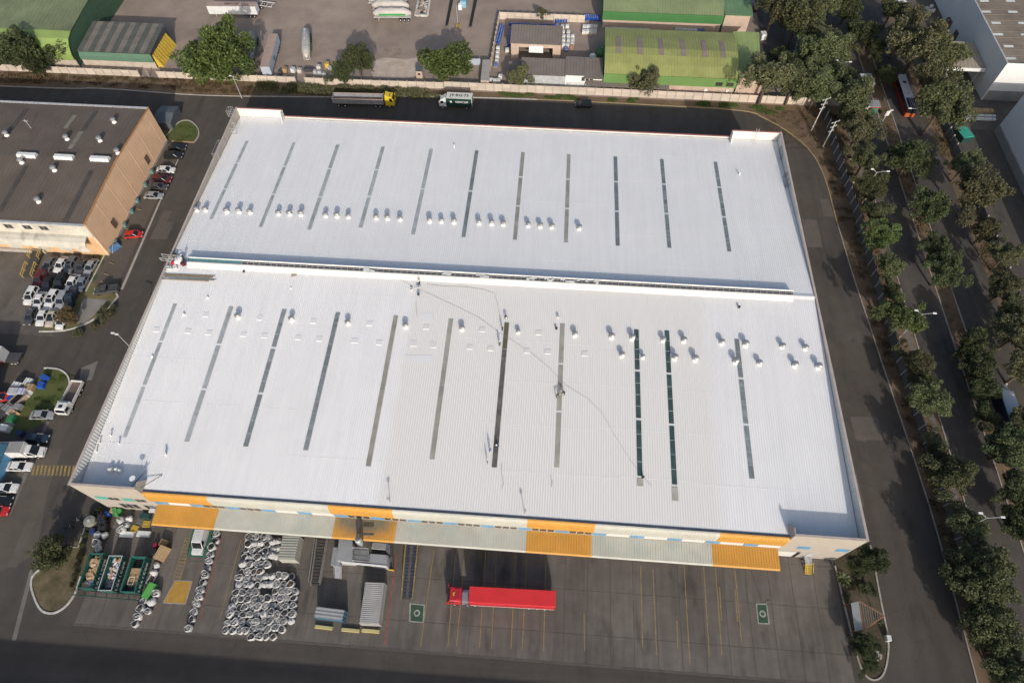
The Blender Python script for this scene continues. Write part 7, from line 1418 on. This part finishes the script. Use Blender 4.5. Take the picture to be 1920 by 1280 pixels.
# bollards along the peach wall: yellow marker posts
for i, (u, v) in enumerate(((234,428),(222,447),(205,492),(196,513),(189,527),(257,392),(289,345),(296,325))):
    p = gp(u,v); t = tag(MB().tube([(p.x,p.y,0),(p.x,p.y,.1),(p.x+1.3,p.y-.4,.12)], .07, 5).build('parking_stop', M_KERBY), 'thin yellow and white parking stop along the peach wall kerb', 'parking stop', 'parking stops')
p = gp(214,462,1); t = thing('trailer_frame', 'blue frame with tarpaulin leaning at the peach wall foot', 'frame', (p.x,p.y,0), 1.0); MB().hexa([(-1.2,-.3,0),(1.2,-.3,0),(1.2,.3,0),(-1.2,.3,0)], [(-1.1,.1,1.3),(1.1,.1,1.3),(1.1,.3,1.3),(-1.1,.3,1.3)]).build('tarpaulin', mat('tarp_blue', (.05,.14,.3), .6), t); MB().tube([(-1.3,-.4,0),(0,.2,1.5),(1.3,-.4,0)], .05, 5).build('frame', M_STEEL, t)
# --- trailers in the dirt yard
def silo(rear, front, label, tankm, stripem, z=1.2, group=None):
    p0, p1 = gp(*rear, z), gp(*front, z); d = p1-p0; t = thing('silo_trailer', label, 'trailer', ((p0.x+p1.x)/2,(p0.y+p1.y)/2,0), math.atan2(d.y,d.x), group); l = max(4.6, d.length/2); n = 14
    def ring(x, r, zc): return [(x, r*math.cos(2*PI*i/n), zc+r*math.sin(2*PI*i/n)) for i in range(n)]
    b = MB(); b.rings([ring(-l,.35,2.0),ring(-l+.3,.6,2.1),ring(-l+1.6,1.2,2.35),ring(l-1.8,1.2,2.35),ring(l-.4,.7,2.15),ring(l,.3,2.05)]); b.build('tank', tankm, t, smooth=True)
    for s in (-1,1): MB().span((-l+1.7,s*1.215,1.95),(l-1.9,s*1.17,2.55)).build('side_stripe', stripem, t)
    w = MB(); w.box((0,0,3.58),(2*l-3.6,.5,.06)); w.build('catwalk', M_STEEL, t)
    for x in (-l+2.4,0,l-2.6): MB().lathe((x,0,3.6), [(.3,0),(.3,.14),(.12,.18)], 10).build('hatch', M_STEEL, t)
    MB().span((-l+.2,-.5,.85),(l-.3,.5,1.15)).build('frame', M_STEEL, t); wheels(t, (-l+1.0,-l+2.2,-l+3.4), .48, 2.4)
    for s in (-1,1): MB().box((l-1.6,s*.6,.45),(.15,.15,.9)).build('landing_leg', M_STEEL, t); MB().hexa([(l-.2,s*.9,1.0),(l-.05,s*.9,1.0),(l-.05,s*.8,1.0),(l-.2,s*.8,1.0)], [(l-1.9,s*.9,3.0),(l-1.75,s*.9,3.0),(l-1.75,s*.8,3.0),(l-1.9,s*.8,3.0)]).build('side_brace', tankm, t)
    return t
M_TW = mat('dusty_white_tank', (.46,.43,.40), .55, .15, .8, scale2=.4, var2=.15); M_TG = mat('dusty_grey_tank', (.27,.26,.26), .55, .15, .8, scale2=.4, var2=.15); M_GST = paint('stripe_green', (.05,.28,.08), .5)
silo((476,66),(471,122),'grey silo trailer parked close to the largest tree',M_TG,paint('stripe_teal',(.06,.2,.15),.5)); silo((575,60),(576,112),'pale silo trailer with green nose standing alone in the dirt yard',M_TW,M_GST)
silo((772,30),(700,30),'white silo trailer with broad green stripe, front one of three in a row',M_TW,M_GST); silo((768,16),(698,15),'white silo trailer, middle one of three in a row',M_TW,M_TW); silo((764,4),(690,3),'white silo trailer, hindmost of three in a row',M_TW,M_TW)
def box_trailer(p0, p1, z, label, sidem, roofm, text=None, wrear=True, h=3.6):
    a, b = gp(*p0, z), gp(*p1, z); d = b-a; t = thing('box_trailer', label, 'trailer', ((a.x+b.x)/2,(a.y+b.y)/2,0), math.atan2(d.y,d.x)); l = d.length/2
    MB().span((-l,-1.25,1.1),(l,1.25,h)).build('body', sidem, t); r = MB(); r.span((-l,-1.25,h),(l,1.25,h+.05)); n = int(2*l/.9)
    for i in range(1,n): r.box((-l+2*l*i/n,0,h+.06),(.08,2.45,.03))
    r.build('roof', roofm, t); MB().span((-l+.3,-.5,.8),(l-.3,.5,1.1)).build('frame', M_DSTEEL, t); wheels(t, (-l+1.2,-l+2.4,-l+3.6), .48, 2.4)
    for s in (-1,1): MB().box((l-1.8,s*.7,.5),(.15,.15,1.0)).build('landing_leg', M_STEEL, t); [MB().box((-l+.4+i*(2*l-.8)/12,s*1.265,(h+1.1)/2),(.06,.03,h-1.2)).build('side_post', sidem, t) for i in range(13)]
    if text: lettering(text, 1.5, M_BLACK, t, (0,-.1,h+.085), (0,0,text_rot), .02)
    return t
text_rot = 0
PR = mat('dusty_pink_roof', (.36,.27,.23), .8, .12, .6); box_trailer((481,12),(390,11),3.0,'white box trailer with lettering on its dusty roof',mat('trailer_white',(.56,.57,.57),.6,.08,.6),PR,'JK1050')
bt = box_trailer((513,66),(497,128),3.2,'box trailer with dusty pink roof and pale blue side',mat('trailer_paleblue',(.36,.41,.47),.6,.1,.6),PR); MB().hexa([(.5,1.285,1.6),(2.2,1.285,1.5),(2.2,1.30,1.5),(.5,1.30,1.6)],[(1.2,1.285,2.9),(2.8,1.285,2.6),(2.8,1.30,2.6),(1.2,1.30,2.9)]).build('emblem', mat('swoosh_teal',(.08,.24,.3),.6), bt)
a, b = gp(482,6,1.0), gp(510,10,1.0); t = thing('flatbed_trailer', 'bare skeletal trailer frame behind the lettered box trailer', 'trailer', ((a.x+b.x)/2,(a.y+b.y)/2,0), math.atan2(b.y-a.y,b.x-a.x))
for y in (-1.1,1.1): MB().span((-3,y-.1,1.0),(3,y+.1,1.2)).build('beam', M_KERBW, t)
for x in (-2.5,-.8,.9,2.6): MB().span((x-.08,-1.0,1.02),(x+.08,1.0,1.16)).build('cross_bar', M_KERBW, t)
wheels(t, (-1.8,-.6), .48, 2.4)
# crates and scrap along the inner side of the wall
for i, (x, y, s, m) in enumerate(((1165,1085,(1.0,1.0,1.1),M_DSTEEL),(1235,1050,(1.2,1.0,1.2),M_WOOD),(1355,1050,(1.1,1.1,1.2),M_WHITEPL),(1455,1060,(1.2,1.1,1.1),M_KERBW),(1590,1045,(2.8,1.1,.9),M_DSTEEL),(1690,1080,(.9,1.0,1.2),M_STEEL),(1745,1020,(1.2,1.0,1.5),M_KERBW),(1755,1085,(1.1,.9,1.0),M_STEEL),(1820,1110,(1.0,.8,.8),M_STEEL),(1870,975,(1.2,1.2,1.4),M_YSTEEL),(1905,1020,(.8,.8,1.0),M_WHITEPL))):
    boxthing('scrap_crate', '%s in the scrap row behind the trailer yard wall' % ['black tank','brown wooden crate','pale square tank','dusty white box','long black machine','grey cabinet','tall dusty crate','small grey box beside the tall crate','low grey box','rusty yellow frame box','white barrel box'][i], 'crate', 380+x/8, y/8, s, random.uniform(-.15,.15), m, z=0, strap=2)
t = thing('guard_booth', 'small square booth with dark top against the trailer yard wall', 'booth'); p = gp(787,137,1.2); MB().box((p.x,p.y,1.2),(1.7,2.0,2.4)).build('wall', M_PINKW, t); MB().box((p.x,p.y+.1,2.46),(1.9,2.3,.12)).build('roof', mat('booth_roof',(.09,.11,.11),.7), t); MB().box((p.x,p.y-1.02,1.5),(.7,.04,.6)).build('window', M_GLASS, t)
P = [gp(*q,2.6) for q in ((901,151),(917,151),(919,112),(905,112))]; t = thing('shed', 'narrow pale-roofed shed by the dividing wall of the drum yard', 'shed'); MB().hexa([(v.x,v.y,2.45) for v in P],[(v.x,v.y,2.6) for v in P]).build('roof', mat('pale_dusty_roof',(.33,.31,.28),.8,.1,.6), t); MB().hexa([(v.x,v.y,0) for v in P],[(v.x,v.y,2.45) for v in P]).build('wall', M_PINKW, t)
for i in range(4): p = gp(880+i*6,116,1.5); boxthing('panel_stack', 'pale blue sheet panel, %s in the row behind the round tree' % ordn[i], 'panel', 880+i*6, 116, (.9,.25,1.9), 0, MATS['trailer_paleblue'], z=0, strap=1)
# barrier, dark ramps, machine, ruin
t = thing('yard_barrier', 'white barrier arm on a yellow stand in the dirt yard', 'barrier'); a, b = gp(855,10,1.0), gp(858,42,1.0); MB().tube([a,b], .09, 6).build('arm', M_WHITEP, t); c = gp(859.5,47,.6); MB().box((c.x,c.y,.6),(1.1,.12,.1)).build('stand', M_YSTEEL, t)
for s in (-.5,.5):
    MB().box((c.x+s,c.y,.45),(.1,1.6,.9)).build('stand_leg', M_YSTEEL, t)
for i, (a, b) in enumerate((((847,0),(837.5,46)),((892,0),(882,48)))):
    A, B = gp(*a,.4), gp(*b,.4); A = A+(A-B)*.4; d = (B-A).normalized(); nn = Vector((-d.y,d.x,0))*.35; t = thing('vehicle_ramp', ('long black steel ramp beam on the barrier side','long black steel ramp beam on the far side of the blue machine')[i], 'ramp'); MB().hexa([(v.x,v.y,0) for v in (A-nn,A+nn,B+nn,B-nn)],[(A-nn).xyz+Vector((0,0,.5)),(A+nn)+Vector((0,0,.5)),(B+nn),(B-nn)]).build('beam', M_BLACK, t); MB().hexa([(v.x,v.y,.41) for v in (B-nn,B+nn,B+nn+d*.8,B-nn+d*.8)],[(v.x,v.y,.43) for v in (B-nn,B+nn,B+nn+d*.8,B-nn+d*.8)]).build('lip', M_DSTEEL, t)
p = gp(866,6,1.2); t = thing('blue_machine', 'light blue and white machine between the two black ramp beams', 'machine', (p.x,p.y,0)); MB().box((.4,1,1.0),(1.8,3.0,2.0)).build('housing', mat('light_blue',(.2,.38,.5),.5), t); MB().box((-.4,-1.2,.8),(1.0,1.2,1.6)).build('hopper', M_WHITEP, t)
t = thing('ruined_foundation', 'crumbling concrete foundation with rubble next to the silo trailers', 'ruin'); 
for a, b in (((785,2),(779,30)),((806,2),(802,30)),((779,30),(802,31))):
    A, B = gp(*a), gp(*b); d = (B-A).normalized(); nn = Vector((-d.y,d.x,0))*.3; MB().hexa([(v.x,v.y,0) for v in (A-nn,A+nn,B+nn,B-nn)],[(v.x,v.y,.5) for v in (A-nn,A+nn,B+nn,B-nn)]).build('foundation_wall', M_KERBW, t)
for k in range(26): q = gp(random.uniform(784,802),random.uniform(2,30)); MB().box((q.x,q.y,.15),(random.uniform(.3,1.2),random.uniform(.3,.9),random.uniform(.15,.4)),random.uniform(0,3)).build('rubble', random.choice([M_KERBW,M_STEEL,M_PINKW,M_DSTEEL]), t)
# dark spill and pale dust on the dirt
p = gp(737,97); sheet('oil_stain', [(p.x+2.9*math.cos(a)*(1+.25*math.sin(3*a+1)+.15*math.sin(7*a)),p.y+2.3*math.sin(a)*(1+.2*math.sin(4*a)+.12*math.sin(9*a)),0) for a in [2*PI*i/36 for i in range(36)]], .010, mat('stained_dirt',(.16,.125,.10),.95,.4,.5,col2=(.30,.24,.19)))
sheet('pale_dust', [(x,y) for x, y in px((690,118),(720,108),(760,112),(790,106),(794,140),(760,147),(700,146))], .008, mat('pale_dirt',(.46,.385,.32),.95,.12,.4,col2=(.38,.305,.245)))
# --- drum yard
DM = MB(); DM.lathe((0,0,0), [(.29,0),(.3,.3),(.315,.32),(.3,.34),(.3,.6),(.315,.62),(.3,.64),(.3,.88),(.27,.9)], 10); DM = DM.mesh('shell'); DM.materials.append(M_BLUEPL)
LM = MB(); LM.lathe((0,0,.9), [(.12,0),(.1,.03)], 6); LM = LM.mesh('bung'); LM.materials.append(M_WHITEPL)
def bdrum(x, y, lb, g): t = thing('drum', lb, 'drum', (x,y,0), 0, g); obj('shell', DM, t); obj('bung', LM, t)
def drow(a, b, n, lb, g, rows_=1):
    A, B = gp(*a,.9), gp(*b,.9); d = (B-A).normalized(); nn = Vector((-d.y,d.x,0))*.66
    for i in range(n):
        for j in range(rows_): q = A.lerp(B,i/max(1,n-1))+nn*j; bdrum(q.x,q.y,lb,g)
drow((956,43),(1005,45),16,'blue drum in the row along the back wall behind the workshop','drums behind the workshop'); drow((1012,45),(1044,46),9,'blue drum in the row along the back wall behind the workshop','drums behind the workshop')
drow((939,46),(931,76),14,'blue drum in the double column beside the dividing wall','drums beside the dividing wall',2); drow((957,53),(953,82),12,'blue drum in the single column beside the workshop wall','drums beside the workshop')
drow((1096,32),(1123,34),9,'blue drum in the block by the sage hall','drums by the sage hall',3); drow((1043,38),(1062,36),5,'blue drum in the small cluster outside the back wall','drums outside the wall',2)
IT = MB(); IT.hexa([(-.5,-.5,.16),(.5,-.5,.16),(.5,.5,.16),(-.5,.5,.16)],[(-.48,-.48,1.1),(.48,-.48,1.1),(.48,.48,1.1),(-.48,.48,1.1)]); IT.lathe((0,0,1.1),[(.1,0),(.1,.06)],8); IT = IT.mesh('tank'); IT.materials.append(M_WHITEPL)
IC = MB()
for z in (.3,.65,1.0): IC.tube([(-.53,-.53,z),(.53,-.53,z),(.53,.53,z),(-.53,.53,z),(-.53,-.53,z)], .025, 4)
for s in (-1,1):
    for q in (-1,0,1): IC.tube([(s*.53,q*.53,.15),(s*.53,q*.53,1.13)], .025, 4); IC.tube([(q*.53,s*.53,.15),(q*.53,s*.53,1.13)], .025, 4)
    IC.tube([(-.53,s*.2,1.13),(.53,s*.2,1.13)], .03, 4)
IC = IC.mesh('cage'); IC.materials.append(M_STEEL)
IP = MB(); IP.box((0,0,.08),(1.1,1.1,.14)); IP = IP.mesh('pallet_base'); IP.materials.append(M_WOOD)
def ibc(x, y, lb, g, m=None, z=0):
    t = thing('liquid_tank', lb, 'tank', (x,y,z), random.uniform(-.05,.05), g); o = obj('tank', IT, t); obj('cage', IC, t); obj('pallet_base', IP, t)
    if m: setmat(o, m)
for (u, v) in ((1055,48),(1064,47),(1056,58),(1066,58),(1057,66),(1066,66),(1074,66),(1057,74),(1066,74),(1074,74),(1057,82),(1065,82),(1073,80)): p = gp(u,v,1.1); ibc(p.x,p.y,'white caged liquid tank stacked beside the workshop','tanks beside the workshop')
for u in (1096,1103,1110,1117): p = gp(u,47.5,1.1); ibc(p.x,p.y,'white caged liquid tank at the mouth of the alley','tanks at the alley mouth'); p = gp(u-1,57,1.1); ibc(p.x,p.y,'white caged liquid tank at the mouth of the alley','tanks at the alley mouth')
for i in range(12): p = gp(1138+i*7,52.5+i*.25,1.1); ibc(p.x,p.y,'white caged liquid tank in the alley between the two vaulted halls','tanks in the alley')
for i in range(8): p = gp(1269+i*7,53.5+i*.35,1.1); ibc(p.x,p.y,'white caged liquid tank in the alley between the two vaulted halls','tanks in the alley',M_BLUEPL if i > 5 else None)
for i, v in enumerate((88,96,104,112)): p = gp(934-i*.8,v,1.1); ibc(p.x,p.y,'white caged liquid tank along the dividing wall','tanks along the dividing wall')
for u, v in ((921,148),(928,149),(935,149),(938,141)): p = gp(u,v,1.1); ibc(p.x,p.y,'caged liquid tank in the corner of the drum yard','tanks in the yard corner')
p = gp(930,119,1); ibc(p.x,p.y,'bright blue caged tank beside the dividing wall','blue tank',M_BLUEPL); p = gp(951,92,1); ibc(p.x,p.y,'white tank with brown lid left of the workshop door','single tank'); p = gp(1062,90,1); ibc(p.x,p.y,'blue caged tank at the workshop corner','blue tank corner',M_BLUEPL); p = gp(1072,86,1); ibc(p.x,p.y,'orange-brown caged tank at the workshop corner','orange tank',mat('orange_tank',(.33,.10,.04),.6))
p = gp(1112,103,2.5); t = thing('water_tank', 'round white tank behind the small white office', 'tank', (p.x,p.y,0)); MB().lathe((0,0,0), [(1.0,0),(1.0,2.2),(.8,2.4),(.2,2.5)], 16).build('shell', M_WHITEPL, t); MB().lathe((0,0,2.48), [(.2,0),(.2,.08)], 8).build('lid', M_STEEL, t)
p = gp(1128,97,2.5); t = thing('green_tank', 'faceted green tank at the end of the lime hall', 'tank', (p.x,p.y,0)); MB().lathe((0,0,0), [(1.7,0),(1.7,2.8),(1.2,3.6),(.3,3.8)], 8).build('shell', mat('tank_green',(.05,.14,.06),.6), t); MB().lathe((0,0,3.78), [(.25,0),(.25,.1)], 8).build('lid', M_STEEL, t)
# --- right side odds and ends
p = gp(1808,252,1.2); t = thing('waste_skip', 'bright teal covered container on the far service road', 'skip', (p.x,p.y,0), .25); MB().hexa([(-1.4,-1.8,0),(1.4,-1.8,0),(1.4,1.8,0),(-1.4,1.8,0)],[(-1.5,-1.9,1.8),(1.5,-1.9,1.8),(1.5,1.9,1.8),(-1.5,1.9,1.8)]).build('body', M_SKIPD, t); MB().hexa([(-1.5,-1.9,1.8),(1.5,-1.9,1.8),(1.5,1.9,1.8),(-1.5,1.9,1.8)],[(-.1,-1.9,2.2),(.1,-1.9,2.2),(.1,1.9,2.2),(-.1,1.9,2.2)]).build('cover', paint('teal_cover',(.03,.30,.22),.6), t)
for i, (u, v) in enumerate(((1744,140),(1757,139),(1770,142),(1746,149),(1759,152),(1772,152))): bag(u,v,kind='tied',label='white bulk bag under the loading canopy of the factory',group='bags under the canopy',z=0)
for i, (u, v) in enumerate(((1737,15),(1745,12),(1740,22),(1748,20),(1733,26))): bag(u,v,kind='tied',label='white bag in the heap in front of the white factory wall',group='bags by the factory',z=0)
boxthing('rusty_bin', 'tall rusty bin against the grey factory wall', 'bin', 1782, 44, (2.0,2.6,2.4), .1, M_SKIPIN, z=0, strap=2); boxthing('rusty_bin', 'wide rusty bin beside the loading canopy', 'bin', 1800, 68, (2.8,2.8,2.6), .1, M_SKIPIN, z=0, strap=2)
for i in range(2): boxthing('long_box', ('long pale bench-like box on the service yard','second long pale box parallel to the first on the service yard')[i], 'box', 1838, 217+i*6, (8,.7,.5), 0, M_WHITEPL, z=0, strap=4)
boxthing('timber_stack', 'stack of brown timber next to the pale boxes', 'timber', 1840, 208, (6,1.4,.8), 0, M_WOOD, z=0, strap=3)
t = thing('bus_shelter', 'small grey-roofed kiosk at the tip of the avenue median', 'shelter'); P = [gp(*q,2.6) for q in ((1628,200),(1652,200),(1648,188),(1634,188))]; MB().hexa([(v.x,v.y,2.4) for v in P],[(v.x,v.y,2.6) for v in P]).build('roof', M_GSHED, t); MB().hexa([(v.x+(.2 if i in (0,3) else -.2),v.y+.1,0) for i, v in enumerate(P)],[(v.x+(.2 if i in (0,3) else -.2),v.y+.1,2.4) for i, v in enumerate(P)]).build('wall', mat('kiosk_green',(.05,.16,.12),.6), t); MB().hexa([(P[0].x,P[0].y-.06,2.2),(P[1].x,P[1].y-.06,2.2),(P[1].x,P[1].y-.01,2.2),(P[0].x,P[0].y-.01,2.2)],[(P[0].x,P[0].y-.06,2.42),(P[1].x,P[1].y-.06,2.42),(P[1].x,P[1].y-.01,2.42),(P[0].x,P[0].y-.01,2.42)]).build('fascia', PAINT['red'], t)
t = thing('rooftop_clutter_kiosk', 'low grey kiosk with cluttered roof on the avenue median', 'kiosk'); P = [gp(*q,2.8) for q in ((1622,157),(1642,157),(1634,138),(1612,138))]; MB().hexa([(v.x,v.y,2.6) for v in P],[(v.x,v.y,2.8) for v in P]).build('roof', M_STEEL, t); MB().hexa([(v.x,v.y,0) for v in P],[(v.x,v.y,2.6) for v in P]).build('wall', M_GREYBASE, t)
for k in range(6): q = gp(random.uniform(1620,1636),random.uniform(141,155),2.9); MB().lathe((q.x,q.y,2.81),[(.35,0),(.35,.25),(.1,.3)],8).build('roof_unit', random.choice([M_GALV,M_DSTEEL,M_TEALP]), t)
for i, (u, v) in enumerate(((1623,207),(1664,214))): p = gp(u,v,1.6); t = thing('road_sign', ('white road sign beside the kiosk on the median','white road sign standing alone at the median tip')[i], 'sign', (p.x,p.y,0), .3); MB().tube([(0,.06,0),(0,.06,2.2)], .05, 5).build('post', M_STEEL, t); MB().box((0,0,1.8),(1.2,.05,1.6)).build('board', M_WHITEP, t)
boxthing('white_cabinet', 'white cabinet at the edge of the parking court', 'cabinet', 1431, 67, (1.6,1.8,1.8), .2, M_WHITEP, z=0, strap=1)
P = [gp(*q,3.0) for q in ((1503,92),(1508,88),(1502,67),(1498,72))]; t = thing('billboard', 'white panel wall between the parking court and the avenue', 'wall'); MB().hexa([(v.x,v.y,0) for v in P],[(v.x,v.y,3.0) for v in P]).build('panel', M_WHITEP, t); MB().hexa([(v.x,v.y,3.0) for v in P],[(v.x,v.y,3.08) for v in P]).build('coping', M_STEEL, t)
for u, v, lb in ((1431,1186,'scrap of white paper on the yard'),): pass
rl_ = random.Random(9)
for i in range(14):
    x, y = rl_.choice(((rl_.uniform(151,154),rl_.uniform(-10,110)),(rl_.uniform(164,166),rl_.uniform(30,110)))); tag(MB().box((x,y,.1),(rl_.uniform(.25,.6),rl_.uniform(.2,.4),.08),rl_.uniform(0,3)).build('litter', M_WHITEPL), 'small piece of white litter on the avenue verges', 'litter', 'litter on the verges')
